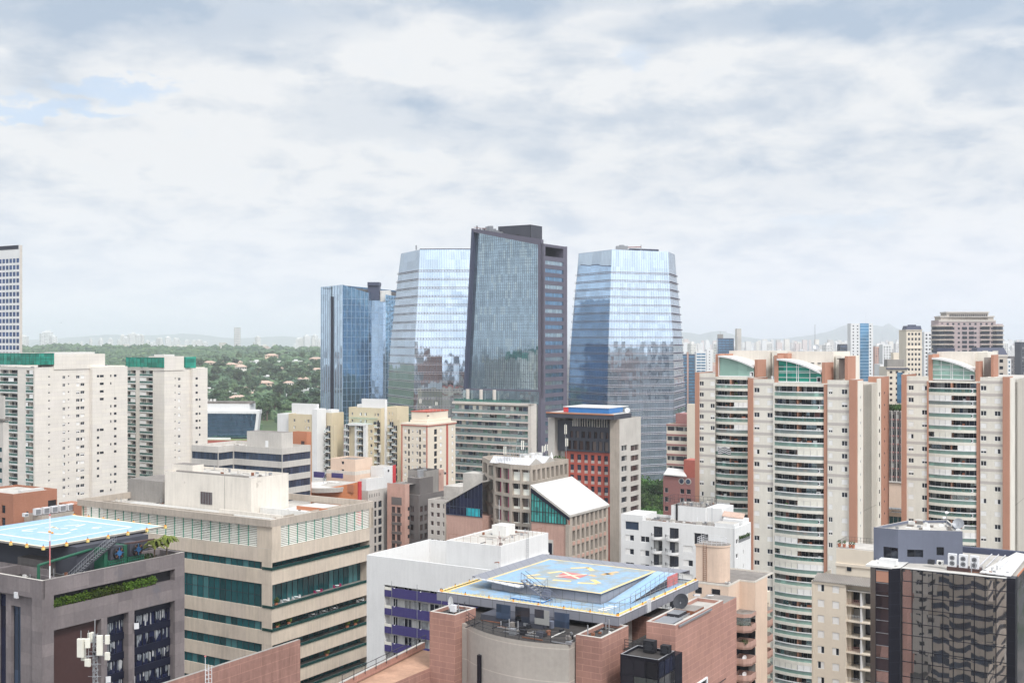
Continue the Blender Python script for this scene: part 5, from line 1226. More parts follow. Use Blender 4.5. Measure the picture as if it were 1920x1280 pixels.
# --- pink banded building and the brick building right of the glass tower
b = B('office_block', 'pink and cream striped office block right of the banded glass tower', 1300, 520)
x0 = b.x(1250); zt_ = b.z(796)
b.box(x0, 0, 0, 14, 0, zt_, 'pale_cream', grid([(.3, -x0-3)], b.z(801), 1.9, 4.5, 18, ('strip', 'win_mixed', 1.5, 'dark_metal')), (), ph=.8)
for i in range(18): z = b.z(801)+.9-4.5*i; b.wall.box(x0-.1, .1, -.14, -.02, z-.6, z+.2, 'wine')
b.wall.box(b.x(1262), 0, 3, 13, zt_-1, b.z(777), 'wine'); b.wall.box(b.x(1288, -3), 3, -3, -1, 0, b.z(757, 0, -3), 'pale_cream'); b.done()
b = B('brick_house_block', 'red brick block with round windows and a white awning roof below the pink striped offices', 1306, 395)
x0 = b.x(1243.5); zt_ = b.z(896)
b.box(x0, 0, 0, 10, 0, zt_, 'wine', grid(fx(b, [(1246, 1253), (1275, 1283), (1287, 1295)], x0), b.z(918), 1.7, 3.2, 6, ('plain', 'win_mixed', 'white_paint')), (), ph=.5, roof='roof_grey')
for px in (1278, 1290.5):
    m = M(); x = b.x(px); m.bar((x, -.12, b.z(903.5)), (x, .1, b.z(903.5)), 1.1, 'light_concrete', 18); m.bar((x, -.18, b.z(903.5)), (x, -.1, b.z(903.5)), .8, 'office_blue', 18); b.part('round_window', m)
b.wall.box(b.x(1282, 2), b.x(1310, 2), 2, 8, zt_-1, b.z(863, 0, 2), 'brick_red')
m = M(); m.prism([(b.x(1244, -.6), -.6), (b.x(1288, -.6), -.6), (b.x(1280, 4), 4), (b.x(1252, 4), 4)], [zt_+.4, zt_+.2, zt_+2, zt_+2.2], [zt_+.7, zt_+.5, zt_+2.3, zt_+2.5], 'roof_white'); b.part('awning_roof', m)
b.wall.box(b.x(1246), b.x(1262), .5, 4, zt_-.5, zt_+.5, 'dark_metal'); b.done()

# --- park trees between the towers
m = M(); m.prism([(90, 420), (130, 400), (190, 560), (150, 575)], -1, 9, 'hill_ground'); tag(link('park_ground', m.mesh('park_ground')), kind='structure')
for i, (px, Y, s) in enumerate(((1208, 560, 1.45), (1222, 565, 1.5), (1236, 560, 1.45), (1250, 565, 1.4), (1212, 530, 1.3), (1228, 525, 1.35), (1242, 530, 1.3), (1206, 500, 1.2), (1220, 495, 1.25), (1235, 490, 1.2), (1210, 460, 1.15), (1226, 455, 1.1), (1241, 460, 1.1))):
    c, t = crown_tree(8, 90+i, 'leaf_near', 200, .42)
    X = (px-960)/F*Y
    o = tag(link('park_tree', None, None, (X, Y, 8)), 'dark green tree in the clump between the helipad tower and the red brick block', 'tree', 'park trees between the towers'); o.scale = (s, s, s); link('crown', c.mesh('crown'), o); link('trunk', t.mesh('trunk'), o)
# ================================================================= the pair of tall apartment towers on the right
def rbal(w, seed, depth=1.9):
    """one balcony storey: x along, y inwards, z from the floor"""
    r_ = random.Random(seed); m = M(); H_ = 3.0; op = 2.26; n = 8
    arc = [(w*i/n, -1.15*(1-(2*i/n-1)**2)-.12) for i in range(n+1)]
    back = [(w, .02), (0, .02)]
    m.prism(arc+back, -.74, 0, 'cream_render')
    def strip(y_off, z0, z1, mat, a=0, b_=n):
        for i in range(a, b_): m.q([(arc[i][0], arc[i][1]+y_off, z0), (arc[i+1][0], arc[i+1][1]+y_off, z0), (arc[i+1][0], arc[i+1][1]+y_off, z1), (arc[i][0], arc[i][1]+y_off, z1)], mat)
    rl = M()
    for i in range(n): 
        a, b_ = arc[i], arc[i+1]; rl.q([(a[0], a[1]+.06, 0), (b_[0], b_[1]+.06, 0), (b_[0], b_[1]+.06, .86), (a[0], a[1]+.06, .86)], ('rail_glass', 'rail_glass', 'grey_rail', 'green_rail')[seed % 4])
        rl.prism([(a[0], a[1]), (b_[0], b_[1]), (b_[0], b_[1]+.12), (a[0], a[1]+.12)], .86, 1.08, 'white_paint')
    # rear glazing, piers and things kept on the balcony
    x = .05; g = 0
    m.q([(0, depth, 0), (w, depth, 0), (w, depth, op), (0, depth, op)], 'win_dark')
    while x < w-.1:
        w_ = min(r_.uniform(.7, 1.5), w-x); k = r_.random()
        mt = 'win_dark' if k < .42 else 'win_mixed' if k < .68 else 'curtain' if k < .76 else 'wine' if k < .80 else 'office_blue' if k < .9 else 'smoke_mirror'
        m.q([(x, depth-.04, .0), (x+w_, depth-.04, 0), (x+w_, depth-.04, op), (x, depth-.04, op)], mt); m.box(x-.03, x+.03, depth-.1, depth-.045, 0, op, 'steel'); x += w_
    m.box(w*.47, w*.50, -.6, depth-.05, 0, op, 'pier_brown')
    m.q([(0, 0, 0), (w, 0, 0), (w, depth, 0), (0, depth, 0)], 'light_concrete')
    for _ in range(r_.randrange(4, 11)):
        xx = r_.uniform(.3, w-1.2); m.box(xx, xx+r_.uniform(.2, 1.1), .0, .5, 0, r_.uniform(.4, 1.5), r_.choice(['fabric_dark', 'curtain', 'pot', 'leaf_near', 'white_render', 'steel']))
    for _ in range(r_.randrange(0, 5)): xx = r_.uniform(.4, w-.5); m.leaves((xx, -.2, .6), (.35, .3, .5), 26, .13, 'leaf_near')
    for half in (0, 1):
        k = r_.random(); a, b_ = (0, n//2) if half == 0 else (n//2, n)
        if k < .24:
            mt = r_.choice(['blind', 'blind', 'clear_pane', 'cream_panel'])
            if r_.random() < .3: a += 1
            strip(.03, 1.05, op+.0, mt, a, b_)
            for i in range(a, b_+1): m.box(arc[i][0]-.03, arc[i][0]+.03, arc[i][1]-.02, arc[i][1]+.02, 1.04, op, 'steel')
    if r_.random() < .25: m.box(w*.86, w*.86+.8, -.5, -.1, .0, .75, 'white_metal'); m.bar((w*.86+.4, -.52, .4), (w*.86+.4, -.5, .4), .28, 'dark_metal', 10)
    return m, rl
def rpart(b, px0, px1, y, ztop, n, grp):
    x0, x1 = b.x(px0, y), b.x(px1, y); w = x1-x0; vs = [rbal(w, grp*20+i) for i in range(14)]
    for i in range(n):
        z = ztop-2.26-3.0*i
        if z < 1: break
        k = rng.randrange(14); o = b.part('balcony', vs[k][0], None, (x0, y, z)); link('railing', vs[k][1].mesh('railing'), o)
    return (x0, x1)
def arch(b, px0, px1, y, zb, zL, zR, glass, bars):
    m = M(); x0, x1 = b.x(px0, y), b.x(px1, y); n = 12
    top = [(x0+(x1-x0)*i/n, zR+(zL-zR)*(1-(i/n)**1.7)) for i in range(n+1)]
    for (xa, za), (xb, zb2) in zip(top, top[1:]): m.q([(xa, y-.1, zb), (xb, y-.1, zb), (xb, y-.1, zb2), (xa, y-.1, za)], glass)
    b.part('arch_glazing', m); f = M()
    for (xa, za), (xb, zb2) in zip(top, top[1:]): f.prism([(xa, y-.9), (xb, y-.9), (xb, y+9), (xa, y+9)], [za-.05, zb2-.05, zb2-.05, za-.05], [za+.38, zb2+.38, zb2+.38, za+.38], 'white_render', 'roof_white')
    b.part('arch_roof', f); g = M()
    g.box(x0-.15, x0+.05, y-.25, y-.11, zb, zL, 'white_paint'); g.box(x0, x1, y-.25, y-.11, zb-.1, zb+.12, 'white_paint')
    def top_at(x): t = (x-x0)/(x1-x0); return zR+(zL-zR)*(1-t**1.7)
    if bars:
        for t in (.21, .44, .48, .74): x = x0+(x1-x0)*t; g.box(x-.06, x+.06, y-.2, y-.11, zb, top_at(x), 'white_paint')
        for dz in (1.05, 2.2, 2.55, 3.6):
            z = zb+dz; t = 1 if z < zR else max(0, 1-(z-zR)/(zL-zR))**(1/1.7); g.box(x0, x0+(x1-x0)*t, y-.2, y-.11, z-.05, z+.05, 'white_paint')
    g.box(x1-1.1, x1-.1, y-.2, y-.11, zb, zb+1.3, 'white_paint'); g.box(x1-.95, x1-.25, y-.24, y-.2, zb+.15, zb+1.1, 'win_dark'); b.part('glazing_bar', g)
def rtower(label, D, cpx, wingR, main, side, tops):
    pass
def wall_cols(b, px0, px1, y, ztop, z0, cols, zrow, n, side=None):
    x0 = b.x(px0, y); x1 = b.x(px1, y); st = lambda i, j: ('slide', rng.choices([0, 1, 2, 3], [4, 5, 2, 1])[0])
    b.face((x0, y), (x1, y), z0, ztop, grid(fx(b, cols, x0, y), zrow, 1.15, 3.0, n, st), 'cream_render', .12)
    for i in range(n):
        z = zrow+.55-3.0*i
        if i < 9: b.wall.box(x0+.02, x1-.02, y-.03, y-.005, z, z+.65, 'band_grey')
    return x0, x1
# right-hand near section of the first tower
b = B('apartment_tower', 'cream and terracotta apartment tower with curved balconies and a dark green arched glass roof', 1606, 266, 'apartment tower', 'cream and terracotta towers on the right')
zt_ = b.z(714); S1 = b.y(1664)
def pier(b, px0, px1, y, zt, y1=None, proud=.35, mat='pier_brown', yb=6):
    x0, x1 = b.x(px0, y-proud), b.x(px1, y-proud); b.wall.box(x0, x1, y-proud, yb if y1 is None else y1, 0, zt, mat, 'roof_pale')
pier(b, 1592, 1606, .35, zt_+.3, 6, .35)
wall_cols(b, 1551.5, 1592.5, .6, b.z(713), 0, [(1555, 1562), (1577, 1589)] if 0 else [(1550.5+3, 1561), (1578, 1589)], b.z(730.5), 27)
x0, x1 = rpart(b, 1452.5, 1545.5, 1.2, b.z(727), 30, 1)
b.wall.box(x0, x1+.9, 1.1, 1.9, b.z(727)+.02, b.z(720), 'cream_render'); b.wall.box(x1, b.x(1551.5, .8), .8, 3.2, 0, b.z(722), 'pier_brown')
b.wall.box(x0, x1, 3.2, 14, 0, b.z(719), 'cream_render', 'roof_pale'); b.wall.box(x0-.3, x0, 1.1, 3.2, 0, b.z(722), 'cream_render')
X0, X1 = x0, x1
wall_cols(b, 1411, 1452.2, 1.6, b.z(710, b.x(1411), 1.6), 0, [(1414, 1424), (1438.5, 1449)], b.z(727.5, -22, 0), 27)
pier(b, 1402, 1411.3, 1.6, b.z(709, b.x(1405), 1), 12, .5)
b.wall.box(b.x(1404, 2.4), x0, 2.4, 3.2, 0, zt_-1.2, 'cream_render', 'roof_pale'); b.wall.box(x1+.6, -.1, 2.4, 3.2, 0, zt_-1.2, 'cream_render', 'roof_pale'); b.wall.box(b.x(1404, 3.2), -.1, 3.21, 14, 0, zt_-1.25, 'cream_render', 'roof_pale')
# side face: pale strips, grooved panel and the far pier
b.wall.q([(-.1, 6, 0), (-.1, S1, 0), (-.1, S1, zt_-1), (-.1, 6, zt_-1)], 'cream_groove')
ya, yb_ = b.y(1607.5), b.y(1617.5); b.wall.box(-.1, .12, .8 if ya < .8 else ya, yb_, 0, zt_, 'cream_render', 'white_render'); yc, yd = b.y(1644.5), b.y(1651); b.wall.box(-.1, .14, yc, yd, 0, zt_, 'cream_render', 'white_render'); b.wall.box(-3, .4, yd+.02, S1, 0, zt_+.4, 'pier_brown', 'roof_pale'); b.wall.box(-12, -.12, 12, S1, 0, zt_-1, 'cream_render', 'roof_pale')
for i in range(28): z = zt_-3.4-3*i; b.wall.box(.13, .18, (yc+yd)/2-.3, (yc+yd)/2+.4, z-.9, z, 'win_dark'); b.wall.box(.10, .17, (ya+yb_)/2-.2, (ya+yb_)/2+.2, z-.7, z-.2, 'steel'); b.wall.box(.4, .45, yd+2.1, yd+2.5, z-.5, z, 'win_dark')
# crown of the near section
arch(b, 1458.5, 1540.5, 2.0, b.z(718.5), b.z(676.5), b.z(702), 'cap_green', True)
m = b.wall; m.box(b.x(1451.5, 1.6), b.x(1459, 1.6), 1.6, 6, b.z(720), b.z(667), 'pier_brown'); m.box(b.x(1457, 6), b.x(1477, 6), 6, 11, b.z(720), b.z(663.5), 'pier_brown')
m.box(b.x(1541, 1.2), b.x(1547.5, 1.2), 1.2, b.y(1563, b.x(1547.5, 1.2)), b.z(722), b.z(680), 'pier_brown', 'roof_pale')
m.box(b.x(1477, 9), b.x(1562, 9), 9, 24, b.z(722), b.z(659, -12, 9), 'beige_render', 'roof_pale'); m.box(b.x(1562, 8), b.x(1574, 8), 10, 26, b.z(722), b.z(667, -6, 10), 'cream_render')
m.box(b.x(1584, 4), b.x(1589.5, 4), 4, b.y(1604.5, b.x(1589.5, 4)), b.z(714), b.z(667.5, -3, 4), 'pier_brown', 'roof_pale'); m.box(b.x(1573, 7), b.x(1584, 7), 7, 10, b.z(712), b.z(673, -4, 7), 'grey_concrete'); m.box(b.x(1569, 5), b.x(1585, 5), 5, 11, b.z(673, -4, 7), b.z(671.5, -4, 7), 'roof_dark')
for px in (1520, 1533): m.box(b.x(px, 8.9), b.x(px+6, 8.9), 8.85, 8.98, b.z(684), b.z(682), 'dark_metal')
b.done(); R1 = b
p = b.w(b.x(1528, 12), 12); antenna('slim rod aerial on the roof of the nearer cream tower', (p.x, p.y, b.z(659)), 6.5, 0)
p = b.w(b.x(1499, 9.5), 9.5); antenna('slim rod aerial at the roof edge between the two arched roofs', (p.x, p.y, b.z(700)), 7, 0)
m = M(); m.dish((0, 0, 1), (-.3, -1, .5), .7, 'steel'); m.bar((0, 0, 0), (0, 0, .9), .06, 'steel'); p = b.w(b.x(1531, 11), 11); solo('satellite_dish', m, 'small dish on the roof core of the nearer cream tower', 'satellite dish', loc=(p.x, p.y, b.z(659)))
# far-left section of the first tower, set back
b = B('apartment_tower', 'set back left wing of the cream and terracotta tower, under a plain pale green arch', 1406, 306, 'apartment tower', 'cream and terracotta towers on the right')
pier(b, 1303, 1310.5, .3, b.z(697.5, b.x(1303), 0), 10, .35)
wall_cols(b, 1310.3, 1341.3, .3, b.z(699.5, b.x(1325), 0), 0, [(1311.5, 1319.5), (1332, 1340)], b.z(715, b.x(1325), 0), 27)
x0, x1 = rpart(b, 1341.5, 1402.5, .9, b.z(712.5), 22, 2)
b.wall.box(x0, x1+2, .8, 1.6, b.z(712.5)+.02, b.z(707), 'cream_render'); b.wall.box(x0, x1+2, 2.9, 14, 0, b.z(706), 'cream_render', 'roof_pale'); b.wall.box(b.x(1306, 2), x0, 2, 14, 0, b.z(700, x0), 'cream_render', 'roof_pale'); b.wall.box(x1, x1+1.5, .7, 2.9, 0, b.z(708), 'pier_brown')
arch(b, 1348.5, 1414, 1.4, b.z(706), b.z(669.5), b.z(689.5), 'arch_glass', False)
m = b.wall; m.box(b.x(1341.5, 1.2), b.x(1349, 1.2), 1.2, 5, b.z(707), b.z(664), 'pier_brown'); m.box(b.x(1348, 5.5), b.x(1366, 5.5), 5.5, 9, b.z(707), b.z(663, -8, 5), 'pier_brown')
m.box(b.x(1415, 1), b.x(1420, 1), 1, b.y(1436.5, b.x(1420, 1)), b.z(707), b.z(674), 'pier_brown', 'roof_pale'); m.box(b.x(1367, 10), b.x(1440, 10), 10, 26, b.z(707), b.z(657.5, -6, 10), 'beige_render', 'roof_pale'); m.box(b.x(1440, 9), b.x(1450, 9), 12, 24, b.z(705), b.z(658, 6, 12), 'cream_render'); m.box(b.x(1445, 6), b.x(1455, 6), 8, 12, b.z(707), b.z(668, 6, 8), 'grey_concrete', 'roof_dark')
m.box(b.x(1405.5, .2), b.x(1409, .2), .2, .4, b.z(706), b.z(699.5), 'white_paint')
b.done()
p = b.w(b.x(1383, 12), 12); antenna('thin aerial on the stained roof core of the left wing', (p.x, p.y, b.z(658)), 4, 0)
# second tower at the right edge
b = B('apartment_tower', 'cream and terracotta apartment tower with a barred pale arched roof at the right edge', 1892, 272, 'apartment tower', 'cream and terracotta towers on the right')
zt_ = b.z(708.5)
pier(b, 1880, 1892, .35, zt_+.3, 6, .35)
wall_cols(b, 1838, 1880.5, .6, b.z(707.5), 0, [(1838.8, 1849.5), (1864.8, 1876.3)], b.z(724), 27)
x0, x1 = rpart(b, 1741.5, 1831.5, 1.2, b.z(720), 30, 3)
b.wall.box(x0, x1+1, 1.1, 1.9, b.z(720)+.02, b.z(716), 'cream_render'); b.wall.box(x1, b.x(1838, .8), .8, 3.2, 0, b.z(719), 'pier_brown'); b.wall.box(x0, x1, 3.2, 14, 0, b.z(715), 'cream_render', 'roof_pale'); b.wall.box(x0-.4, x0, 1.0, 3.2, 0, b.z(717), 'pier_brown')
wall_cols(b, 1699, 1741, 1.4, b.z(704.5, b.x(1699), 1), 0, [(1703.2, 1713), (1728.5, 1738.8)], b.z(723, b.x(1720), 0), 27)
pier(b, 1690, 1699.2, 1.4, b.z(702, b.x(1693), 1), 12, .5)
b.wall.box(b.x(1693, 2.4), x0, 2.4, 3.2, 0, zt_-1.2, 'cream_render', 'roof_pale'); b.wall.box(x1+.6, -.1, 2.4, 3.2, 0, zt_-1.2, 'cream_render', 'roof_pale'); b.wall.box(b.x(1693, 3.2), -.1, 3.21, 14, 0, zt_-1.25, 'cream_render', 'roof_pale')
S1 = b.y(1960); b.wall.q([(-.1, 6, 0), (-.1, S1, 0), (-.1, S1, zt_-.6), (-.1, 6, zt_-.6)], 'cream_groove'); b.wall.box(-.1, .12, b.y(1893.5), b.y(1902), 0, zt_, 'cream_render', 'white_render'); b.wall.box(-14, -.12, 12, S1, 0, zt_-1, 'cream_render', 'roof_pale')
arch(b, 1748.5, 1828, 2.0, b.z(713.5), b.z(674.5), b.z(698), 'arch_glass', True)
m = b.wall; m.box(b.x(1740.5, 1.6), b.x(1748.5, 1.6), 1.6, 6, b.z(716), b.z(666), 'pier_brown'); m.box(b.x(1748, 6), b.x(1756, 6), 6, 11, b.z(716), b.z(665), 'pier_brown'); m.box(b.x(1829, 1.2), b.x(1835, 1.2), 1.2, b.y(1843, b.x(1835, 1.2)), b.z(717), b.z(677.5), 'pier_brown', 'roof_pale')
m.box(b.x(1757, 9), b.x(1826, 9), 9, 24, b.z(717), b.z(659.5, -10, 9), 'beige_render', 'roof_pale'); m.box(b.x(1826, 9), b.x(1848, 9), 12, 26, b.z(717), b.z(660, -6, 12), 'cream_render'); m.box(b.x(1858, 4), b.x(1863, 4), 4, b.y(1872, b.x(1863, 4)), b.z(708), b.z(665, -3, 4), 'pier_brown', 'roof_pale'); m.box(b.x(1845, 7), b.x(1858, 7), 7, 10, b.z(708), b.z(671), 'grey_concrete', 'roof_dark')
b.done()

# ---------------------------------------------------------------- named towers on the right skyline
def simple(name, label, px0, px1, D, ytop, mat, win, fh=3.6, cw=3.4, rot=R(-8), sidepx=None, ww=.55, wh=.5, roof='roof_pale', nmax=30, crown=None, cat='high-rise', ph=1.0):
    b = B(name, label, px1 if sidepx is None else sidepx, D, cat, None, rot); x0 = b.x(px0); zt = b.z(ytop); n = max(1, int(-x0/cw)); S = b.y(px1) if sidepx else 20
    S = max(4, min(S, 60)); ns = max(1, int(S/cw)); W_ = -x0
    fo = grid(even(.6, W_-.6, n, (W_/n)*ww), zt-ph-1.2, fh*wh, fh, nmax, ('plain', win, 'steel')); so_ = grid(even(.6, S-.6, ns, (S/ns)*ww), zt-ph-1.2, fh*wh, fh, nmax, ('plain', win, 'steel')) if sidepx else ()
    b.box(x0, 0, 0, S, 0, zt, mat, fo, so_, ph=ph, roof=roof); return b, x0, S, zt
b, x0, S, zt = simple('hotel_building', 'massive brown and stone apartment palace with rounded corners on the right skyline', 1760, 1867, 900, 600, 'classic_brick', 'win_dark', 3.6, 4.2, R(-4), None, .4, .45, nmax=22)
m = b.wall
for px0, px1, yt in ((1764, 1863, 592), (1775, 1853, 584)): m.box(b.x(px0, 2), b.x(px1, 2), 2, 18, zt-4, b.z(yt), 'classic_stone', 'roof_pale'); m.box(b.x(px0, 2)-.6, b.x(px1, 2)+.6, 1.3, 18, b.z(yt)-1, b.z(yt), 'pale_stone')
m.box(x0, 0, -.25, -.02, zt-26, zt-25, 'pale_stone'); m.box(x0, 0, -.3, -.03, zt-1.2, zt+.1, 'pale_stone')
for px in (1760, 1867):
    m.cyl(b.x(px, 4), 4, 5.2, 0, zt-3, 'classic_brick', 14)
    for i in range(12): m.cyl(b.x(px, 4), 4, 6.0, zt-5-3.6*i, zt-4.1-3.6*i, 'classic_stone', 14); m.cyl(b.x(px, 4), 4, 5.35, zt-7.6-3.6*i, zt-5.2-3.6*i, 'win_dark', 14)
for px in (1779, 1848):
    x = b.x(px); 
    for i in range(13): m.box(x-4, x+4, -1.8, -.05, zt-5-3.6*i, zt-4.4-3.6*i, 'classic_stone'); m.box(x-3, x+3, -.2, -.03, zt-7.4-3.6*i, zt-5.1-3.6*i, 'win_dark')
x = b.x(1815)
for i in range(14): m.box(x-4.5, x-.8, -.3, -.03, zt-7.4-3.6*i, zt-5.3-3.6*i, 'win_dark'); m.box(x+.8, x+4.5, -.3, -.03, zt-7.4-3.6*i, zt-5.3-3.6*i, 'win_dark')
for i in range(20): xx = b.x(1780+i*3.6, 2); m.box(xx, xx+.8, 1.1, 1.35, b.z(584)-3.6, b.z(584)-2, 'win_dark')
b.done()
b, x0, S, zt = simple('high_rise_tower', 'slim cream tower with a dark mansard top on the right skyline', 1699.5, 1728.5, 820, 618, 'pale_cream', 'win_dark', 3.6, 2.7, R(-4), None, .5, .5)
b.wall.prism([(x0-.4, -.5), (.4, -.5), (.4, 12), (x0-.4, 12)], zt-.5, zt, 'pale_cream'); b.wall.bar((x0/2, 6, zt), (x0/2, 6, zt+2.8), -x0*.72, 'slate', 4, -x0*.64); b.wall.box(x0*.7, x0*.3, 3, 9, zt+2, zt+3.6, 'slate')
b.wall.box(x0-.5, .5, -.6, -.03, zt-13.5, zt-12.6, 'pale_cream'); b.done()
b, x0, S, zt = simple('high_rise_tower', 'white tower with a blue glass stripe in front of the mountains', 1595, 1637, 1300, 606, 'white_render', 'win_dark', 3.6, 4.6, R(-6), None, .3, .4, nmax=24)
b.wall.q([(b.x(1612.5), -.25, 0), (b.x(1629), -.25, 0), (b.x(1629), -.25, zt), (b.x(1612.5), -.25, zt)], 'far_blue'); 
for i in range(26): b.wall.box(b.x(1612.5), b.x(1629), -.4, -.27, zt-2-3.6*i, zt-1.6-3.6*i, 'blue_fin')
b.done(); X_ = (1626-960)/F*1300; antenna('needle aerial on the white and blue glass tower', (X_, 1305, zt-1), 14, 0)
for (nm, lab, p0, p1, D, yt, mat, win, fh, cw, ww, wh) in (
    ('high_rise_tower', 'grey blue slab tower with a crane behind the left arched roof', 1346, 1376, 1700, 634, 'office_blue', 'far_blue', 3.8, 5, .8, .5),
    ('high_rise_tower', 'thin pale grey windowless tower left of centre on the right skyline', 1381.5, 1390, 1500, 616, 'light_concrete', 'light_concrete', 4, 9, .3, .2),
    ('high_rise_tower', 'dark violet blue slab left of the white and blue glass tower', 1575, 1595, 1500, 645, 'charcoal', 'office_blue', 3.8, 4, .8, .5),
    ('high_rise_tower', 'white gridded tower beside the brown apartment palace', 1733, 1760, 1150, 622, 'white_render', 'win_mixed', 3.6, 3.2, .5, .5),
    ('office_block', 'blue glass block right of the banded glass tower, with a pale rib', 1278, 1304, 1500, 664, 'office_blue', 'far_blue', 4, 6, .8, .6),
    ('office_block', 'blue and white striped office block beside the pale ribbed glass block', 1305, 1324, 1450, 659, 'white_render', 'far_blue', 3.6, 5, .85, .55),
    ('high_rise_tower', 'plain white slim tower with blue corner next to the striped block', 1325, 1336, 1500, 655, 'white_render', 'win_mixed', 3.8, 6, .2, .3),
    ('office_block', 'blue glazed block with white bands below the cream mansard tower', 1650, 1664, 900, 683, 'white_render', 'far_blue', 3.8, 4, .9, .6),
    ('high_rise_tower', 'tall white tower partly hidden by the second cream apartment tower', 1655, 1672, 1500, 646, 'white_render', 'win_mixed', 3.6, 3.2, .4, .5),
    ('high_rise_tower', 'cream slab with a stepped top left of the white and blue glass tower', 1641, 1650, 1700, 650, 'pink_render', 'win_mixed', 3.6, 3.2, .4, .5),
    ('high_rise_tower', 'brown slim tower at the far right edge of the skyline', 1914, 1930, 1300, 641, 'charcoal', 'win_mixed', 3.6, 3.2, .4, .5),
    ('high_rise_tower', 'dusty violet block low on the right edge of the skyline', 1895, 1910, 1500, 668, 'dark_brick_grey', 'win_mixed', 3.6, 3.2, .4, .5),
    ('high_rise_tower', 'white tower with blue corner right of the brown palace', 1889, 1896, 1000, 672, 'white_render', 'far_blue', 3.6, 3.2, .4, .5)):
    b, x0, S, zt = simple(nm, lab, p0, p1, D, yt, mat, win, fh, cw, R(-5), None, ww, wh, nmax=16)
    if p0 == 1346: b.wall.box(x0, x0+8, 2, 8, zt-1, zt+6, 'grey_concrete'); b.wall.bar((x0+4, 5, zt+6), (x0+4, 5, zt+10), .3, 'steel'); b.wall.bar((x0, 5, zt+10), (x0+14, 5, zt+10), .3, 'steel')
    if p0 == 1278: b.wall.box(b.x(1288), b.x(1291), -.6, -.03, 0, zt+3, 'pink_render')
    b.done()
b, x0, S, zt = simple('apartment_building', 'cream apartment block with a dark blue cornice and rooftop penthouse behind the tower gap', 1663, 1701, 640, 688, 'pale_cream', 'win_brown', 3.1, 3.0, R(-6), None, .4, .45, nmax=14)
b.wall.box(x0-.5, .5, -.8, -.03, zt-1.2, zt-.4, 'slate'); b.wall.box(x0+.5, -1.5, 1, 10, zt-1, zt+4.2, 'grey_concrete'); b.wall.box(x0+4, -4, 2, 9, zt+4, zt+8, 'pale_cream'); b.wall.box(-5.5, -2.5, -.3, -.02, zt-20, zt-3, 'far_blue'); b.done()
b, x0, S, zt = simple('apartment_building', 'ornate grey stone block with a blue mansard roof behind the right edge tower', 1830, 1889, 560, 665, 'classic_stone', 'win_dark', 3.3, 4.2, R(-6), None, .35, .5, nmax=8)
b.wall.prism([(x0-.3, -.3), (.3, -.3), (.3, 12), (x0-.3, 12)], zt-1, zt+.1, 'pale_stone'); 
m = M(); m.q([(x0, 0, zt+.1), (0, 0, zt+.1), (-1.2, 1.4, zt+3.4), (x0+1.2, 1.4, zt+3.4)], 'slate'); m.q([(0, 0, zt+.1), (0, 12, zt+.1), (-1.2, 10.6, zt+3.4), (-1.2, 1.4, zt+3.4)], 'slate'); m.q([(x0+1.2, 1.4, zt+3.4), (-1.2, 1.4, zt+3.4), (-1.2, 10.6, zt+3.4), (x0+1.2, 10.6, zt+3.4)], 'slate'); m.q([(x0, 12, zt+.1), (x0, 0, zt+.1), (x0+1.2, 1.4, zt+3.4), (x0+1.2, 10.6, zt+3.4)], 'slate'); b.part('mansard_roof', m)
for t in (.3, .62): x = x0*(1-t); b.wall.box(x-1.2, x+1.2, -.3, 1, zt, zt+2, 'pale_stone')
b.done()
b, x0, S, zt = simple('apartment_building', 'white block with a navy mansard roof left of the ornate stone block', 1757, 1790, 600, 662, 'white_render', 'win_dark', 3.3, 3.4, R(-6), None, .35, .5, nmax=4)
b.wall.box(x0, 0, -.4, 8, zt, zt+2.6, 'slate'); b.done()
# flat block with a grid of red sills and a roof garden, in the gap between the two cream towers
b = B('apartment_building', 'grey gridded block with red window boxes and a planted roof between the cream towers', 1700, 400)
x0 = b.x(1655); zt_ = b.z(771, b.x(1675)); b.box(x0, 0, 0, 12, b.z(905), zt_, 'dark_brick_grey', (), (), ph=.3)
m = M(); x = x0
while x < 0:
    m.box(x-.12, x+.12, -.5, -.02, b.z(905), zt_, 'light_concrete'); x += 1.62
b.part('fin', m)
k = M(); k.q([(0, -.05, 0), (1.1, -.05, 0), (1.1, -.05, 1.5), (0, -.05, 1.5)], 'win_mixed'); k.box(0, 1.1, -.35, -.06, -.5, .05, 'wine'); k.box(.5, .58, -.12, -.06, 0, 1.5, 'white_paint')
x = b.x(1660)
while x < 0:
    for i in range(9): b.put('window', k, (x+.26, 0, zt_-2.6-2.85*i))
    x += 1.62
b.wall.box(x0, 0, -1, 8, 0, b.z(905), 'peach_render'); b.wall.box(x0, 0, -1.5, 9, b.z(905), b.z(903), 'light_concrete'); b.done()
for i, px in enumerate((1664, 1669, 1674, 1680, 1686)):
    m = M(); m.blob((0, 0, 1.2), 1.1, 'leaf_near'); m.leaves((0, 0, 1.3), (1.6, 1.3, 1.2), 120, .3, 'leaf_near'); m.bar((0, 0, -.5), (0, 0, 1), .12, 'bark'); p = b.w(b.x(px, 1), 1); solo('roof_shrub', m, 'bushy shrub of the roof garden in the gap between the two cream towers', 'shrub', 'roof garden shrubs', (p.x, p.y, zt_))
b = B('service_block', 'low peach service block with a corrugated awning in the gap between the two cream towers', 1696, 300)
b.box(b.x(1655), 0, 0, 10, 0, b.z(962), 'peach_render', grid([(.5, 5)], b.z(968), 2.5, 3, 6, ('strip', 'win_teal', 1.2, 'white_paint')), ()); b.wall.box(b.x(1655), 0, -1.6, 0-.02, b.z(955), b.z(952.5), 'metal_sheet'); b.done()
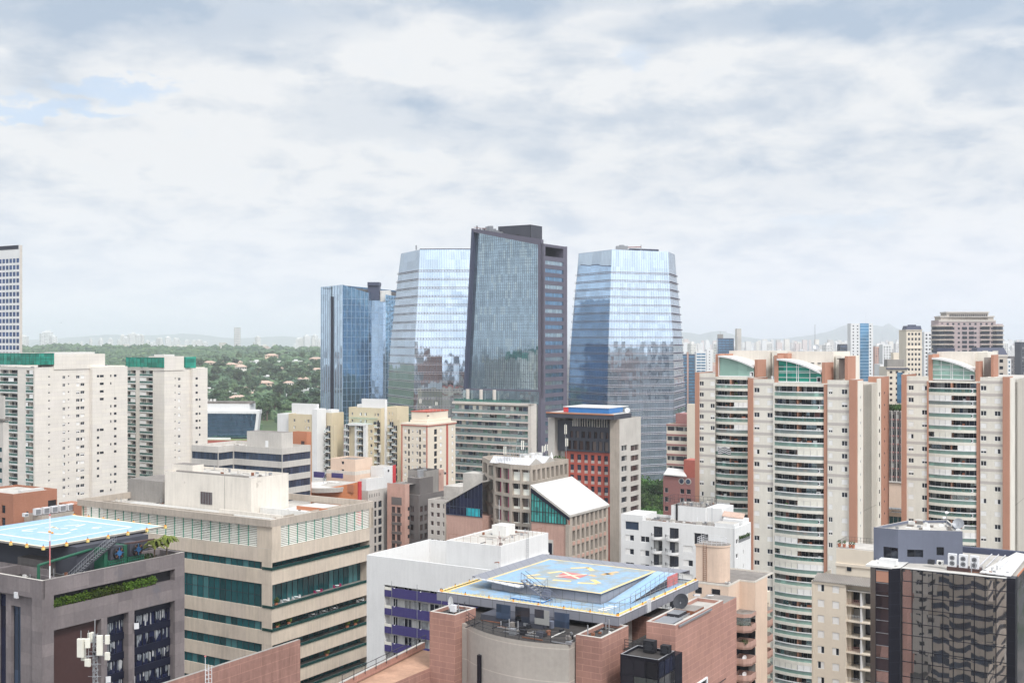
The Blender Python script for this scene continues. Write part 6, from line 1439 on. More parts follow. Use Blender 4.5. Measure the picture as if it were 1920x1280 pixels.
# ---------------------------------------------------------------- blocks beside and behind the viewer, seen mirrored in the glass
for (x, y, w_, d_, h_, mat, lab) in ((-70, 10, 16, 18, 72, 'band_stone', 'beige block beside the viewpoint, seen mirrored in the bronze glass'), (-112, -22, 30, 22, 84, 'beige_render', 'pale block behind the viewpoint, seen mirrored in the bronze glass'),
        (-40, -45, 24, 20, 58, 'pale_cream', 'cream block behind the viewpoint, seen mirrored in the bronze glass'), (-210, 20, 30, 26, 74, 'white_render', 'white block left of the viewpoint, seen mirrored in the bronze glass'), (-190, -110, 40, 26, 88, 'brick_orange', 'dusty brick block far behind the viewpoint, seen mirrored in the bronze glass')):
    b = B('apartment_building', lab, 960, 50, 'building'); b.o = Vector((x, y)); b.root.location = (x, y, 0)
    n1 = int(w_/4); n2 = int(d_/4)
    W_ = lambda L, n: grid(even(1, L-1, n, 2.0), h_-2.5, 1.5, 3.1, int(h_/3.1)-1, ('slide', 0))
    b.shell([(0, 0), (w_, 0), (w_, d_), (0, d_)], 0, h_, mat, {1: [(.1, d_-.1, h_-4-3.4*k, h_-2.4-3.4*k, ('strip', 'office_blue', 1.4, 'dark_metal')) for k in range(18)] if mat == 'band_stone' else W_(d_, n2), 2: [(.1, w_-.1, h_-4-3.4*k, h_-2.4-3.4*k, ('strip', 'office_blue', 1.4, 'dark_metal')) for k in range(18)] if mat == 'band_stone' else W_(w_, n1)}, ph=.8, roof='roof_pale'); b.done()
# striped flag hung on a balcony of the left wing
X_ = (1355-960)/F*303; m = M(); n = 10
for i in range(n):
    xa, xb = -1.75+3.5*i/n, -1.75+3.5*(i+1)/n; ya, yb = -.12*math.sin(i*1.1), -.12*math.sin((i+1)*1.1); za, zb = -.18*math.sin(i*.9), -.18*math.sin((i+1)*.9)
    for k in range(7): m.q([(xa, ya, za+k*.24), (xb, yb, zb+k*.24), (xb, yb, zb+k*.24+.24), (xa, ya, za+k*.24+.24)], 'fabric_dark' if k % 2 == 0 else 'white_paint')
solo('flag', m, 'black and white striped flag hung across a balcony of the left wing', 'flag', None, (X_, 300.6, HC-(851-HOR)/F*301), GRID)
# ================================================================= white apartment house with rounded balconies
b = B('apartment_house', 'white apartment house with rounded balconies and a roof box, behind the central helipad', 1378, 226, 'apartment building')
x0 = b.x(1164.3); S1 = b.y(1408); zt_ = b.z(990); fh = 2.85
wr = b.z(1019.5); r1 = b.z(1021.8)
st = lambda i, j: ('slide', rng.choice([3, 4, 3, 0, 1]))
bz = b.z(1004)
pc = [(1222, 1242), (1248.5, 1272.5)]
fops = grid(fx(b, [(1172.5, 1188.5), (1201, 1217.5)], x0), b.z(1021.5), 1.2, fh, 9, st)+grid(fx(b, [(1281.5, 1299)], x0), b.z(1031.5), 1.25, fh, 9, st)+[(b.x(1172.5)-x0, b.x(1197.5)-x0, b.z(1011), b.z(995), ('plain', 'office_blue', 'grey_metal'))]
fops += grid(fx(b, [(1225.5, 1242), (1255.5, 1272.5)], x0), b.z(1000), 2.35, fh, 9, ('strip', 'win_mixed', .9, 'dark_metal'))
fops += grid(fx(b, [(1301, 1328)], x0), b.z(1005.5), 2.3, 9, 1, ('strip', 'win_mixed', 1.5, 'white_paint'))
so_ = grid(sy(b, [(1393, 1394.5)], 0), b.z(1010), .8, fh, 6, ('plain', 'win_dark', 'white_paint'))+grid(sy(b, [(1380, 1384)], 0), b.z(1012), .9, fh, 6, ('plain', 'win_dark', 'white_paint'))
b.box(x0, 0, 0, S1, 0, zt_, 'white_render', fops, so_, ph=.5, roof='roof_grey', depth=.2)
m = b.wall; m.box(x0, b.x(1205), -.02, 7, zt_-.4, zt_+.9, 'white_render', 'roof_white'); m.box(b.x(1236), b.x(1323, 6), 6, 13, zt_-.5, b.z(957.5, 0, 6), 'white_render', 'roof_grey')
m.box(b.x(1323, 6), b.x(1352, 6), 6.5, 13, zt_-.5, b.z(957.5, 0, 6)-.02, 'white_render'); m.box(b.x(1340, 1), b.x(1376, 1), 1, 4, zt_-.4, zt_+.6, 'white_render', 'roof_pale')
m.box(-.1, .02, -.15, -.02, 0, zt_+.6, 'white_render'); m.box(b.x(1267, 5.9), b.x(1270.5, 5.9), 5.85, 5.98, zt_-.4, zt_+3, 'black')
xb = b.x(1385, 4); m.box(-4.5, -.3, 5, S1-.3, zt_-.5, zt_+.9, 'white_render'); m.prism([(-5, 6), (-.5, 6), (-.5, S1-2), (-5, S1-2)], [zt_+1.2, zt_+1.0, zt_+1.8, zt_+2], [zt_+1.35, zt_+1.15, zt_+1.95, zt_+2.15], 'tile_roof')
for p, q in pc:
    u0, u1 = b.x(p), b.x(q); w = u1-u0
    for i in range(9):
        f = M(); n = 10; arc = [(w/2-w/2*math.cos(math.pi*j/n), -1.25*math.sin(math.pi*j/n)) for j in range(n+1)]
        f.prism(arc, -.15, .05, 'white_render')
        for (a, c_), (e, g_) in zip(arc, arc[1:]): f.q([(a, c_, .05), (e, g_, .05), (e, g_, .42), (a, c_, .42)], 'white_render')
        r_ = M()
        for (a, c_), (e, g_) in zip(arc, arc[1:]): r_.bar((a, c_, .95), (e, g_, .95), .035, 'dark_metal'); r_.bar((a, c_, .4), (a, c_, .95), .025, 'dark_metal'); r_.bar((a, c_, .68), (e, g_, .68), .02, 'dark_metal')
        if i % 2: f.box(w*.3, w*.5, -.7, -.3, 0, .7, 'white_metal')
        o = b.part('balcony', f, None, (u0, -.02, b.z(1000)-2.35-fh*i)); link('railing', r_.mesh('railing'), o)
rl_ = railing([(b.x(1240, 6.2), 6.2, b.z(957.5, 0, 6)), (b.x(1322, 6.2), 6.2, b.z(957.5, 0, 6)), (b.x(1322, 6.2), 12.5, b.z(957.5, 0, 6)), (b.x(1240, 6.2), 12.8, b.z(957.5, 0, 6))], 1.3, 'dark_metal', 1.0, 2, .03, True); b.part('railing', rl_)
pl = M(); pl.box(-.12, .02, 2.0, 8.5, zt_-3.2, zt_-2.5, 'grey_metal')
for i in range(14): pl.leaves((.05, 2.3+i*.42, zt_-2.2), (.3, .4, .4), 22, .15, 'leaf_near')
b.part('planter', pl)
clutter(b, b.x(1207), -5, .8, 5.5, zt_-.5, 30, 3, .6); clutter(b, b.x(1238), b.x(1320, 6), 6.5, 12, b.z(957.5, 0, 6), 26, 4, .6); b.done(); WA = b
for i, (x, y) in enumerate(((b.x(1207), 2), (b.x(1250), 3), (b.x(1300), 3), (b.x(1318), 4))):
    m = M(); [m.box(-.5, .5, -.4, .4, 0, .7, 'roof_pale'), m.bar((-.4, 0, 0), (-.4, 0, 1.5), .06, 'white_metal')]; p = b.w(x, y); solo('roof_vent', m, 'small vent box on the flat roof of the white apartment house', 'roof vent', 'roof vents on the white apartment house', (p.x, p.y, zt_-.5), GRID)
p = b.w(b.x(1335, 3), 3); antenna('tall thin rod aerial standing by the peach water tank', (p.x, p.y, zt_-.4), 5.8, 0)

# ================================================================= peach building with the stained water tank
b = B('apartment_building', 'peach apartment building with pink corner balconies and a rounded stained roof tank', 1366, 188, 'apartment building')
zt_ = b.z(1099); xb0 = b.x(1290)
b.face((xb0, 0), (0, 0), 0, zt_, grid(fx(b, [(1302, 1316), (1333.5, 1350.5)], xb0), b.z(1106.5), 1.15, 3, 1, ('grille',)), 'peach_render', .2)
ys1 = b.y(1387); b.face((0, 0), (0, ys1), 0, zt_, (), 'peach_render'); x2 = b.x(1416, ys1); S2 = b.y(1440, x2)
b.face((0, ys1), (x2, ys1), 0, zt_, (), 'peach_render'); b.wall.box(x2-.02, x2, ys1, ys1+6, 0, zt_, 'peach_render'); b.wall.q([(xb0, 0, zt_-.05), (0, 0, zt_-.05), (0, ys1, zt_-.05), (xb0, ys1, zt_-.05)], 'roof_grey'); b.wall.q([(xb0, ys1, zt_-.05), (x2, ys1, zt_-.05), (x2, ys1+9, zt_-.05), (xb0, ys1+9, zt_-.05)], 'roof_grey')
b.wall.ring([(xb0, -.02), (.02, -.02), (.02, ys1-.02), (x2, ys1-.02), (x2, ys1+9), (xb0, ys1+9)], zt_-.04, zt_+.22, .25, 'offwhite', 'roof_pale')
# tank
zr = zt_; xa, xc = b.x(1309, 3), b.x(1376, 6); tw = xc-xa; n = 14; rr = 1.9
pts = [(xa, 2.0)]+[(xc-rr+rr*math.sin(math.pi*i/n/2*2 if 0 else math.pi/2*i/n*2-0), 2.0+rr-rr*math.cos(math.pi/2*i/n*2)) for i in range(n+1)]+[(xa, 2+rr*2)]
ztk = b.z(1017.5, xa, 3); tk = M(); tk.prism(pts, zr-.1, ztk, 'peach_tank', 'roof_grey'); tk.prism([(p[0]*1.0, p[1]) for p in inset(pts, -.12)], ztk-.25, ztk+.02, 'peach_tank', 'roof_grey'); b.part('water_tank', tk)
ld = M(); xl_ = b.x(1319, 2)
for s_ in (0, .55): ld.bar((xl_+s_, 1.9, zr), (xl_+s_, 1.9, ztk+.3), .04, 'rust')
z = zr+.3
while z < ztk: ld.bar((xl_, 1.9, z), (xl_+.55, 1.9, z), .03, 'rust'); z += .35
b.part('ladder', ld); rl_ = railing([(xa+.2, 2.2, ztk), (xc-1.6, 2.2, ztk), (xc-.3, 3.6, ztk), (xc-1.6, 5.5, ztk), (xa+.2, 5.6, ztk)], 1.1, 'white_metal', .8, 3, .025, True); b.part('railing', rl_)
# corner balconies
fh = 2.72; zb0 = b.z(1157, 0, 0); bw0, bw1 = -.02, b.x(1407, -1.6)
for i in range(7):
    z = b.z(1184)-fh*i; m = M(); y1 = ys1-.1; poly = [(.02, y1-3.4), (1.9, y1-3.4), (2.9, y1-2.4), (2.9, y1), (.02, y1)]
    if i == 0: m.prism(poly, z+fh-.55, z+fh+.05, 'pink_render', 'roof_grey')
    m.prism(poly, z-.25, z, 'pink_render', 'roof_grey'); m.ring(poly, z-.3, z+.85, .12, 'pink_render')
    m.q([(.03, y1-.05, z), (2.8, y1-.05, z), (2.8, y1-.05, z+2.2), (.03, y1-.05, z+2.2)], 'win_mixed'); m.q([(.03, y1-3.3, z), (.03, y1, z), (.03, y1, z+2.2), (.03, y1-3.3, z+2.2)], 'win_dark')
    o = b.part('balcony', m); pl = M()
    if i in (0, 1):
        for j in range(7 if i == 0 else 3): pl.leaves((.6+j*.33+(i*1.0), y1-3.1+(.8*max(0, j-3)*.3), z+.9), (.4, .35, .45), 40, .13, 'leaf_near')
        link('balcony_plants', pl.mesh('balcony_plants'), o)
        if i == 0:
            gl = M(); gl.q([(.05, y1-3.35, z+.9), (1.9, y1-3.35, z+.9), (1.9, y1-3.35, z+fh-.55), (.05, y1-3.35, z+fh-.55)], 'clear_pane'); gl.q([(1.9, y1-3.35, z+.9), (2.85, y1-2.4, z+.9), (2.85, y1-2.4, z+fh-.55), (1.9, y1-3.35, z+fh-.55)], 'clear_pane'); link('balcony_glazing', gl.mesh('balcony_glazing'), o)
    else: d_ = M(); d_.box(.8, 1.2, y1-2.6, y1-2.2, z, z+.6, 'white_metal'); d_.dish((1.9, y1-2.8, z+1.0), (-.3, -1, .5), .42, 'white_paint'); link('satellite_dish', d_.mesh('satellite_dish'), o)
# lower left shoulder with small windows, and the right wing
b.wall.box(-2.2, .5, -1.4, -.02, 0, b.z(1160, 0, -1.4), 'peach_render', 'roof_pale')
for i in range(7): z = b.z(1187)-fh*i; b.wall.box(.5, .56, -1.0, -.4, z-1.1, z, 'win_brown')
clutter(b, xb0+.5, -.5, .5, ys1-.5, zt_, 14, 5, .4); b.done(); PB = b
b = B('apartment_building', 'cream and pink apartment wing with stacked rounded balconies, right of the peach building', 1418, 200, 'apartment building')
S1 = b.y(1444); zt_ = b.z(1121); b.wall.q([(0, -3, 0), (0, 0, 0), (0, 0, zt_), (0, -3, zt_)], 'peach_render')
xr = b.x(1418, 0); b.shell([(-9, 0), (0, 0), (0, S1), (-9, S1)], 0, zt_, 'pale_cream', {1: grid(sy(b, [(1437, 1441)], 0), b.z(1131, 0, 5), 1.5, fh, 9, ('plain', 'win_brown', 'white_paint'))}, ph=.4, roof='roof_pale')
for i in range(9):
    z = b.z(1172)-fh*i; m = M(); L = b.y(1433); poly = [(.02, .2), (1.5, .5), (1.9, 1.2), (1.9, L-1), (1.2, L-.2), (.02, L)]
    m.prism(poly, z-.25, z, 'pink_render', 'roof_grey'); m.ring(poly, z-.3, z+.9, .12, 'pink_render'); 
    if i == 0: m.prism(poly, z+fh-.6, z+fh-.1, 'pink_render', 'roof_grey')
    m.q([(.03, .3, z), (.03, L-.2, z), (.03, L-.2, z+2.1), (.03, .3, z+2.1)], 'win_mixed'); o = b.part('balcony', m)
    if i % 3 != 2:
        gl = M()
        for (p, q) in zip(poly[:-1], poly[1:]): gl.q([(*p, z+.9), (*q, z+.9), (*q, z+2.1), (*p, z+2.1)], 'clear_pane')
        link('balcony_glazing', gl.mesh('balcony_glazing'), o)
b.done()

# ================================================================= cream building right of it
b = B('apartment_building', 'cream apartment building with square shuttered windows, left of the bronze glass block', 1586, 196, 'apartment building')
x0 = b.x(1522); zt_ = b.z(1094); fh = 2.66; x2 = b.x(1632, 1.4)
st = lambda i, j: ('slide', rng.choice([1, 1, 3, 4, 1]), 'win_dark', 'white_paint')
b.face((x0, 0), (0, 0), 0, zt_, grid(fx(b, [(1533, 1545.5), (1560.5, 1573.5)], x0), b.z(1100), 1.25, fh, 10, st), 'pale_cream', .15)
b.wall.q([(x0, 12, 0), (x0, 0, 0), (x0, 0, zt_), (x0, 12, zt_)], 'pale_cream'); b.wall.box(x0+.15, x0+.45, -.12, -.01, 0, zt_-.3, 'pale_cream'); b.wall.box(x0, -.2, -.12, -.01, zt_-.5, zt_, 'pale_cream')
b.wall.q([(0, 0, 0), (0, 1.4, 0), (0, 1.4, zt_), (0, 0, zt_)], 'pale_cream'); xm = b.x(1590, 1.4)
b.face((0, 1.4), (x2+3, 1.4), 0, zt_-.4, [(b.x(1596, 1.4), x2+2.9, b.z(1110)-2.15-fh*i, b.z(1110)-fh*i, None, 1.6) for i in range(9)], 'pale_cream', 1.6)
for i in range(9):
    z = b.z(1110)-2.15-fh*i; m = M(); m.box(b.x(1590, 1.4), x2+3, .2, 1.38, z-.22, z, 'pale_cream'); m.q([(b.x(1596, 1.4), 2.95, z), (x2+3, 2.95, z), (x2+3, 2.95, z+2.1), (b.x(1596, 1.4), 2.95, z+2.1)], 'win_mixed')
    m.box(b.x(1613, .3), b.x(1615.5, .3), .3, 2.9, z, z+2.3, 'white_render'); o = b.part('balcony', m)
    r_ = railing([(b.x(1590, 1.4), .3, z), (b.x(1612, .3), .3, z)], .95, 'white_metal' if i % 2 else 'dark_metal', .25, 1, .018) if i % 3 else railing([(b.x(1590, 1.4), .3, z), (b.x(1612, .3), .3, z)], .95, 'wine', .35, 3, .02)
    link('railing', r_.mesh('railing'), o)
b.wall.box(b.x(1588, .2), x2+3, .1, 1.38, b.z(1107)+.0, b.z(1107)+.12, 'roof_pale')
m = M(); xq = x0+.3
while xq < x2+2: m.prism([(xq, -.3), (xq+.16, -.3), (xq+.16, 2.6), (xq, 2.6)], [zt_+.02, zt_+.02, zt_+.9, zt_+.9], [zt_+.10, zt_+.10, zt_+.98, zt_+.98], 'roof_grey'); xq += .3
m.prism([(x0+.2, -.25), (x2+2, -.25), (x2+2, 2.6), (x0+.2, 2.6)], [zt_-.1, zt_-.1, zt_+.7, zt_+.7], [zt_, zt_, zt_+.88, zt_+.88], 'roof_pale'); b.part('corrugated_roof', m)
b.wall.box(b.x(1568, 2.7), x2+4, 2.7, 9, zt_-1, b.z(1029, 0, 2.7), 'pale_cream', 'roof_pale'); b.wall.box(b.x(1566, 2.5), x2+4, 2.5, 2.7, b.z(1062, 0, 2.7), b.z(1060, 0, 2.7)+.3, 'pale_cream'); xw = b.x(1588, 2.6); b.wall.box(xw, xw+.75, 2.55, 2.66, b.z(1070, 0, 2.6), b.z(1062, 0, 2.6), 'win_dark')
zq = b.z(1029, 0, 2.7); r_ = railing([(b.x(1569, 2.9), 2.9, zq), (b.x(1569, 2.9), 8.8, zq), (x2+3, 8.8, zq)], 1.1, 'dark_metal', .5, 2, .02); b.part('railing', r_); b.wall.box(b.x(1569, 3), x2+3.8, 3, 8.8, zq, zq+.15, 'roof_pale')
b.done()
for i, px in enumerate((1574, 1583, 1594, 1600)):
    m = M(); m.bar((0, 0, 0), (0, 0, .55), .22, 'pot', 10, .32); m.leaves((0, 0, .85), (.3, .3, .35), 40, .11, 'leaf_near'); p = b.w(b.x(px, 3.2), 3.2); solo('potted_plant', m, 'terracotta pot with a small plant on the cream roof terrace', 'potted plant', 'pots on the cream terrace', (p.x, p.y, zq+.15))

# ================================================================= bronze glass block, lower right
b = B('glass_office', 'bronze mirrored glass office block with black corner piers in the lower right corner', 1904, 142)
zt_ = b.z(1083); x0 = b.x(1690); cw = 1.30; ph_ = 1.62
gx0 = b.x(1691.5); gx1 = b.x(1888)
m = M(); m.q([(gx0, -.02, 0), (gx1, -.02, 0), (gx1, -.02, zt_-.25), (gx0, -.02, zt_-.25)], 'bronze_mirror'); b.part('curtain_wall', m)
m = M(); nx = 10
for i in range(nx+1): x = gx0+(gx1-gx0)*i/nx; m.box(x-.045, x+.045, -.12, -.025, 0, zt_-.25, 'near_black')
z = zt_-.25; k = 0
while z > 20: m.box(gx0, gx1, -.10, -.024, z-.04, z+.04, 'near_black'); z -= 1.55 if k % 2 == 0 else 3.1*.62; k += 1
b.part('mullion', m)
m = M(); m.box(gx1, .02, -.25, 1.5, 0, zt_-.05, 'near_black'); b.part('corner_pier', m)
m = M(); m.q([(0, 1.5, 0), (0, 24, 0), (0, 24, zt_), (0, 1.5, zt_)], 'bronze_mirror'); m.box(-.02, .1, 1.5, 24, zt_-.1, zt_+.1, 'terracotta_plain'); b.part('side_glazing', m)
# left black pier: three facets round a dark glass strip
pa, pb, pc_, pd = (b.x(1627.5, -.2), 1.0), (b.x(1641.5, -1.4), -1.4), (b.x(1666, -1.4), -1.4), (b.x(1688, -.2), -.2)
zp = b.z(1063, pb[0], pb[1]); m = M(); m.prism([pa, pb, pc_, pd, (pd[0], 5), (pa[0], 5)], 0, zp, 'near_black', 'roof_white'); b.part('corner_pier', m)
m = M(); m.q([(pb[0]+.1, -1.44, 0), (pc_[0], -1.44, 0), (pc_[0], -1.44, zp-.3), (pb[0]+.1, -1.44, zp-.3)], 'bronze_dark')
z = zp-.3; r_ = random.Random(4); k = 0
while z > 25:
    if k in (0, 6, 8, 11): m.q([(pb[0]+.1, -1.47, z-1.5), (pc_[0], -1.47, z-1.5), (pc_[0], -1.47, z), (pb[0]+.1, -1.47, z)], 'pier_brown' if k == 0 else 'bronze_mirror')
    m.box(pb[0]+.1, pc_[0], -1.52, -1.46, z-.04, z+.04, 'grey_metal'); z -= 1.62; k += 1
b.part('stair_glazing', m)
b.wall.box(pd[0], 0, .0, 22, zt_-2, zt_-.3, 'roof_grey', 'roof_pale'); b.wall.box(gx0, gx1, -.05, .35, zt_-.28, zt_-.1, 'white_old'); m = M()
m.box(pa[0], pc_[0]+.4, -1.4, 2, zp+.0, zp+.25, 'white_old'); m.box(b.x(1648, 0), b.x(1680, 0), 0, 1.2, zp+.2, zp+.9, 'white_render'); b.part('roof_coping', m)
m = M(); ya = 4
m.prism([(b.x(1837, 1), 1.0), (-.6, .4), (-.6, 16), (b.x(1837, 1)+2.2, 16)], [zt_+.0, zt_+.0, zt_+.1, zt_+.2], [zt_+.15, zt_+.1, zt_+.3, zt_+.5], 'metal_sheet', 'roof_white'); 
for i in range(4): x = b.x(1845+i*13, 8); m.box(x, x+.1, 4, 14, zt_+.2, zt_+.35, 'metal_sheet')
b.part('skylight_roof', m); m = M(); m.box(b.x(1805, 17), 0, 16.5, 17.2, zt_-.3, zt_+.5, 'slate'); b.part('rear_parapet', m)
b.wall.box(b.x(1776, 2.5), b.x(1838, 2.5), 2.2, 4.2, zt_-.3, zt_+.15, 'maroon')
# rooftop house in blue-grey paint
pe = (b.x(1637.5, 9), 9.0); zph = b.z(992, b.x(1684, 4), 4); A0 = (b.x(1684, 4), 4.0)
pl_ = along_ = None
def al(b, p, d, px):
    k = (px-960)/F; o_ = b.w(*p); dv = b.ex*d[0]+b.ey*d[1]; t = (k*o_.y-o_.x)/(dv.x-k*dv.y); return (p[0]+d[0]*t, p[1]+d[1]*t)
L0 = al(b, A0, (-.99, .10), 1638); R0 = al(b, A0, (.93, .37), 1805)
poly = [L0, A0, R0, (R0[0]-2.5, R0[1]+6), (A0[0]+4, A0[1]+12), (L0[0]+2.5, L0[1]+8)]
rm = M(); E1 = grid(even(1.2, 4.0, 1, 2.6), b.z(1027, *A0), 2.0, 3, 1, ('strip', 'win_dark', .9, 'dark_metal')); Lr = (Vector(R0)-Vector(A0)).length
s2 = lambda px: (Vector(al(b, A0, (.93, .37), px))-Vector(A0)).length
E2 = [(s2(1701), s2(1731), b.z(1043, *A0), b.z(1029, *A0)+.0, ('strip', 'win_dark', .9, 'dark_metal')), (s2(1756), s2(1770), b.z(1041, *A0)+.2, b.z(1027, *A0)+.3, ('plain', 'win_dark', 'dark_metal'))]
b.shell(poly, zt_-.3, zph, 'blue_grey_paint', {0: E1, 1: E2}, ph=.35, roof='roof_pale', pt=.22, m=rm, cap='roof_pale'); b.part('roof_house', rm)
m = M(); r_ = random.Random(9)
for i in range(12):
    q = inset(poly, 1.0)[i % 6]; q2 = inset(poly, 1.0)[(i+1) % 6]; m.bar((*q, zph-.2), (*q2, zph-.2), .05, 'steel')
for i in range(26): x = A0[0]+r_.uniform(-1, 7); y = A0[1]+r_.uniform(2, 9); m.box(x, x+r_.uniform(.2, .9), y, y+r_.uniform(.2, .6), zph-.34, zph-r_.uniform(-.3, .25), r_.choice(['white_old', 'rust', 'grey_metal', 'roof_grey', 'white_paint']))
b.part('roof_clutter', m)
clutter(b, pd[0]+8, -1, 1, 3.4, zt_-.1, 26, 6, .4); b.done(); BG = b
for i, px in enumerate((1786, 1806.5, 1827.5)):
    m = M(); m.box(-.52, .52, -.28, .28, 0, 1.65, 'white_metal'); f = M()
    for z in (.45, 1.15): f.bar((0, -.30, z), (0, -.285, z), .31, 'grey_metal', 16); f.bar((0, -.32, z), (0, -.3, z), .08, 'dark_metal', 8); [f.bar((-.3, -.315, z+dz), (.3, -.315, z+dz), .012, 'dark_metal') for dz in (-.2, -.1, 0, .1, .2)]
    p = b.w(b.x(px, 2.8), 2.8); o = tag(link('air_conditioner', m.mesh('air_conditioner'), None, (p.x, p.y, zt_+.16), GRID), '%s of three white twin fan condensers on the bronze glass block' % ('leftmost', 'middle one', 'rightmost')[i], 'air conditioner', 'condensers on the bronze glass block'); link('fan', f.mesh('fan'), o)
for i, px in enumerate((1746, 1763)):
    m = M(); m.box(-.4, .4, -.3, .3, 0, .55, 'white_old' if i else 'dark_metal'); m.bar((0, -.32, .28), (0, -.3, .28), .2, 'dark_metal', 10); p = b.w(b.x(px, 3.4), 3.4); solo('air_conditioner', m, 'small %s condenser against the blue-grey rooftop house' % ('pale' if i else 'dark'), 'air conditioner', None, (p.x, p.y, zt_+.1), GRID)
for i, (px, lab) in enumerate(((1751, 'pole with two round white lamps on the blue-grey rooftop house'), )):
    m = M(); m.bar((0, 0, 0), (0, 0, 2.2), .04, 'steel'); m.blob((0, 0, 2.3), .26, 'white_paint'); m.blob((-.35, 0, 1.6), .24, 'white_paint'); m.bar((0, 0, 1.5), (-.35, 0, 1.5), .03, 'steel'); p = b.w(A0[0]+5.2, A0[1]+5); solo('roof_lamp', m, lab, 'lamp', None, (p.x, p.y, zph-.3))
m = M(); m.dish((0, 0, .9), (-.5, -.8, .5), .75, 'grey_metal'); m.bar((0, 0, 0), (0, 0, .8), .05, 'steel'); p = b.w(A0[0]+6.6, A0[1]+5.5); solo('satellite_dish', m, 'grey dish on the blue-grey rooftop house', 'satellite dish', None, (p.x, p.y, zph-.3))
# ================================================================= beige banded office, left centre
b = B('banded_office', 'large beige office with green ribbon windows, a louvred top storey and stained roof box', 508, 205)
x0 = b.x(145); S1 = b.y(700); zt_ = b.z(975); z = b.z
zp = z(988.5)                                   # underside of the crown beam
zA0, zA1 = z(1030), z(993)                      # louvred storey
st = ('slats', 2.35)
b.face((x0+.9, .35), (0, .35), zA0, zp, [(.2, -x0-4.6, zA0+.05, zp-.05, ('louvre_screen', st), .35)], 'band_stone', .35)
def screen(p, q, za, zb): pass
# crown beam, all round
b.wall.ring([(x0, 0), (0, 0), (0, S1), (x0, S1)], zp, zt_, .45, 'sill_concrete', 'sill_concrete')
yS = S1-.8; b.face((0, .35), (0, S1), zA0, zp, [(2.2, S1-1.2, zA0+.05, zp-.05, ('louvre_screen', st), .35)], 'band_stone', .35)
# behind the screens: bright terrace with back wall, columns and plants
zr = zA0+.1; b.wall.q([(x0+1, .4, zr), (-.05, .4, zr), (-.05, S1, zr), (x0+1, S1, zr)], 'roof_pale'); b.wall.q([(x0+1, 5.5, zr), (-5.5, 5.5, zr), (-5.5, 5.5, zp+.5), (x0+1, 5.5, zp+.5)], 'sill_concrete'); b.wall.q([(-5.5, 5.5, zr), (-5.5, S1, zr), (-5.5, S1, zp+.5), (-5.5, 5.5, zp+.5)], 'sill_concrete')
for i in range(7): x = x0+4+i*(-x0-8)/6; b.wall.box(x-.3, x+.3, 2.2, 2.8, zr, zp, 'pale_stone')
for i in range(4): y = 6+i*(S1-9)/3; b.wall.box(-2.8, -2.2, y-.3, y+.3, zr, zp, 'pale_stone')
# roof: slatted concrete sheets round the roof box
zR = zt_-1.1; m = M(); m.q([(x0+.45, 5.5, zR-.6), (-5.5, 5.5, zR-.6), (-5.5, S1-.45, zR-.6), (x0+.45, S1-.45, zR-.6)], 'roof_pale')
xr = x0+6.5
while xr < -3: m.box(xr, xr+.38, .5, 9.6, zR-.35, zR-.05, 'white_old', 'roof_white'); xr += .75
m = b.wall if 0 else m; b.part('roof_slab', m)
# storeys below
z0 = zA0; lv = [(1062.5, 1056.0+0, 1), ]
bands = [z(1030), z(1056), z(1070.5), z(1097), z(1141.5), z(1168), z(1184), z(1210)]
zz = [z(1035), z(1056), z(1056)]
# (glass top, glass bottom) measured down the near corner, then repeating every storey
gl = [(z(1055.5), z(1069.5), 1), (z(1097), z(1141.5), 2), (z(1168), z(1184.5), 1), (z(1210.5), z(1228), 1), (z(1253), z(1271), 1), (z(1296), z(1313), 1)]
fl = 4.05
fops = [(.02, -x0-.02, c, a, ('strip', 'win_teal', 1.45, 'dark_metal') if k == 1 else ('strip', 'win_teal', 1.45, 'dark_metal', 2), .25) for a, c, k in gl]
yc = S1-.6
sops = [(.03, yc, c, a, None, 2.4) for a, c, k in gl]
b.face((x0+5, .15), (0, .15), 0, zA0, fops, 'band_stone', .25); b.face((0, .15), (0, S1-1.2), 0, zA0, sops, 'band_stone', 2.4)
b.wall.box(-.1, .0, S1-1.2, S1, zA0, zp, 'band_stone')
for i, (a, c, k) in enumerate(gl):
    g = M(); g.q([(-2.35, .8, c), (-2.35, yc, c), (-2.35, yc, a), (-2.35, .8, a)], 'win_teal'); b.part('glazing', g)
    g = M(); n = int(yc/1.5)
    for j in range(n+1): y = .8+(yc-.8)*j/n; g.box(-2.34, -2.26, y-.04, y+.04, c, a, 'dark_metal')
    b.part('mullion', g); r_ = M(); r_.box(.16, .2, -.05, S1-1.4, c+.02, c+.5, 'dark_rail'); r_.box(-2.2, .2, .05, .1, c+.02, c+.5, 'dark_rail'); r_.bar((.18, 0, c+.52), (.18, S1-1.4, c+.52), .03, 'win_teal'); b.part('glass_balustrade', r_)
    b.wall.box(-2.35, 0, .16, yc, c-.02, c+.02, 'roof_grey')
# stained roof box
xb1 = b.x(471, 9.8); xb0 = b.x(309, 9.8); yb0 = 9.8; yb1 = b.y(541, xb1); zb_ = z(896, xb1, yb0)
m = M(); m.box(xb0, xb1, yb0, yb1, zR-.6, zb_-.5, 'offwhite', 'roof_pale'); m.ring([(xb0, yb0), (xb1, yb0), (xb1, yb1), (xb0, yb1)], zb_-.5, zb_, .22, 'offwhite', 'grey_concrete'); m.box(b.x(330, 13), b.x(368, 13), 12, 15, zb_-.4, zb_+1.2, 'offwhite', 'roof_grey')
m.box(xb0+2, xb1-2, yb0+1.2, yb0+1.5, zb_-.5, zb_+.15, 'grey_concrete'); b.part('roof_box', m)
m = M(); gx, gx2 = b.x(377, yb0), b.x(398, yb0); zg0, zg1 = z(944, gx, yb0), z(921, gx, yb0); m.box(gx, gx2, yb0-.06, yb0-.01, zg0, zg1, 'maroon')
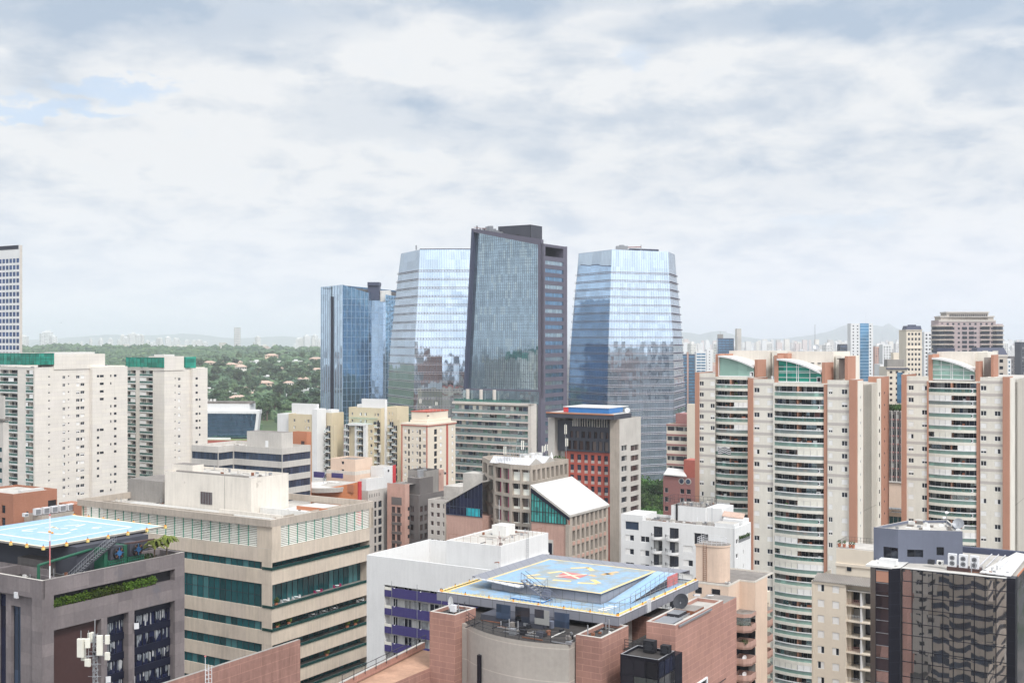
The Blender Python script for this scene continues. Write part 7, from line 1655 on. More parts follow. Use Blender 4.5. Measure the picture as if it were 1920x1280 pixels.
for i in range(8): x = gx+(gx2-gx)*i/7; m.box(x-.05, x+.05, yb0-.14, yb0-.06, zg0, zg1, 'grey_metal')
b.part('louvre_door', m)
for px in (421,): x = b.x(px, yb0); b.wall.box(x-.03, x+.03, yb0-.03, yb0-.005, zR-.5, zb_, 'grey_concrete')
m = M(); xg1 = b.x(312, 14); m.box(b.x(240, 13), xg1, 13, 22, zR-.6, z(900, b.x(276, 13), 13), 'grey_concrete', 'roof_grey'); b.part('grey_roof_box', m)
m = M(); m.box(xb1+.02, -.6, 5.2, 5.5, zR-.6, zR+.35, 'white_old'); m.box(xb1-6, -4, 7.2, 7.5, zR-.6, zR+.7, 'offwhite'); m.box(xb1+.1, -.6, 12, 12.3, zR-.6, zR+.9, 'white_old'); m.box(xb1+3, -.6, S1*.66, S1*.66+.3, zR-.6, zR+.5, 'terracotta_plain'); m.box(-5, -4.7, 1, 12, zR-.6, zR+.1, 'offwhite'); m.box(xb1+.1, -1, 12.4, S1-1, zR-.58, zR-.2, 'roof_white')
b.part('roof_wall', m)
clutter(b, xb0+1, xb1-1, yb0+1.5, yb1-1, zb_-.5, 30, 9, .8); clutter(b, xb1+1, -1, 6, S1-2, zR-.55, 34, 10, .7); clutter(b, x0+1, xb0-1, 6, 20, zR-.55, 24, 11, .8); b.done(); BO = b
# life on the terraces
for i, (y, lv_, kind) in enumerate([(2.2, 1, 'p'), (4.5, 1, 't'), (7.5, 1, 't'), (13.5, 1, 'r'), (19, 1, 'r'), (26.5, 1, 'r'), (33, 1, 't'), (34.5, 1, 'p'), (2.5, 2, 'p'), (5.5, 2, 'p'), (12, 2, 's'), (15, 2, 's'), (18, 2, 's'), (26, 2, 't'), (28.5, 2, 't'), (22, 3, 'p'), (24.5, 3, 'p'), (31, 3, 'p'), (33, 3, 'p'), (16, 4, 'p')]):
    if lv_ >= len(gl): continue
    zf = gl[lv_][1]+.03
    if y > S1-3: continue
    p = b.w(-.8, y)
    if kind == 'p':
        m = M(); m.bar((0, 0, 0), (0, 0, .6), .28, 'pot', 10, .34); m.leaves((0, 0, 1.05), (.55, .55, .55), 70, .18, rng.choice(['leaf_near', 'palm_leaf', 'hedge_leaf'])); solo('potted_plant', m, 'bushy potted plant behind the glass balustrade of the banded office', 'potted plant', 'plants on the banded office terraces', (p.x, p.y, zf), GRID)
    else:
        mt = {'t': 'white_paint', 'r': 'magenta', 's': 'steel'}[kind]; m = M(); m.cyl(0, 0, .42, .70, .74, 'white_paint', 14); m.bar((0, 0, 0), (0, 0, .7), .04, 'steel')
        solo('terrace_table', m, 'round white table on the glass fronted terrace of the banded office', 'table', 'terrace tables on the banded office', (p.x, p.y, zf), GRID)
        for s_ in (-1, 1):
            c_ = M(); c_.box(-.22, .22, -.22, .22, .42, .48, mt); c_.box(-.22, .22, .18*s_, .23*s_, .48, .9, mt)
            for a_ in (-.2, .2):
                for e_ in (-.2, .2): c_.bar((a_, e_, 0), (a_, e_, .42), .02, 'steel')
            p2 = b.w(-.8, y+.75*s_); solo('terrace_chair', c_, {'t': 'white', 'r': 'wine red', 's': 'steel'}[kind]+' chair at a round table on the banded office terrace', 'chair', 'terrace chairs on the banded office', (p2.x, p2.y, zf), GRID)
for i, (x, y) in enumerate([(b.x(350), 2.6), (b.x(372), 3.0), (b.x(392), 3.4), (b.x(365), 2.2), (b.x(404), 3.2), (b.x(418), 3.6), (b.x(345), 3.6)]):
    m = M(); m.bar((0, 0, 0), (0, 0, 1.2), .06, 'bark'); m.leaves((0, 0, 1.7), (.9, .8, .8), 130, .24, 'leaf_near'); p = b.w(x, y); solo('terrace_shrub', m, 'green shrub seen through the slats of the top storey', 'shrub', 'shrubs behind the slatted top storey', (p.x, p.y, zr))

# ================================================================= dark office with the blue helipad, lower left
b = B('dark_office', 'weathered mauve granite office with a planted slot and dark glass, under the left helipad', 79, 160)
x0 = b.x(-70); S1 = b.y(346); zt_ = b.z(1088.5); zs = lambda py, y: b.z(py, 0, y)
z1 = b.z(1114)          # parapet foot on the corner
zsl0 = b.z(1147); m = b.wall
# side face: parapet, planted slot, beam, deep bays
yA, yB, yC, yD, yE, yF, yG = 0, b.y(101), b.y(190), b.y(201), b.y(241), b.y(252), b.y(328)
ztop_sl = b.z(1101+17, 0, 0); 
hs = zt_-b.z(1117, 0, 0)
zsT = zt_-2.35; zsB = zt_-4.15; zbm = zt_-7.3
b.face((0, 0), (0, S1), 0, zt_, [(yB, yG, zsB, zsT, None, 1.1), (yB, yC, 0.5, zbm, None, 1.6), (yD, yE, .5, zbm, None, 1.6), (yF, yG, .5, zbm, None, 1.6)], 'mauve_granite', 1.2)
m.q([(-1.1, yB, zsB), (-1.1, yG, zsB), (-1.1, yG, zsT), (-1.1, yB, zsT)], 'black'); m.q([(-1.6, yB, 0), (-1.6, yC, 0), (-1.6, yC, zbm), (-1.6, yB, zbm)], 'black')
g = M(); g.box(-1.55, -.9, yB+.1, yC, zbm-11.2, zbm-.1, 'maroon'); b.part('brown_panel', g)
g = M(); r_ = railing([(-.85, yB+.1, zbm-13.4), (-.85, yC, zbm-13.4)], 1.3, 'grey_metal', .9, 4, .03); b.part('gallery_railing', r_); g.box(-1.5, -.8, yB+.1, yC, zbm-14.2, zbm-13.45, 'roof_dark'); b.part('gallery', g)
for (p, q) in ((yD, yE), (yF, yG)):
    g = M(); g.q([(-1.2, p, 0), (-1.2, q, 0), (-1.2, q, zbm), (-1.2, p, zbm)], 'navy_glass'); cur = g; r2 = random.Random(int(q*9)); zc = zbm-1.2
    while zc > zbm-24:
        y = p+.1
        while y < q-.3:
            w_ = r2.uniform(.12, .35)
            if r2.random() < .5: h_ = r2.uniform(.7, 1.8); cur.q([(-1.17, y, zc-h_), (-1.17, y+w_, zc-h_+r2.uniform(-.5, .5)), (-1.17, y+w_+r2.uniform(-.05, .2), zc-r2.uniform(0, .4)), (-1.17, y, zc)], r2.choice(['curtain', 'dark_curtain', 'dark_curtain']))
            y += w_+r2.uniform(.0, .12)
        zc -= 2.95
    b.part('dark_glazing', cur)
    mu = M(); y = p
    while y < q: mu.box(-1.18, -1.08, y-.03, y+.03, 0, zbm, 'black'); y += 1.25
    for k in range(9): mu.box(-1.18, -1.02, p, q, zbm-2.95*k-1.15, zbm-2.95*k-.1, 'navy')
    b.part('mullion', mu)
# front (left) face with recessed glass slot
xF = b.x(60); xw0, xw1 = b.x(13.5), b.x(31.5)
b.face((x0, .6), (xF, .6), 0, zt_-2.6, [(b.x(-12)-x0, b.x(4)-x0, 1, zt_-3.0, ('plain', 'navy_glass', 'black'), .6), (b.x(14)-x0, b.x(31.5)-x0, 1, b.z(1148), ('strip', 'office_blue', 1.1, 'black'), .5)], 'mauve_granite', .5)
m.q([(xF, 0, 0), (0, 0, 0), (0, 0, zt_-2.5), (xF, 0, zt_-2.5)], 'mauve_granite'); m.q([(xF, .6, 0), (xF, 0, 0), (xF, 0, zt_-2.5), (xF, .6, zt_-2.5)], 'mauve_granite')
m.box(x0, 0, -.02, .45, zt_-2.6, zt_, 'mauve_granite', 'roof_pale'); m.box(-.45, -.01, .45, S1, zt_-1.4, zt_-.003, 'mauve_granite', 'grey_concrete'); m.box(x0, -.5, S1-.5, S1, zt_-1.6, zt_, 'mauve_granite')
zR = zt_-1.5; m.q([(x0, .4, zR), (-.4, .4, zR), (-.4, S1, zR), (x0, S1, zR)], 'roof_dark')
# low inner walls on the roof
g = M(); g.box(b.x(20, 5), b.x(24, 5)+.3, .5, 6, zR, zt_-.1, 'mauve_granite'); g.box(x0, -7, 6, 6.3, zR, zt_-.2, 'mauve_granite'); g.box(-1.6, -1.3, 4, S1*.7, zR, zt_-.5, 'mauve_granite'); g.box(-4.8, -4.5, S1*.72, S1-1, zR, zt_+.3, 'mauve_granite'); g.box(-7, -1.3, 4, 4.3, zR, zt_-.5, 'mauve_granite'); b.part('roof_wall', g)
# core under the helipad, charcoal put in for the deck's shade
zdk = zt_+3.3; dk = lambda px, py: b.h(px, py, zdk)
dA, dB, dC = dk(82.5, 1025), dk(305, 985), dk(137, 964); dD = (dA[0]+dC[0]-dB[0], dA[1]+dC[1]-dB[1])
g = M(); g.box(dD[0]+2, -4.8, dA[1]+4.2, dB[1]-5, zR, zdk-.5, 'charcoal'); g.box(dA[0]-9, dA[0]-3, dA[1]+2, dA[1]+4.2, zR, zR+2.2, 'dark_brick_grey'); b.part('roof_core', g)
g = M(); yy = dA[1]+4.2
g.box(-4.79, -4.7, yy+3.2, yy+4.6, zR+1.2, zR+3.6, 'cream_panel')
for k in range(4): g.box(-4.7, -4.66, yy+3.2+.45*k, yy+3.26+.45*k, zR+1.2, zR+3.6, 'dark_metal')
b.part('core_window', g)
g = M(); g.bar((-3, 1.6, zR), (-3, 1.6, zR+3.2), .22, 'green_paint', 8); g.bar((-3, 1.6, zR+3.1), (-5, yy+3, zR+3.6), .2, 'green_paint', 8); b.part('green_pipe', g)
# stair up to the deck
g = M(); s0 = Vector((-2.6, dA[1]+1.2, zR)); s1 = Vector((-2.6, dA[1]+5.0, zR+2.3)); s2 = Vector((-2.6, dA[1]+9.2, zdk-.2))
for off in (-.5, .5):
    o_ = Vector((off, 0, 0)); g.bar(s0+o_, s1+o_, .12, 'dark_metal'); g.bar(s1+o_, s2+o_, .12, 'dark_metal'); g.bar(s0+o_+Vector((0, 0, 1)), s1+o_+Vector((0, 0, 1)), .03, 'grey_metal'); g.bar(s1+o_+Vector((0, 0, 1)), s2+o_+Vector((0, 0, 1)), .03, 'grey_metal'); g.bar(s0+o_+Vector((0, 0, .5)), s1+o_+Vector((0, 0, .5)), .02, 'grey_metal'); g.bar(s1+o_+Vector((0, 0, .5)), s2+o_+Vector((0, 0, .5)), .02, 'grey_metal')
for a_, c_, n_ in ((s0, s1, 9), (s1, s2, 11)):
    for k in range(n_+1):
        q = a_.lerp(c_, k/n_); g.box(q.x-.5, q.x+.5, q.y-.13, q.y+.13, q.z-.02, q.z+.03, 'grey_metal')
        for off in (-.5, .5): g.bar(q+Vector((off, 0, 0)), q+Vector((off, 0, 1)), .02, 'grey_metal')
g.bar(s1-Vector((.4, 0, 0)), (s1.x-.4, s1.y, zR), .08, 'dark_metal'); b.part('stair', g)
g = M(); cyq = (dA[1]+dB[1])/2+1; g.prism([(-.9, cyq-2.6), (-.3, cyq-1.2), (-.3, cyq+2.6), (-.9, cyq+1.2)], zdk-.55, zdk-.35, 'maroon'); b.part('red_grating', g)
m.box(-.5, -.0, yG+.4, S1, zt_, zt_+.01, 'roof_pale')
clutter(b, x0+2, -1.5, .8, S1-1, zR, 60, 12, .8); b.done(); DO = b
# helipad deck
root = tag(link('helipad', None, None, (b.w(*dA).x, b.w(*dA).y, zdk), GRID), 'pale blue helipad deck with white markings on the dark granite office', 'helipad')
Lx, Ly = dA[0]-dD[0], dB[1]-dA[1]
g = M(); g.prism([(-Lx, 0), (0, 0), (0, Ly), (-Lx, Ly)], -.28, 0, 'grey_concrete', 'deck_blue_pale'); g.prism([(-Lx+1.5, 1.5), (-1.2, 1.5), (-1.2, Ly-2.5), (-Lx+1.5, Ly-2.5)], -.85, -.3, 'roof_dark'); link('deck', g.mesh('deck'), root)
def dl(px, py, z=None, bb=None):      # photo point -> deck coordinates
    q = DO.h(px, py, zdk); return Vector((q[0]-dA[0], q[1]-dA[1], .006))
g = M()
def stripe(g, a, c_, w_, mat, z=.006):
    a = Vector(a[:2]); c_ = Vector(c_[:2]); n_ = (c_-a).normalized(); n_ = Vector((-n_.y, n_.x))*w_/2; g.q([(*(a-n_), z), (*(c_-n_), z), (*(c_+n_), z), (*(a+n_), z)], mat)
for (p, q) in (((-Lx, .25), (0, .25)), ((-.25, .5), (-.25, Ly-.5)), ((-Lx, Ly-.25), (0, Ly-.25))): stripe(g, p, q, .42, 'pale_yellow')
i_ = 3.6
for (p, q) in (((-Lx+i_, i_), (-i_, i_)), ((-i_, i_+.3), (-i_, Ly-i_-.3)), ((-i_, Ly-i_), (-Lx+i_, Ly-i_)), ((-Lx+i_, Ly-i_-.3), (-Lx+i_, i_+.3))): stripe(g, p, q, .45, 'white_paint' if 0 else 'pale_yellow', .007)
zoomA = lambda x, y: dl(x/5.82, 940+y/5.82)
for pts in (((240, 312), (410, 292)), ((240, 318), (360, 320)), ((410, 330), (570, 345)), ((590, 350), (690, 356)), ((490, 285), (620, 278)), ((560, 270), (650, 300)), ((630, 296), (740, 290)), ((700, 265), (860, 250)), ((830, 272), (925, 246)), ((770, 312), (840, 294)), ((700, 352), (765, 332)), ((1010, 280), (1110, 275)), ((1000, 292), (1080, 292))):
    stripe(g, zoomA(*pts[0]), zoomA(*pts[1]), .5, 'pale_yellow', .009)
link('marking', g.mesh('marking'), root)
for k in range(7):
    for (x, y) in ((-Lx*k/6, -.12), (.12, Ly*k/6), (-Lx*k/6, Ly+.12)):
        if k == 0 and x > 0: continue
        g = M(); g.box(-.12, .12, -.12, .12, -.05, .16, 'orange_light'); g.bar((0, 0, .16), (0, 0, .42), .04, 'dark_metal'); g.box(-.18, .18, -.18, .18, -.4, -.05, 'rail_yellow'); o = link('edge_light', g.mesh('edge_light'), root, (x, y, 0))
# twin generator sets with fans, colours darkened for the shade under the deck
for k, (px, py, lab) in enumerate(((214, 1052, 'front green generator set with a round fan under the left helipad'), (250, 1040, 'rear green generator set with a round fan under the left helipad'))):
    y = b.y(px, -3.0); g = M(); g.box(-3.2, .1, -1.6, 1.5, 0, 1.9, 'green_paint'); g.box(-3.2, -.1, -2.2, -1.6, 0, 3.8, 'green_paint')
    for i in range(7): g.box(.1, .16, -1.3+i*.4, -1.2+i*.4, .2, 1.7, 'dark_metal')
    for i in range(3): g.bar((.2, -1.5, .4+.5*i), (.2, 1.4, .4+.5*i), .03, 'green_frame')
    p = b.w(-2.4, y); r_ = tag(link('generator', g.mesh('generator'), None, (p.x, p.y, zR), GRID), lab, 'generator')
    g = M(); g.box(-2.6, .1, -1.2, 1.0, 1.95, 3.9, 'charcoal'); link('housing', g.mesh('housing'), r_)
    g = M(); g.bar((.1, 0, 2.9), (.55, 0, 2.9), .85, 'dark_metal', 20); g.m[-1] = 'black'; g.bar((.5, 0, 2.9), (.66, 0, 2.9), .42, 'fan_blue', 12)
    for i in range(8): t = i*math.pi/4; g.bar((.6, 0, 2.9), (.6, .85*math.cos(t), 2.9+.85*math.sin(t)), .05, 'rust' if i % 2 else 'fan_blue')
    link('fan', g.mesh('fan'), r_)
# wind-sock pole
p = b.w(-.6, b.y(93.5, -.6)); g = M()
for k, mt in enumerate(('white_paint', 'orange_light', 'white_paint', 'orange_light', 'white_paint')): g.bar((0, 0, k*1.75), (0, 0, k*1.75+1.75), .09, ('white_paint', 'red_mark', 'red_mark', 'white_paint', 'white_paint')[k], 8)
r_ = tag(link('beacon_pole', g.mesh('beacon_pole'), None, (p.x, p.y, zt_)), 'red and white pole with small beacons in front of the left helipad', 'pole')
g = M(); g.blob((.25, 0, 0), .2, 'orange_light'); g.blob((-.15, 0, .18), .2, 'orange_light'); g.bar((-.2, 0, .1), (.3, 0, 0), .05, 'dark_metal'); link('beacon', g.mesh('beacon'), r_, (.1, 0, 6.4)); g = M(); g.blob((0, 0, 0), .16, 'red_mark'); link('top_light', g.mesh('top_light'), r_, (0, 0, 8.9))
# palms and hedges
def palm(x, y, z, h, lab, seed):
    r2 = random.Random(seed); t = M(); t.bar((0, 0, 0), (.1, 0, h), .14, 'bark', 7, .10); c_ = M()
    for i in range(34):
        a = i*2.4+r2.uniform(-.2, .2); up = r2.uniform(.3, 1.6); pr = Vector((.1, 0, h)); L_ = r2.uniform(1.4, 2.1)
        for k in range(6):
            s_ = k/6; q = Vector((.1+math.cos(a)*L_*(s_+.17), math.sin(a)*L_*(s_+.17), h+up*math.sin((s_+.17)*2.3)-.5*(s_+.17)**2))
            sd = Vector((-math.sin(a), math.cos(a), -.5))*.34*(1-s_*.6); c_.q([pr, pr+sd, q+sd*.9, q], 'palm_leaf'); sd = Vector((math.sin(a), -math.cos(a), -.5))*.34*(1-s_*.6); c_.q([pr, q, q+sd*.9, pr+sd], 'palm_leaf'); pr = q
    r_ = tag(link('palm_tree', None, None, (x, y, z)), lab, 'palm'); link('trunk', t.mesh('trunk'), r_); link('crown', c_.mesh('crown'), r_)
for px, y_, lab, sd, h_ in ((289, -1.4, 'left one of two small palms on the dark granite office roof', 1, 2.3), (312, -1.2, 'right one of two small palms on the dark granite office roof', 2, 2.4)):
    p = b.w(y_, b.y(px, y_)); palm(p.x, p.y, zR+.6, h_, lab, sd)
m = M(); m.leaves((0, 0, .5), (1.1, .8, .6), 120, .2, 'leaf_near'); p = b.w(-2.2, b.y(280, -2.2)); solo('roof_shrub', m, 'dark shrub left of the two small palms', 'shrub', None, (p.x, p.y, zR+.8))
for k in range(3):
    ya = yB+.2+(yG-yB-3.6)*k/3; yb_ = yB+.2+(yG-yB-3.6)*(k+1)/3-.15; m = M(); m.box(-.9, -.3, 0, yb_-ya, 0, .4, 'soil'); y = 0
    while y < yb_-ya: hh = rng.uniform(.9, 1.35); m.leaves((-.35, y, hh*.55), (.55, .4, hh*.62), 85, .15, 'hedge_leaf'); y += .38
    p = b.w(0, ya); solo('hedge', m, ('left', 'middle', 'right')[k]+' stretch of hedge in the planted slot of the dark granite office', 'hedge', None, (p.x, p.y, zsB), GRID)
for k, (px, py, xx, lab) in enumerate(((30, 1113, 0, 'white floodlight on the left front face of the dark granite office'), (255, 1171, 1, 'white floodlight on a pier of the dark granite office side'), (202, 1271, 1, 'white floodlight low on the side of the dark granite office'))):
    m = M(); m.box(-.35, .35, -.5, -.2, -.5, .35, 'white_metal'); m.box(-.1, .1, -.2, .1, -.1, .1, 'dark_metal')
    if xx: y = b.y(px, .2); p = b.w(.2, y); solo('floodlight', m, lab, 'floodlight', None, (p.x, p.y, b.z(py, .2, y)), GRID+R(60))
    else: x = b.x(px, -.1); p = b.w(x, .3); solo('floodlight', m, lab, 'floodlight', None, (p.x, p.y, b.z(py, x, .3)), GRID)

# ================================================================= telecom mast in the foreground
D = 84.0; X = (178-960)/F*D; ztop = HC+(HOR-1172)/F*D
m = M(); zb_ = 40; hh = ztop-zb_
for i in range(3): t = i*2.094; m.bar((.26*math.cos(t), .26*math.sin(t), 0), (.16*math.cos(t), .16*math.sin(t), hh-.6), .035, 'steel', 5)
z = 0
while z < hh-.8:
    for i in range(3): t, t2 = i*2.094, (i+1)*2.094; m.bar((.24*math.cos(t), .24*math.sin(t), z), (.22*math.cos(t2), .22*math.sin(t2), z+.45), .02, 'steel'); m.bar((.24*math.cos(t), .24*math.sin(t), z), (.24*math.cos(t2), .24*math.sin(t2), z), .02, 'steel')
    if int(z/.45) % 2 == 0: m.bar((-.5, 0, z), (.45, 0, z), .018, 'steel')
    z += .45
m.bar((0, 0, hh-.8), (0, 0, hh+.45), .04, 'steel'); m.bar((-.3, 0, hh-5.0), (-1.5, -.2, hh-9.5), .06, 'grey_metal'); m.bar((.3, 0, hh-5.0), (.9, .3, hh-9.5), .06, 'grey_metal')
for z in (hh-1.2, hh-2.2): m.bar((-1.1, -.1, z), (1.0, 0, z), .035, 'steel'); m.bar((-.5, -.4, z), (.5, .5, z), .035, 'steel')
for x in (-1.0, -.45, .98): m.bar((x, -.05, hh-2.5), (x, -.05, hh-.35 if x != .98 else hh+.1), .03, 'steel')
r_ = tag(link('telecom_mast', m.mesh('telecom_mast'), None, (X, D, zb_)), 'grey lattice telecom mast with cream panel antennas in the lower left foreground', 'mast')
for x, y, z0, h_, w_ in ((-.96, -.25, -2.25, 1.35, .5), (.44, -.25, -2.1, 1.45, .42), (-.42, -.3, -1.55, .68, .36), (-.42, -.28, -2.9, .55, .42), (.98, -.2, -1.3, .66, .3), (.98, -.2, -2.45, .55, .34), (-.5, .25, -1.3, .7, .2), (-.3, .3, -1.25, .7, .18), (-.9, .2, -2.6, 1.6, .3)):
    g = M(); g.box(-w_/2, w_/2, -.09, .09, 0, h_, 'cream_panel'); g.box(-w_/2+.03, w_/2-.03, -.11, -.091, .04, h_-.04, 'cream_panel'); g.bar((0, .1, h_*.3), (.12, .25, h_*.3), .03, 'steel'); link('antenna_panel', g.mesh('antenna_panel'), r_, (x, y, hh+z0), rng.uniform(-.35, .35))
g = M(); g.leaves((.1, 0, hh-2), (.25, .2, .5), 8, .2, 'dark_metal'); link('cable_bundle', g.mesh('cable_bundle'), r_)

# ================================================================= terracotta wall at the bottom
q = hit(563, 1198, 74.0); rt2 = GRID; k0 = q; c = B('parapet_wall', 'weathered terracotta block wall running up from the bottom edge, left of the white building', 563, q.y, 'wall')
y_ = c.y(250); m = c.wall; m.box(-.3, 0, y_, 0, 30, 74.0, 'old_terracotta', 'grey_concrete'); m.box(-9, -.3, y_, 0, 30, 45, 'old_terracotta', 'roof_grey'); c.done()
m = M()
for s_ in (0, .35):
    m.bar((s_, 0, 0), (s_, 0, 5), .025, 'white_metal')
for i in range(14): m.bar((0, 0, .3+i*.33), (.35, 0, .3+i*.33), .02, 'white_metal'); m.bar((0, -.3, .3+i*.33), (.35, -.3, .3+i*.33), .015, 'white_metal'); m.bar((0, 0, .3+i*.33), (0, -.3, .3+i*.33), .015, 'white_metal')
m.bar((0, -.3, .3), (0, -.3, 5), .015, 'white_metal'); m.bar((.35, -.3, .3), (.35, -.3, 5), .015, 'white_metal')
y = c.y(391, .4); p = c.w(.4, y); solo('ladder', m, 'white caged ladder standing in front of the weathered terracotta wall', 'ladder', None, (p.x, p.y, c.z(1245, .4, y)-5), GRID)
m = M(); m.bar((0, 0, 0), (0, 0, 5), .025, 'white_metal'); m.blob((0, 0, 5.05), .09, 'red_mark'); y = c.y(385, .4); p = c.w(.4, y); solo('beacon_pole', m, 'thin white pole with a red tip beside the caged ladder', 'pole', None, (p.x, p.y, c.z(1231, .4, y)-5))
# ================================================================= white office with purple balconies
q = hit(687.5, 1039.5, 64.0)           # far left end of its front
q_ = q; b = B('white_office', 'plain white office with purple tiled balcony bands on its front, left of the central helipad', 687.5, q.y)
zt_ = 64.0; xR = b.x(939, 3)+.35; S1 = b.y(1030, xR); fh = 3.05; m = b.wall
u0, u1 = b.x(720.5), b.x(905)
b.shell([(0, 0), (xR, 0), (xR, S1), (0, S1)], 0, zt_, 'white_render', {0: {'ops': [(u0, u1, 4, b.z(1086.5, u0), None, 1.3)], 'mat': 'white_render', 'depth': 1.3}}, ph=4.6, pt=.3, roof='roof_pale', cap='white_render')
zc = b.z(1086.5, u0)
m.q([(u0, 1.32, 4), (u1, 1.32, 4), (u1, 1.32, zc), (u0, 1.32, zc)], 'white_old')
for k in range(12):
    z = zc-2.15-fh*k
    if z < 5: break
    bk = M(); n = 3; xs = [u0, b.x(734.5), b.x(782), b.x(828), b.x(874), u1]
    for i in range(len(xs)-1):
        bk.box(xs[i]+.03, xs[i+1]-.03, .02+.0, .18, z-.55, z+1.0 if i else z+.5, 'purple_tile')
        if i == 0: bk.box(xs[0]+.05, xs[1]-.05, .04, .16, z+.55, z+1.0, 'cream_panel')
    bk.box(u0, u1, .18, 1.3, z-.6, z-.45, 'white_old'); b.part('balcony_band', bk)
    for px, p2 in ((727, 733) if 0 else (729, 737.5), (750, 764), (767.5, 781), (798, 815), (820, 832), (850, 868), (880, 895)):
        w = M(); xa, xb = b.x(px), b.x(p2); w.q([(xa, 1.28, z-.3), (xb, 1.28, z-.3), (xb, 1.28, z+1.95), (xa, 1.28, z+1.95)], 'win_mixed' if (px+k) % 3 else 'win_dark'); w.box(xa-.04, xa+.04, 1.2, 1.28, z-.3, z+1.95, 'white_paint'); w.box(xb-.04, xb+.04, 1.2, 1.28, z-.3, z+1.95, 'white_paint'); w.box((xa+xb)/2-.04, (xa+xb)/2+.04, 1.2, 1.28, z-.3, z+1.95, 'white_paint')
        w.q([(xb+.1, 1.27, z-.3), (xb+1.4, 1.27, z-.3), (xb+1.4, 1.27, z+1.9), (xb+.1, 1.27, z+1.9)], 'curtain' if (px+k) % 2 else 'white_old'); b.part('window', w)
    if k < 4:
        f = M()
        for px in (741, 790, 840): x = b.x(px); f.bar((x, 0, z+1.05), (x+.5, -.9, z+1.25), .02, 'grey_metal'); f.box(x+.45, x+.62, -1.0, -.85, z+1.2, z+1.3, 'white_paint')
        b.part('lamp_arm', f)
for px in (734.5, 782, 828): x = b.x(px); m.box(x-.04, x+.04, -.02, .02, 4, zc, 'steel')
xp0 = b.x(837, 3); yp = 3.0; xp1 = b.x(939, yp); zp = b.z(1025, xp1, yp); yp1 = b.y(1028, xp1)
g = M(); g.box(xp0, xp1, yp, yp1, zt_-4.6, zp, 'white_render', 'roof_pale'); g.ring([(xp0, yp), (xp1, yp), (xp1, yp1), (xp0, yp1)], zp, zp+.14, .3, 'white_render', 'white_old'); g.box(b.x(934, 14), b.x(960, 14), 12, 15, zp, zp+1.7, 'white_old', 'roof_white'); b.part('roof_box', g)
g = M(); g.box(b.x(775, 8), xp0, 7, 15, zt_-4.6, zt_-3.8, 'roof_grey', 'roof_grey'); g.bar((b.x(795, 9), 9, zt_-3.8), (b.x(795, 9), 9, zt_-2.9), .25, 'rust', 8)
for i in range(6): x = b.x(805+i*5, 9); g.box(x, x+.12, 7, 12, zt_-3.8, zt_-3.3, 'white_render')
b.part('roof_grating', g)
rl_ = railing([(xp0+.3, yp+.3, zp+.1), (xp1-.3, yp+.3, zp+.1), (xp1-.3, yp1-.4, zp+.1)], 1.1, 'rust', 1.5, 1, .018); b.part('railing', rl_)
g = M(); yl = b.y(988, xp1+.3)
for s_ in (0, .5): g.bar((xp1+.3, yl+s_, zt_-4), (xp1+.3, yl+s_, zp+1.2), .03, 'grey_metal')
for i in range(24): g.bar((xp1+.3, yl, zt_-3.8+i*.35), (xp1+.3, yl+.5, zt_-3.8+i*.35), .02, 'grey_metal')
b.part('ladder', g); clutter(b, xp0+.5, xp1-.5, yp+.6, yp1-.5, zp, 26, 13, .5); clutter(b, 1, xp0-1, 2, S1-2, zt_-4.6, 60, 14, .8); b.done(); WO = b
zpl = b.z(1068, b.x(933)); p = b.w(b.x(933, 2.2), 2.2); g = M(); g.bar((0, 0, 0), (0, 0, 5.6), .05, 'white_metal', 6); g.bar((0, 0, 1.5), (0, 0, 3.0), .055, 'red_mark', 6); r_ = tag(link('beacon_pole', g.mesh('beacon_pole'), None, (p.x, p.y, zt_-4.6)), 'thin pole with a small arm in front of the white roof box', 'pole'); g = M(); g.bar((-.5, 0, 0), (.15, 0, .12), .09, 'rust'); g.blob((.2, 0, 0), .12, 'pot'); link('wind_vane', g.mesh('wind_vane'), r_, (0, 0, 5.4))
p = b.w(b.x(936, 3.2), 3.2); g = M()
for i in range(4): t = i*math.pi/2; g.bar((.35*math.cos(t), .35*math.sin(t), 0), (.12*math.cos(t), .12*math.sin(t), 1.6), .03, 'wine')
g.bar((0, 0, 1.6), (0, 0, 2.4), .04, 'wine'); g.bar((0, 0, 2.3), (0, 0, 7.4), .04, 'white_metal'); solo('tripod_mast', g, 'small dark tripod mast at the corner of the white roof box', 'mast', None, (p.x, p.y, zp+.1))

# ================================================================= central helipad building
D0 = 115.0
b = B('terracotta_office', 'terracotta clad office with a round concrete drum, carrying the central helipad', 1160.5, D0)
zd = b.z(1157.5); xa = b.x(819); yb_ = b.y(1309.5)
m = b.wall
def blk(pxl, pxc, pxr, pyc, D, z0=0, mat='terracotta', top='roof_dark', nm=None, ring_=True, z=None):
    """a block whose near top corner shows at (pxc, pyc); D fixes its distance"""
    c = b.loc(((pxc-960)/F*D, D)); z = HC-(pyc-HOR)/F*D; xl = b.x(pxl, c[1]); yr = b.y(pxr, c[0]); g = M()
    g.box(xl, c[0], c[1], yr, z0, z-.35, mat, top)
    if ring_: g.ring([(xl, c[1]), (c[0], c[1]), (c[0], yr), (xl, yr)], z-.35, z, .3, mat, 'roof_pale')
    b.part(nm or 'pier', g); return (xl, c[0], c[1], yr, z)
P1 = blk(805.5, 853, 892, 1152.5, 118)
P2 = blk(1079.5, 1128, 1178.5, 1196, 110)
P3 = blk(1212, 1266.5, 1356, 1171.5, 112, top='roof_pale', mat='terracotta_wide')
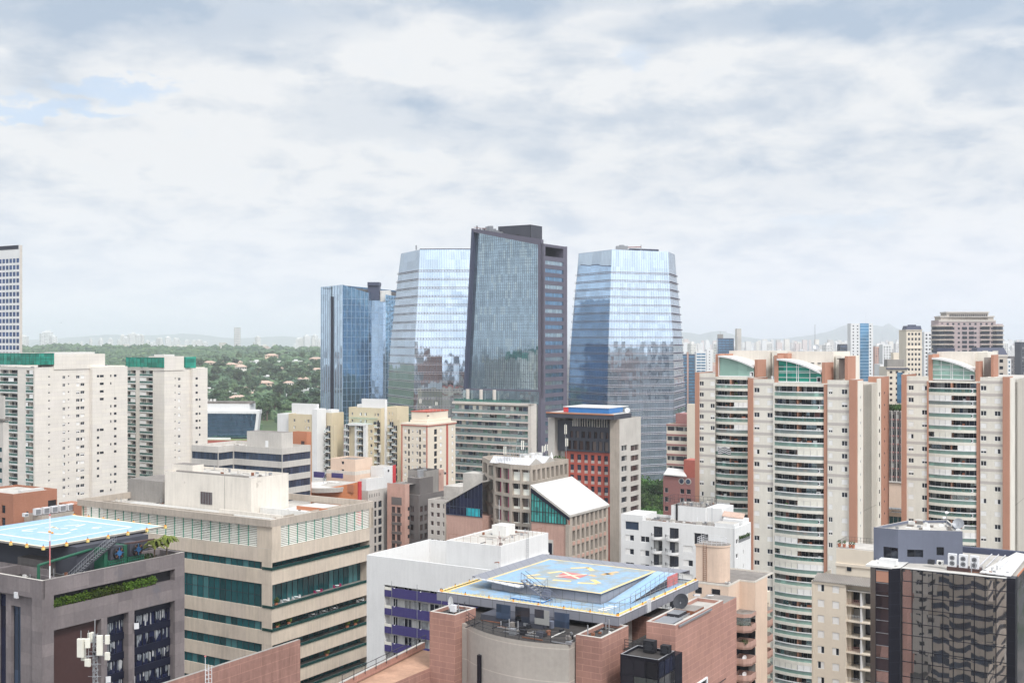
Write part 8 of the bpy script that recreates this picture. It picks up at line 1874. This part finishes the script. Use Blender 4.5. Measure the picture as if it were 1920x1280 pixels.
# recessed drum of bare concrete
zdr = P2[4]-.75; cx, cy = (P1[1]+P2[0])/2+1.6, 13.0; dd = [b.loc(hit(px, py, zdr)) for px, py in ((892, 1178), (925, 1190), (960, 1197), (1000, 1203), (1040, 1206.5), (1079, 1208))]
(x1, y1), (x2, y2), (x3, y3) = dd[0], dd[2], dd[5]
A_ = 2*(x2-x1); B_ = 2*(y2-y1); C_ = x2*x2-x1*x1+y2*y2-y1*y1; D_ = 2*(x3-x2); E_ = 2*(y3-y2); F_ = x3*x3-x2*x2+y3*y3-y2*y2
ucx = (C_*E_-F_*B_)/(E_*A_-B_*D_); ucy = (C_*D_-A_*F_)/(B_*D_-A_*E_); ur = math.hypot(x1-ucx, y1-ucy)
0 and print('DRUM', dd, ucx, ucy, ur, 'deck', xa, yb_, zd, P1, P2, P3)
if not 5 < ur < 22 or ucy < 0: ucx, ucy, ur = -12.5, 11.5, 9.0
ta = [math.pi*(1.0+i/60) for i in range(61)]; ap = [(ucx+ur*math.cos(t), ucy+ur*math.sin(t)) for t in ta]; ap = [p for p in ap if P1[0]+.5 < p[0] < P2[0]+.2]
g = M(); g.prism(ap+[(ap[-1][0], ap[-1][1]+14), (ap[0][0], ap[-1][1]+14)], 0, zdr, 'drum_concrete', 'roof_dark'); b.part('drum', g)  # near-black top stands in for the shade under the deck
g = M(); n = 44
pts = [(ucx+(ur-.25)*math.cos(t), ucy+(ur-.25)*math.sin(t), zdr) for t in [math.pi*(1.02+.96*i/n) for i in range(n+1)] if P1[0]+.5 < ucx+ur*math.cos(t) < P2[0]]
for a_, c_ in zip(pts, pts[1:]):
    for h_ in (.35, .7, 1.05): g.bar((a_[0], a_[1], zdr+h_), (c_[0], c_[1], zdr+h_), .028, 'dark_metal')
for a_ in pts[::2]: g.bar(a_, (a_[0], a_[1], zdr+1.08), .035, 'dark_metal')
b.part('railing', g)
yk = b.y(894, P1[1]); g = M(); t0 = math.pi*1.08; g.box(P1[1]+.02, P1[1]+1.5, P1[3]-2.6, P1[3]-.5, 0, zdr-.05, 'drum_concrete'); b.part('drum_shoulder', g)
g = M(); q0 = min(ap, key=lambda p: abs(960+F*b.w(*p).x/b.w(*p).y-899)); g.box(q0[0]-.2, q0[0]+.2, q0[1]-.3, q0[1]+.3, 0, zdr-2.4, 'near_black'); b.part('slot_window', g)
# main body behind, terraces
m.box(P1[0]+1, P3[1]-1.2, 8.5, min(24, P3[3]), 0, zdr-.2, 'terracotta', 'roof_dark'); m.box(P2[1]-.5, P3[0]+.2, P2[2]+4.5, 24, 0, b.z(1205, 4, 4), 'terracotta', 'roof_dark')
m.box(P3[0], P3[1]-.01, P3[3], P3[3]+4, 0, P3[4]-.4, 'terracotta_wide', 'roof_grey')
# lower brick terrace with railing
zq = 62.0; zq = HC-(1195-HOR)/F*128; t1 = b.loc(hit(650, 1279, zq)); t2 = b.loc(hit(790, 1203, zq))
g = M(); g.box(t1[0]-3, P1[0], t1[1]-16, t2[1]+0.5, 0, zq-1.0, 'terracotta', 'tile_floor'); g.box(t1[0]-3.0, t1[0]-2.7 if 0 else t1[0], t1[1]-16, t2[1]+.5, zq-1, zq-.1, 'terracotta', 'roof_pale') if 0 else None
b.part('terrace', g)
tl_ = b.loc(hit(640, 1280, zq-.2)); tr_ = b.loc(hit(797, 1203, zq-.2)); yT = (tl_[1]+tr_[1])/2
g = M(); a_ = Vector((tl_[0], tl_[1], zq-.9)); c_ = Vector((tr_[0], tr_[1], zq-.9)); dv = (c_-a_).normalized(); nn = Vector((-dv.y, dv.x, 0))
for s_ in (0, ): g.q([a_, c_, c_+Vector((0, 0, .7)), a_+Vector((0, 0, .7))], 'terracotta'); g.q([a_+nn*.4, c_+nn*.4, c_+nn*.4+Vector((0, 0, .7)), a_+nn*.4+Vector((0, 0, .7))], 'terracotta'); g.q([a_+Vector((0, 0, .7)), c_+Vector((0, 0, .7)), c_+nn*.4+Vector((0, 0, .7)), a_+nn*.4+Vector((0, 0, .7))], 'roof_pale')
b.part('terrace_parapet', g)
rl_ = railing([tuple(a_+nn*-.1+Vector((0, 0, .5))), tuple(c_+nn*-.1+Vector((0, 0, .5)))], 1.0, 'dark_metal', 2.0, 2, .035); b.part('railing', rl_)
g = M(); bx0, by0 = b.loc(hit(788, 1230, P1[4]-3)); g.box(P1[0]-1.0, P1[0]-.02, P1[2]+2.0, P1[2]+5.0, P1[4]-6.2, P1[4]-1.2, 'near_black'); g.box(P1[0]-1.1, P1[0]-.02, P1[2]+1.8, P1[2]+5.1, 0, P1[4]-6.2, 'terracotta'); b.part('side_window_bay', g)
# black bay window on the right
c = b.loc(hit(1235, 1236.5, HC-(1236.5-HOR)/F*107)); zb1 = HC-(1236.5-HOR)/F*107; bl = b.x(1163, c[1]); br = P3[2]
yr = b.y(1265.5, c[0]); g = M(); g.box(bl, c[0], c[1], yr, zb1-3.9, zb1-.25, 'near_black', 'roof_dark'); g.ring([(bl, c[1]), (c[0], c[1]), (c[0], yr), (bl, yr)], zb1-.25, zb1, .15, 'near_black', 'steel')
xw = [bl+(c[0]-bl)*t for t in (.04, .34, .36, .67, .69, .97)]
for i, (p, q) in enumerate(((xw[0], xw[1]), (xw[2], xw[3]), (xw[4], xw[5]))): g.q([(p, c[1]-.02, zb1-3.8), (q, c[1]-.02, zb1-3.8), (q, c[1]-.02, zb1-1.9), (p, c[1]-.02, zb1-1.9)], 'bronze_mirror' if i else 'bronze_dark'); g.q([(p, c[1]-.02, zb1-1.8), (q, c[1]-.02, zb1-1.8), (q, c[1]-.02, zb1-.3), (p, c[1]-.02, zb1-.3)], 'bronze_dark')
for k in range(3): p, q = c[1]+.1+(yr-c[1])*k/3, c[1]+(yr-c[1])*(k+1)/3-.05; g.q([(c[0]+.02, p, zb1-3.7), (c[0]+.02, q, zb1-3.7), (c[0]+.02, q, zb1-1.8), (c[0]+.02, p, zb1-1.8)], 'bronze_mirror'); g.q([(c[0]+.02, p, zb1-1.7), (c[0]+.02, q, zb1-1.7), (c[0]+.02, q, zb1-.3), (c[0]+.02, p, zb1-.3)], 'navy_glass')
g.box(bl+.5, bl+2.6 if 0 else c[0]+.02, yr, P3[2]+.01, zb1-3.9, zb1-.5, 'near_black') if yr < P3[2] else None
b.part('bay_window', g)
m.box(bl+.2, P3[1]-.02, yr-.3, P3[2]+.2, 0, zb1-4.0, 'terracotta')
# window in the right wall low down
g = M(); y0_ = b.y(1294, P3[1]+.02); y1_ = b.y(1323, P3[1]+.02); zz = b.z(1264, P3[1], y1_); g.box(P3[1]+.01, P3[1]+.05, y0_, y1_, zz-6, zz-.4, 'near_black'); g.box(P3[1]+.01, P3[1]+.18, y0_-.1, y1_+.25, zz-.4, zz-.25, 'white_paint'); g.box(P3[1]+.01, P3[1]+.18, y1_, y1_+.25, zz-6, zz-.4, 'white_paint'); g.bar((P3[1]+.3, y1_+.3, zz-1.6), (P3[1]+.3, P3[3], zz-1.6), .05, 'dark_metal'); b.part('window', g)
# shaded level under the deck: columns, back wall, windows, stair
g = M(); zc0 = zdr
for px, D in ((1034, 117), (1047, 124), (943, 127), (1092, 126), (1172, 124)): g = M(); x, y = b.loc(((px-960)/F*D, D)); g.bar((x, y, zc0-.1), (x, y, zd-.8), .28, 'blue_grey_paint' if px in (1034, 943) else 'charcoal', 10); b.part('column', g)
g = M(); x0_, x1_ = P1[1]+1, P2[1]+1; yw = b.h(1000, 1177, zc0)[1]; g.box(x0_, x1_-9, yw, yw+3, zc0-.2, zd-.85, 'charcoal');  # charcoal wall colour deepens the shade below the deck
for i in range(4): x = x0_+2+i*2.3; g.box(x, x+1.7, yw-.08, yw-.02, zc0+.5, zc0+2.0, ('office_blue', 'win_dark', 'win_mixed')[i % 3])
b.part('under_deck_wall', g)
g = M(); s0 = Vector((b.loc(((1045-960)/F*122, 122))[0], b.loc(((1045-960)/F*122, 122))[1], zc0+1.0)); s1 = s0+Vector((-4.4, .3, 2.3))
for off in (-.45, .45): o_ = Vector((0, off, 0)); g.bar(s0+o_, s1+o_, .09, 'blue_grey_paint'); g.bar(s0+o_+Vector((0, 0, .9)), s1+o_+Vector((0, 0, .9)), .03, 'blue_grey_paint')
for k in range(12):
    q = s0.lerp(s1, k/11); g.box(q.x-.14, q.x+.14, q.y-.45, q.y+.45, q.z-.02, q.z+.03, 'steel'); g.bar(q+Vector((0, -.45, 0)), q+Vector((0, -.45, .9)), .02, 'blue_grey_paint')
g.box(s0.x, s0.x+1.6, s0.y-.6, s0.y+.6, s0.z-.15, s0.z, 'bright_blue'); g.bar((s0.x+1.2, s0.y-.5, zc0), (s0.x+1.2, s0.y-.5, s0.z), .08, 'blue_grey_paint'); b.part('stair', g)
rl_ = railing([(P2[1]+.3, P2[2]+4.4, b.z(1205, 4, 4)), (P3[0], P2[2]+4.4, b.z(1205, 4, 4))], 1.1, 'dark_metal', .8, 4, .035); b.part('railing', rl_)
rl_ = railing([(b.x(1020, 15), 15, zc0), (b.x(1110, 15), 15, zc0)], 1.1, 'dark_metal', 2, 2, .04); b.part('railing', rl_)
# open roof well on the right block
g = M(); zz = P3[4]; g.box(P3[0]+.5, P3[1]-.6, P3[2]+.6, P3[2]+3.2, zz-.34, zz-.05, 'grey_metal'); g.box(P3[0]+.3, P3[1]-.5, P3[2]+6, P3[2]+8.5, zz-.34, zz+.1, 'rust', 'roof_grey'); g.box(P3[0]+.6, P3[1]-1.2, P3[2]+3.6, P3[2]+5.6, zz-.34, zz+.15, 'dark_metal', 'grey_metal')
for i in range(5): x = P3[0]+.8+i*.6; g.box(x, x+.1, P3[2]+.6, P3[2]+9, zz-.3, zz-.1, 'steel')
b.part('roof_plant', g); clutter(b, P1[1]+1, P2[0], dd[3][1]+.8, dd[3][1]+5, zdr, 46, 15, .7, ('dark_metal', 'charcoal', 'rust', 'grey_metal', 'roof_grey', 'black')); clutter(b, P2[0]+.4, P2[1]-.4, P2[2]+.4, P2[3]-.4, P2[4]-.35, 10, 16, .3); clutter(b, P1[0]+.4, P1[1]-.4, P1[2]+.4, P1[3]-.4, P1[4]-.35, 10, 17, .3); b.done(); TO = b
# equipment standing on it
def dishthing(px, py, r, face, lab, D, h_=1.0, mat='grey_metal', nm='satellite_dish'):
    X = (px-960)/F*D; z = HC-(py-HOR)/F*D; g = M(); g.bar((0, 0, -h_), (0, 0, 0), .07, 'steel'); g.bar((-.4, 0, -h_), (0, 0, -.2), .05, 'steel'); g.bar((.4, 0, -h_), (0, 0, -.2), .05, 'steel'); r_ = tag(link(nm, g.mesh('mount'), None, (X, D, z)), lab, 'satellite dish'); d_ = M(); d_.dish((0, -.1, .1), face, r, mat, 24); link('reflector', d_.mesh('reflector'), r_)
dishthing(1276, 1128, .85, (-.55, -.75, .55), 'large dark satellite dish tilted skyward on the right terracotta block', 119, 2.0, 'dark_metal')
dishthing(845, 1131, .7, (-1, -.45, .1), 'white satellite dish seen edge-on on the left terracotta pier', 121, 1.3, 'white_paint')
m_ = M(); m_.box(-.3, .3, -.2, .2, .2, .9, 'white_metal'); m_.bar((0, 0, 0), (0, 0, 1.1), .05, 'steel'); p = b.loc(((850-960)/F*120, 120)); w_ = b.w(*p); solo('junction_box', m_, 'white box on a post beside the edge-on white dish', 'box', None, (w_.x, w_.y, P1[4]-.3), GRID)
for k, (px, py, D, lab) in enumerate(((1307, 1116, 128, 'grey post with a small camera behind the large dish'), (1332, 1117, 127, 'low camera bracket on the coping of the right terracotta block'))):
    h_ = 1.9 if k == 0 else .7; z = HC-(py-HOR)/F*D-.0; g = M(); g.bar((0, 0, -h_), (0, 0, 0), .06, 'steel'); g.box(-.35, .35, -.12, .12, -.05, .12, 'white_metal'); g.blob((-.35, 0, .08), .13, 'grey_metal'); solo('security_camera', g, lab, 'camera', None, ((px-960)/F*D, D, z))
for k, (dx, dy, s_) in enumerate(((1.2, .6, 1.0), (2.9, .5, .8))):
    g = M(); g.box(-.55*s_, .55*s_, -.4*s_, .4*s_, 0, 1.15*s_, 'black'); f = M(); f.bar((0, -.42*s_, .6*s_), (0, -.44*s_, .6*s_), .4*s_, 'dark_metal', 14)
    for j in range(3): g.bar((-.6*s_, -.45*s_, .3*s_+.35*j*s_), (.6*s_, -.45*s_, .3*s_+.35*j*s_), .025, 'dark_metal')
    w_ = b.w(bl+dx+.6, c[1]+2.2+dy); r_ = tag(link('air_conditioner', g.mesh('air_conditioner'), None, (w_.x, w_.y, zb1-.2), GRID), ('tall' if k == 0 else 'short')+' black air handling unit above the black bay window', 'air conditioner'); link('fan', f.mesh('fan'), r_)

# the helipad itself: lower deck, raised platform, ramp, railings
root = tag(link('helipad', None, None, (b.o.x, b.o.y, zd), GRID), 'two level blue helipad with yellow edge and a red cross mark on the terracotta office', 'helipad')
g = M(); ch = 1.6
deckp = [(xa, 0), (0, 0), (0, yb_), (xa, yb_)]
g.prism(deckp, -.85, -.02, 'cladding', 'deck_blue'); g.prism(inset(deckp, .9), -1.25, -.86, 'charcoal'); g.ring(deckp, -.02, .1, .28, 'cladding', 'metal_sheet'); link('deck', g.mesh('deck'), root)
def pz(px, py, z): q = b.loc(hit(px, py, zd+z)); return (q[0], q[1])
hp = 1.12; zm = lambda x, y, z=hp: pz(820+x/3.84, 1030+y/3.84, z)
base = [zm(342, 296, 0), zm(1180, 405, 0)]; yB0 = (base[0][1]+base[1][1])/2; xB1 = base[1][0]; xB0 = base[0][0]
yB1 = zm(800, 65)[1]+.8; 
T = [zm(360, 210), zm(1175, 318), zm(1530, 150), zm(800, 65)]
0 and print('PLAT', T, xB0, xB1, yB0, yB1)
x0_, x1_ = T[0][0], T[1][0]; y0_ = (T[0][1]+T[1][1])/2; y1_ = (T[2][1]+T[3][1])/2
g = M(); plat = [(x0_-.1, y0_-.1), (x1_+.1, y0_-.1), (x1_+.1, y1_+.1), (x0_-.1, y1_+.1)]
g.prism([(x0_+.5, y0_+.25), (x1_-.02, y0_+.1), (x1_-.02, y1_), (x0_+.5, y1_)], 0, hp-.12, 'cladding'); g.prism(plat, hp-.12, hp, 'charcoal', 'deck_blue')
# sloping grey skirts on the left and far sides
g.q([(x0_-.1, y0_-.1, hp), (x0_-.1, y1_+.1, hp), (x0_-1.9, y1_+1.8, hp+.15), (x0_-1.9, y0_-.1, hp+.15)], 'cladding'); g.q([(x0_-1.9, y0_-.1, hp+.15), (x0_-1.9, y1_+1.8, hp+.15), (x0_-1.9, y1_+1.8, hp-.1), (x0_-1.9, y0_-.1, hp-.1)], 'cladding')
g.q([(x0_-.1, y1_+.1, hp), (x1_+2.6, y1_+.1, hp), (x1_+3.4, y1_+1.8, hp+.15), (x0_-1.9, y1_+1.8, hp+.15)], 'cladding'); g.q([(x0_-1.9, y1_+1.8, hp+.15), (x1_+3.4, y1_+1.8, hp+.15), (x1_+3.4, y1_+1.8, hp-.3), (x0_-1.9, y1_+1.8, hp-.3)], 'cladding')
g.prism([(x0_-1.9, y0_-.1), (x0_+4.6, y0_-.75), (x0_+4.9, y0_-.1), (x0_-.1, y0_-.1)], [hp-.05, hp-.35, hp-.35, hp-.05], [hp+.03, hp-.27, hp-.12, hp+.03], 'metal_sheet'); link('platform', g.mesh('platform'), root)
g = M(); rw = 2.5; ylo = y0_+1.4
g.q([(x1_+.1, ylo, .01), (x1_+rw, ylo+.4, .01), (x1_+rw, y1_-.8, hp), (x1_+.1, y1_-.8, hp)], 'deck_blue_pale'); g.q([(x1_+.1, y1_-.8, hp), (x1_+rw, y1_-.8, hp), (x1_+rw, y1_+.1, hp), (x1_+.1, y1_+.1, hp)], 'deck_blue_pale')
g.q([(x1_+rw, ylo+.4, 0), (x1_+rw, y1_+.1, 0), (x1_+rw, y1_+.1, hp), (x1_+rw, y1_-.8, hp)], 'charcoal'); g.box(x1_+rw, x1_+rw+.08, y1_-2.6, y1_+.2, 0, hp+.05, 'red_mark'); g.box(x1_+.1, x1_+rw, y1_+.1, y1_+.2, 0, hp, 'red_mark'); link('ramp', g.mesh('ramp'), root)
g = M(); zz = hp+.006
for p, q in (((x0_, y0_+.15), (x1_, y0_+.15)), ((x1_-.15, y0_+.32), (x1_-.15, y1_-.3)), ((x0_, y1_-.15), (x1_, y1_-.15)), ((x0_+.15, y0_+.32), (x0_+.15, y1_-.32))): stripe(g, p, q, .34, 'yellow_paint', zz)
def mk(x1, y1, x2, y2, w, mat, z): stripe(g, zm(x1, y1), zm(x2, y2), w, mat, z)
for a in ((645, 188, 740, 178), (645, 200, 780, 210), (830, 217, 962, 228), (795, 168, 900, 155), (960, 133, 1090, 128), (1085, 128, 1120, 152), (1095, 180, 1140, 192), (1115, 215, 1165, 242), (1010, 238, 1150, 245), (1185, 182, 1300, 158), (1200, 170, 1270, 180)): mk(*a, .62, 'orange_paint' if a[0] in (1095, 1185, 1200) else 'yellow_paint', zz+.003)
g.q([(*zm(880, 178), zz+.006), (*zm(860, 196), zz+.006), (*zm(1000, 212), zz+.006), (*zm(1090, 180), zz+.006), (*zm(920, 160), zz+.006)], 'red_mark'); mk(905, 160, 1020, 208, .35, 'pale_yellow', zz+.010); mk(850, 192, 1075, 178, .35, 'pale_yellow', zz+.013)
for p, q in (((xa+.5, .55), (-.4, .55)), ((-.5, .8), (-.5, yb_-.4)), ((xa+.55, .8), (xa+.55, yb_-.4))): stripe(g, p, q, .42, 'yellow_paint', -.012)
for i in range(4): x, y = zm(1190+i*24, 432-i*9, 0); g.q([(x-.5, y-.15, -.010), (x+.5, y-.15, -.010), (x+.5, y+.15, -.010), (x-.5, y+.15, -.010)], 'white_paint')
link('marking', g.mesh('marking'), root)
g = M(); xs = xa+.8
for i in range(44):
    x = xa+.6+(-1.0-xa)*i/43; g.bar((x, .32, .1), (x, .32, .38), .022, 'rail_yellow')
for i in range(30): y = .4+(yb_-.8)*i/29; g.bar((xa+.4, y, .1), (xa+.4, y, .38), .022, 'rail_yellow')
g.bar((xa+.5, .3, .16), (-.4, .3, .16), .05, 'rail_yellow'); g.bar((-.35, .5, .2), (-.35, yb_-.3, .2), .07, 'rail_yellow'); g.bar((xa+.4, .3, .16), (xa+.4, yb_-.3, .16), .05, 'rail_yellow'); link('edge_barrier', g.mesh('edge_barrier'), root)
for k in range(8):
    for (x, y) in ((xa+.6+(-.9-xa)*k/7, .2), (-.2, .3+(yb_-.6)*k/7), (xa+.3, .3+(yb_-.6)*k/7)):
        g = M(); g.bar((0, 0, .08), (0, 0, .3), .09, 'orange_light', 6); g.bar((0, 0, .3), (0, 0, .42), .05, 'dark_metal', 6); link('edge_light', g.mesh('edge_light'), root, (x, y, 0))
r1 = railing([(zm(525, 370, 0)[0], zm(525, 370, 0)[1], 0), (-1.1, 1.15, 0), (-1.1, yb_*.9, 0)], 1.05, 'grey_metal', 1.25, 2, .022); link('railing', r1.mesh('railing'), root)
r1 = railing([(x1_+rw+.05, ylo+.5, 0), (x1_+rw+.05, y1_-1, hp)], 1.0, 'grey_metal', 1.3, 2, .022); link('railing', r1.mesh('railing'), root)
g = M(); s0 = zm(525, 350, 0); s1 = zm(760, 385, 0); g.prism([(s0[0], s0[1]), (s1[0], s1[1]-.0), (s1[0], s1[1]+1.6), (s0[0], s0[1]+1.3)], 0, .12, 'bright_blue', 'deck_blue_pale')
for k in range(4): g.box(s1[0]-.9, s1[0]-.1, s0[1]+.9+k*.22, s0[1]+1.12+k*.22, .28, .28+.2*(k+1), 'blue_grey_paint')
r_ = railing([(s1[0]-1.3, s0[1]+.9, .28), (s1[0]-1.0, y0_, hp)], .9, 'grey_metal', .5, 2, .02); g.add(r_); link('step', g.mesh('step'), root)
g = M(); vx = b.loc(((1246-960)/F*118, 118)); yv = b.y(1211, 0); yv = b.y(1216, .02)
for i in range(11): g.box(.0, .12, yv-.45, yv+.45, -.8+i*.125, -.72+i*.125, 'white_metal')
link('vent_grille', g.mesh('vent_grille'), root)

# ================================================================= a bird over the left skyline
m = M(); m.bar((-.22, 0, 0), (.22, 0, .02), .07, 'fabric_dark', 6, .03); m.q([(0, .05, .03), (.12, .5, .16), (-.02, .85, .05), (-.10, .45, .12)], 'fabric_dark'); m.q([(0, -.05, .03), (.12, -.5, .16), (-.02, -.85, .05), (-.10, -.45, .12)], 'fabric_dark'); m.q([(-.2, -.08, 0), (-.2, .08, 0), (-.42, .1, 0), (-.42, -.1, 0)], 'fabric_dark'); m.blob((.28, 0, .03), .06, 'fabric_dark', 6)
D = 700; solo('bird', m, 'small dark bird flying above the left skyline', 'bird', None, ((115-960)/F*D, D, HC+(HOR-605)/F*D))

# ================================================================= haze
m = M(); m.box(-16000, 16000, -2600, 26500, -3, 420, 'white_paint'); m.m = ['haze']*6
t = NT('haze'); t.n.clear(); pv = t.N('ShaderNodeVolumePrincipled'); pv.inputs['Color'].default_value = (.88, .93, 1.0, 1); pv.inputs['Density'].default_value = HAZE; pv.inputs['Anisotropy'].default_value = .1
ou = t.N('ShaderNodeOutputMaterial'); t.l.new(pv.outputs[0], ou.inputs['Volume'])
hz = tag(link('haze', m.mesh('haze')), 'pale blue haze lying over the whole city', 'haze', kind='stuff')
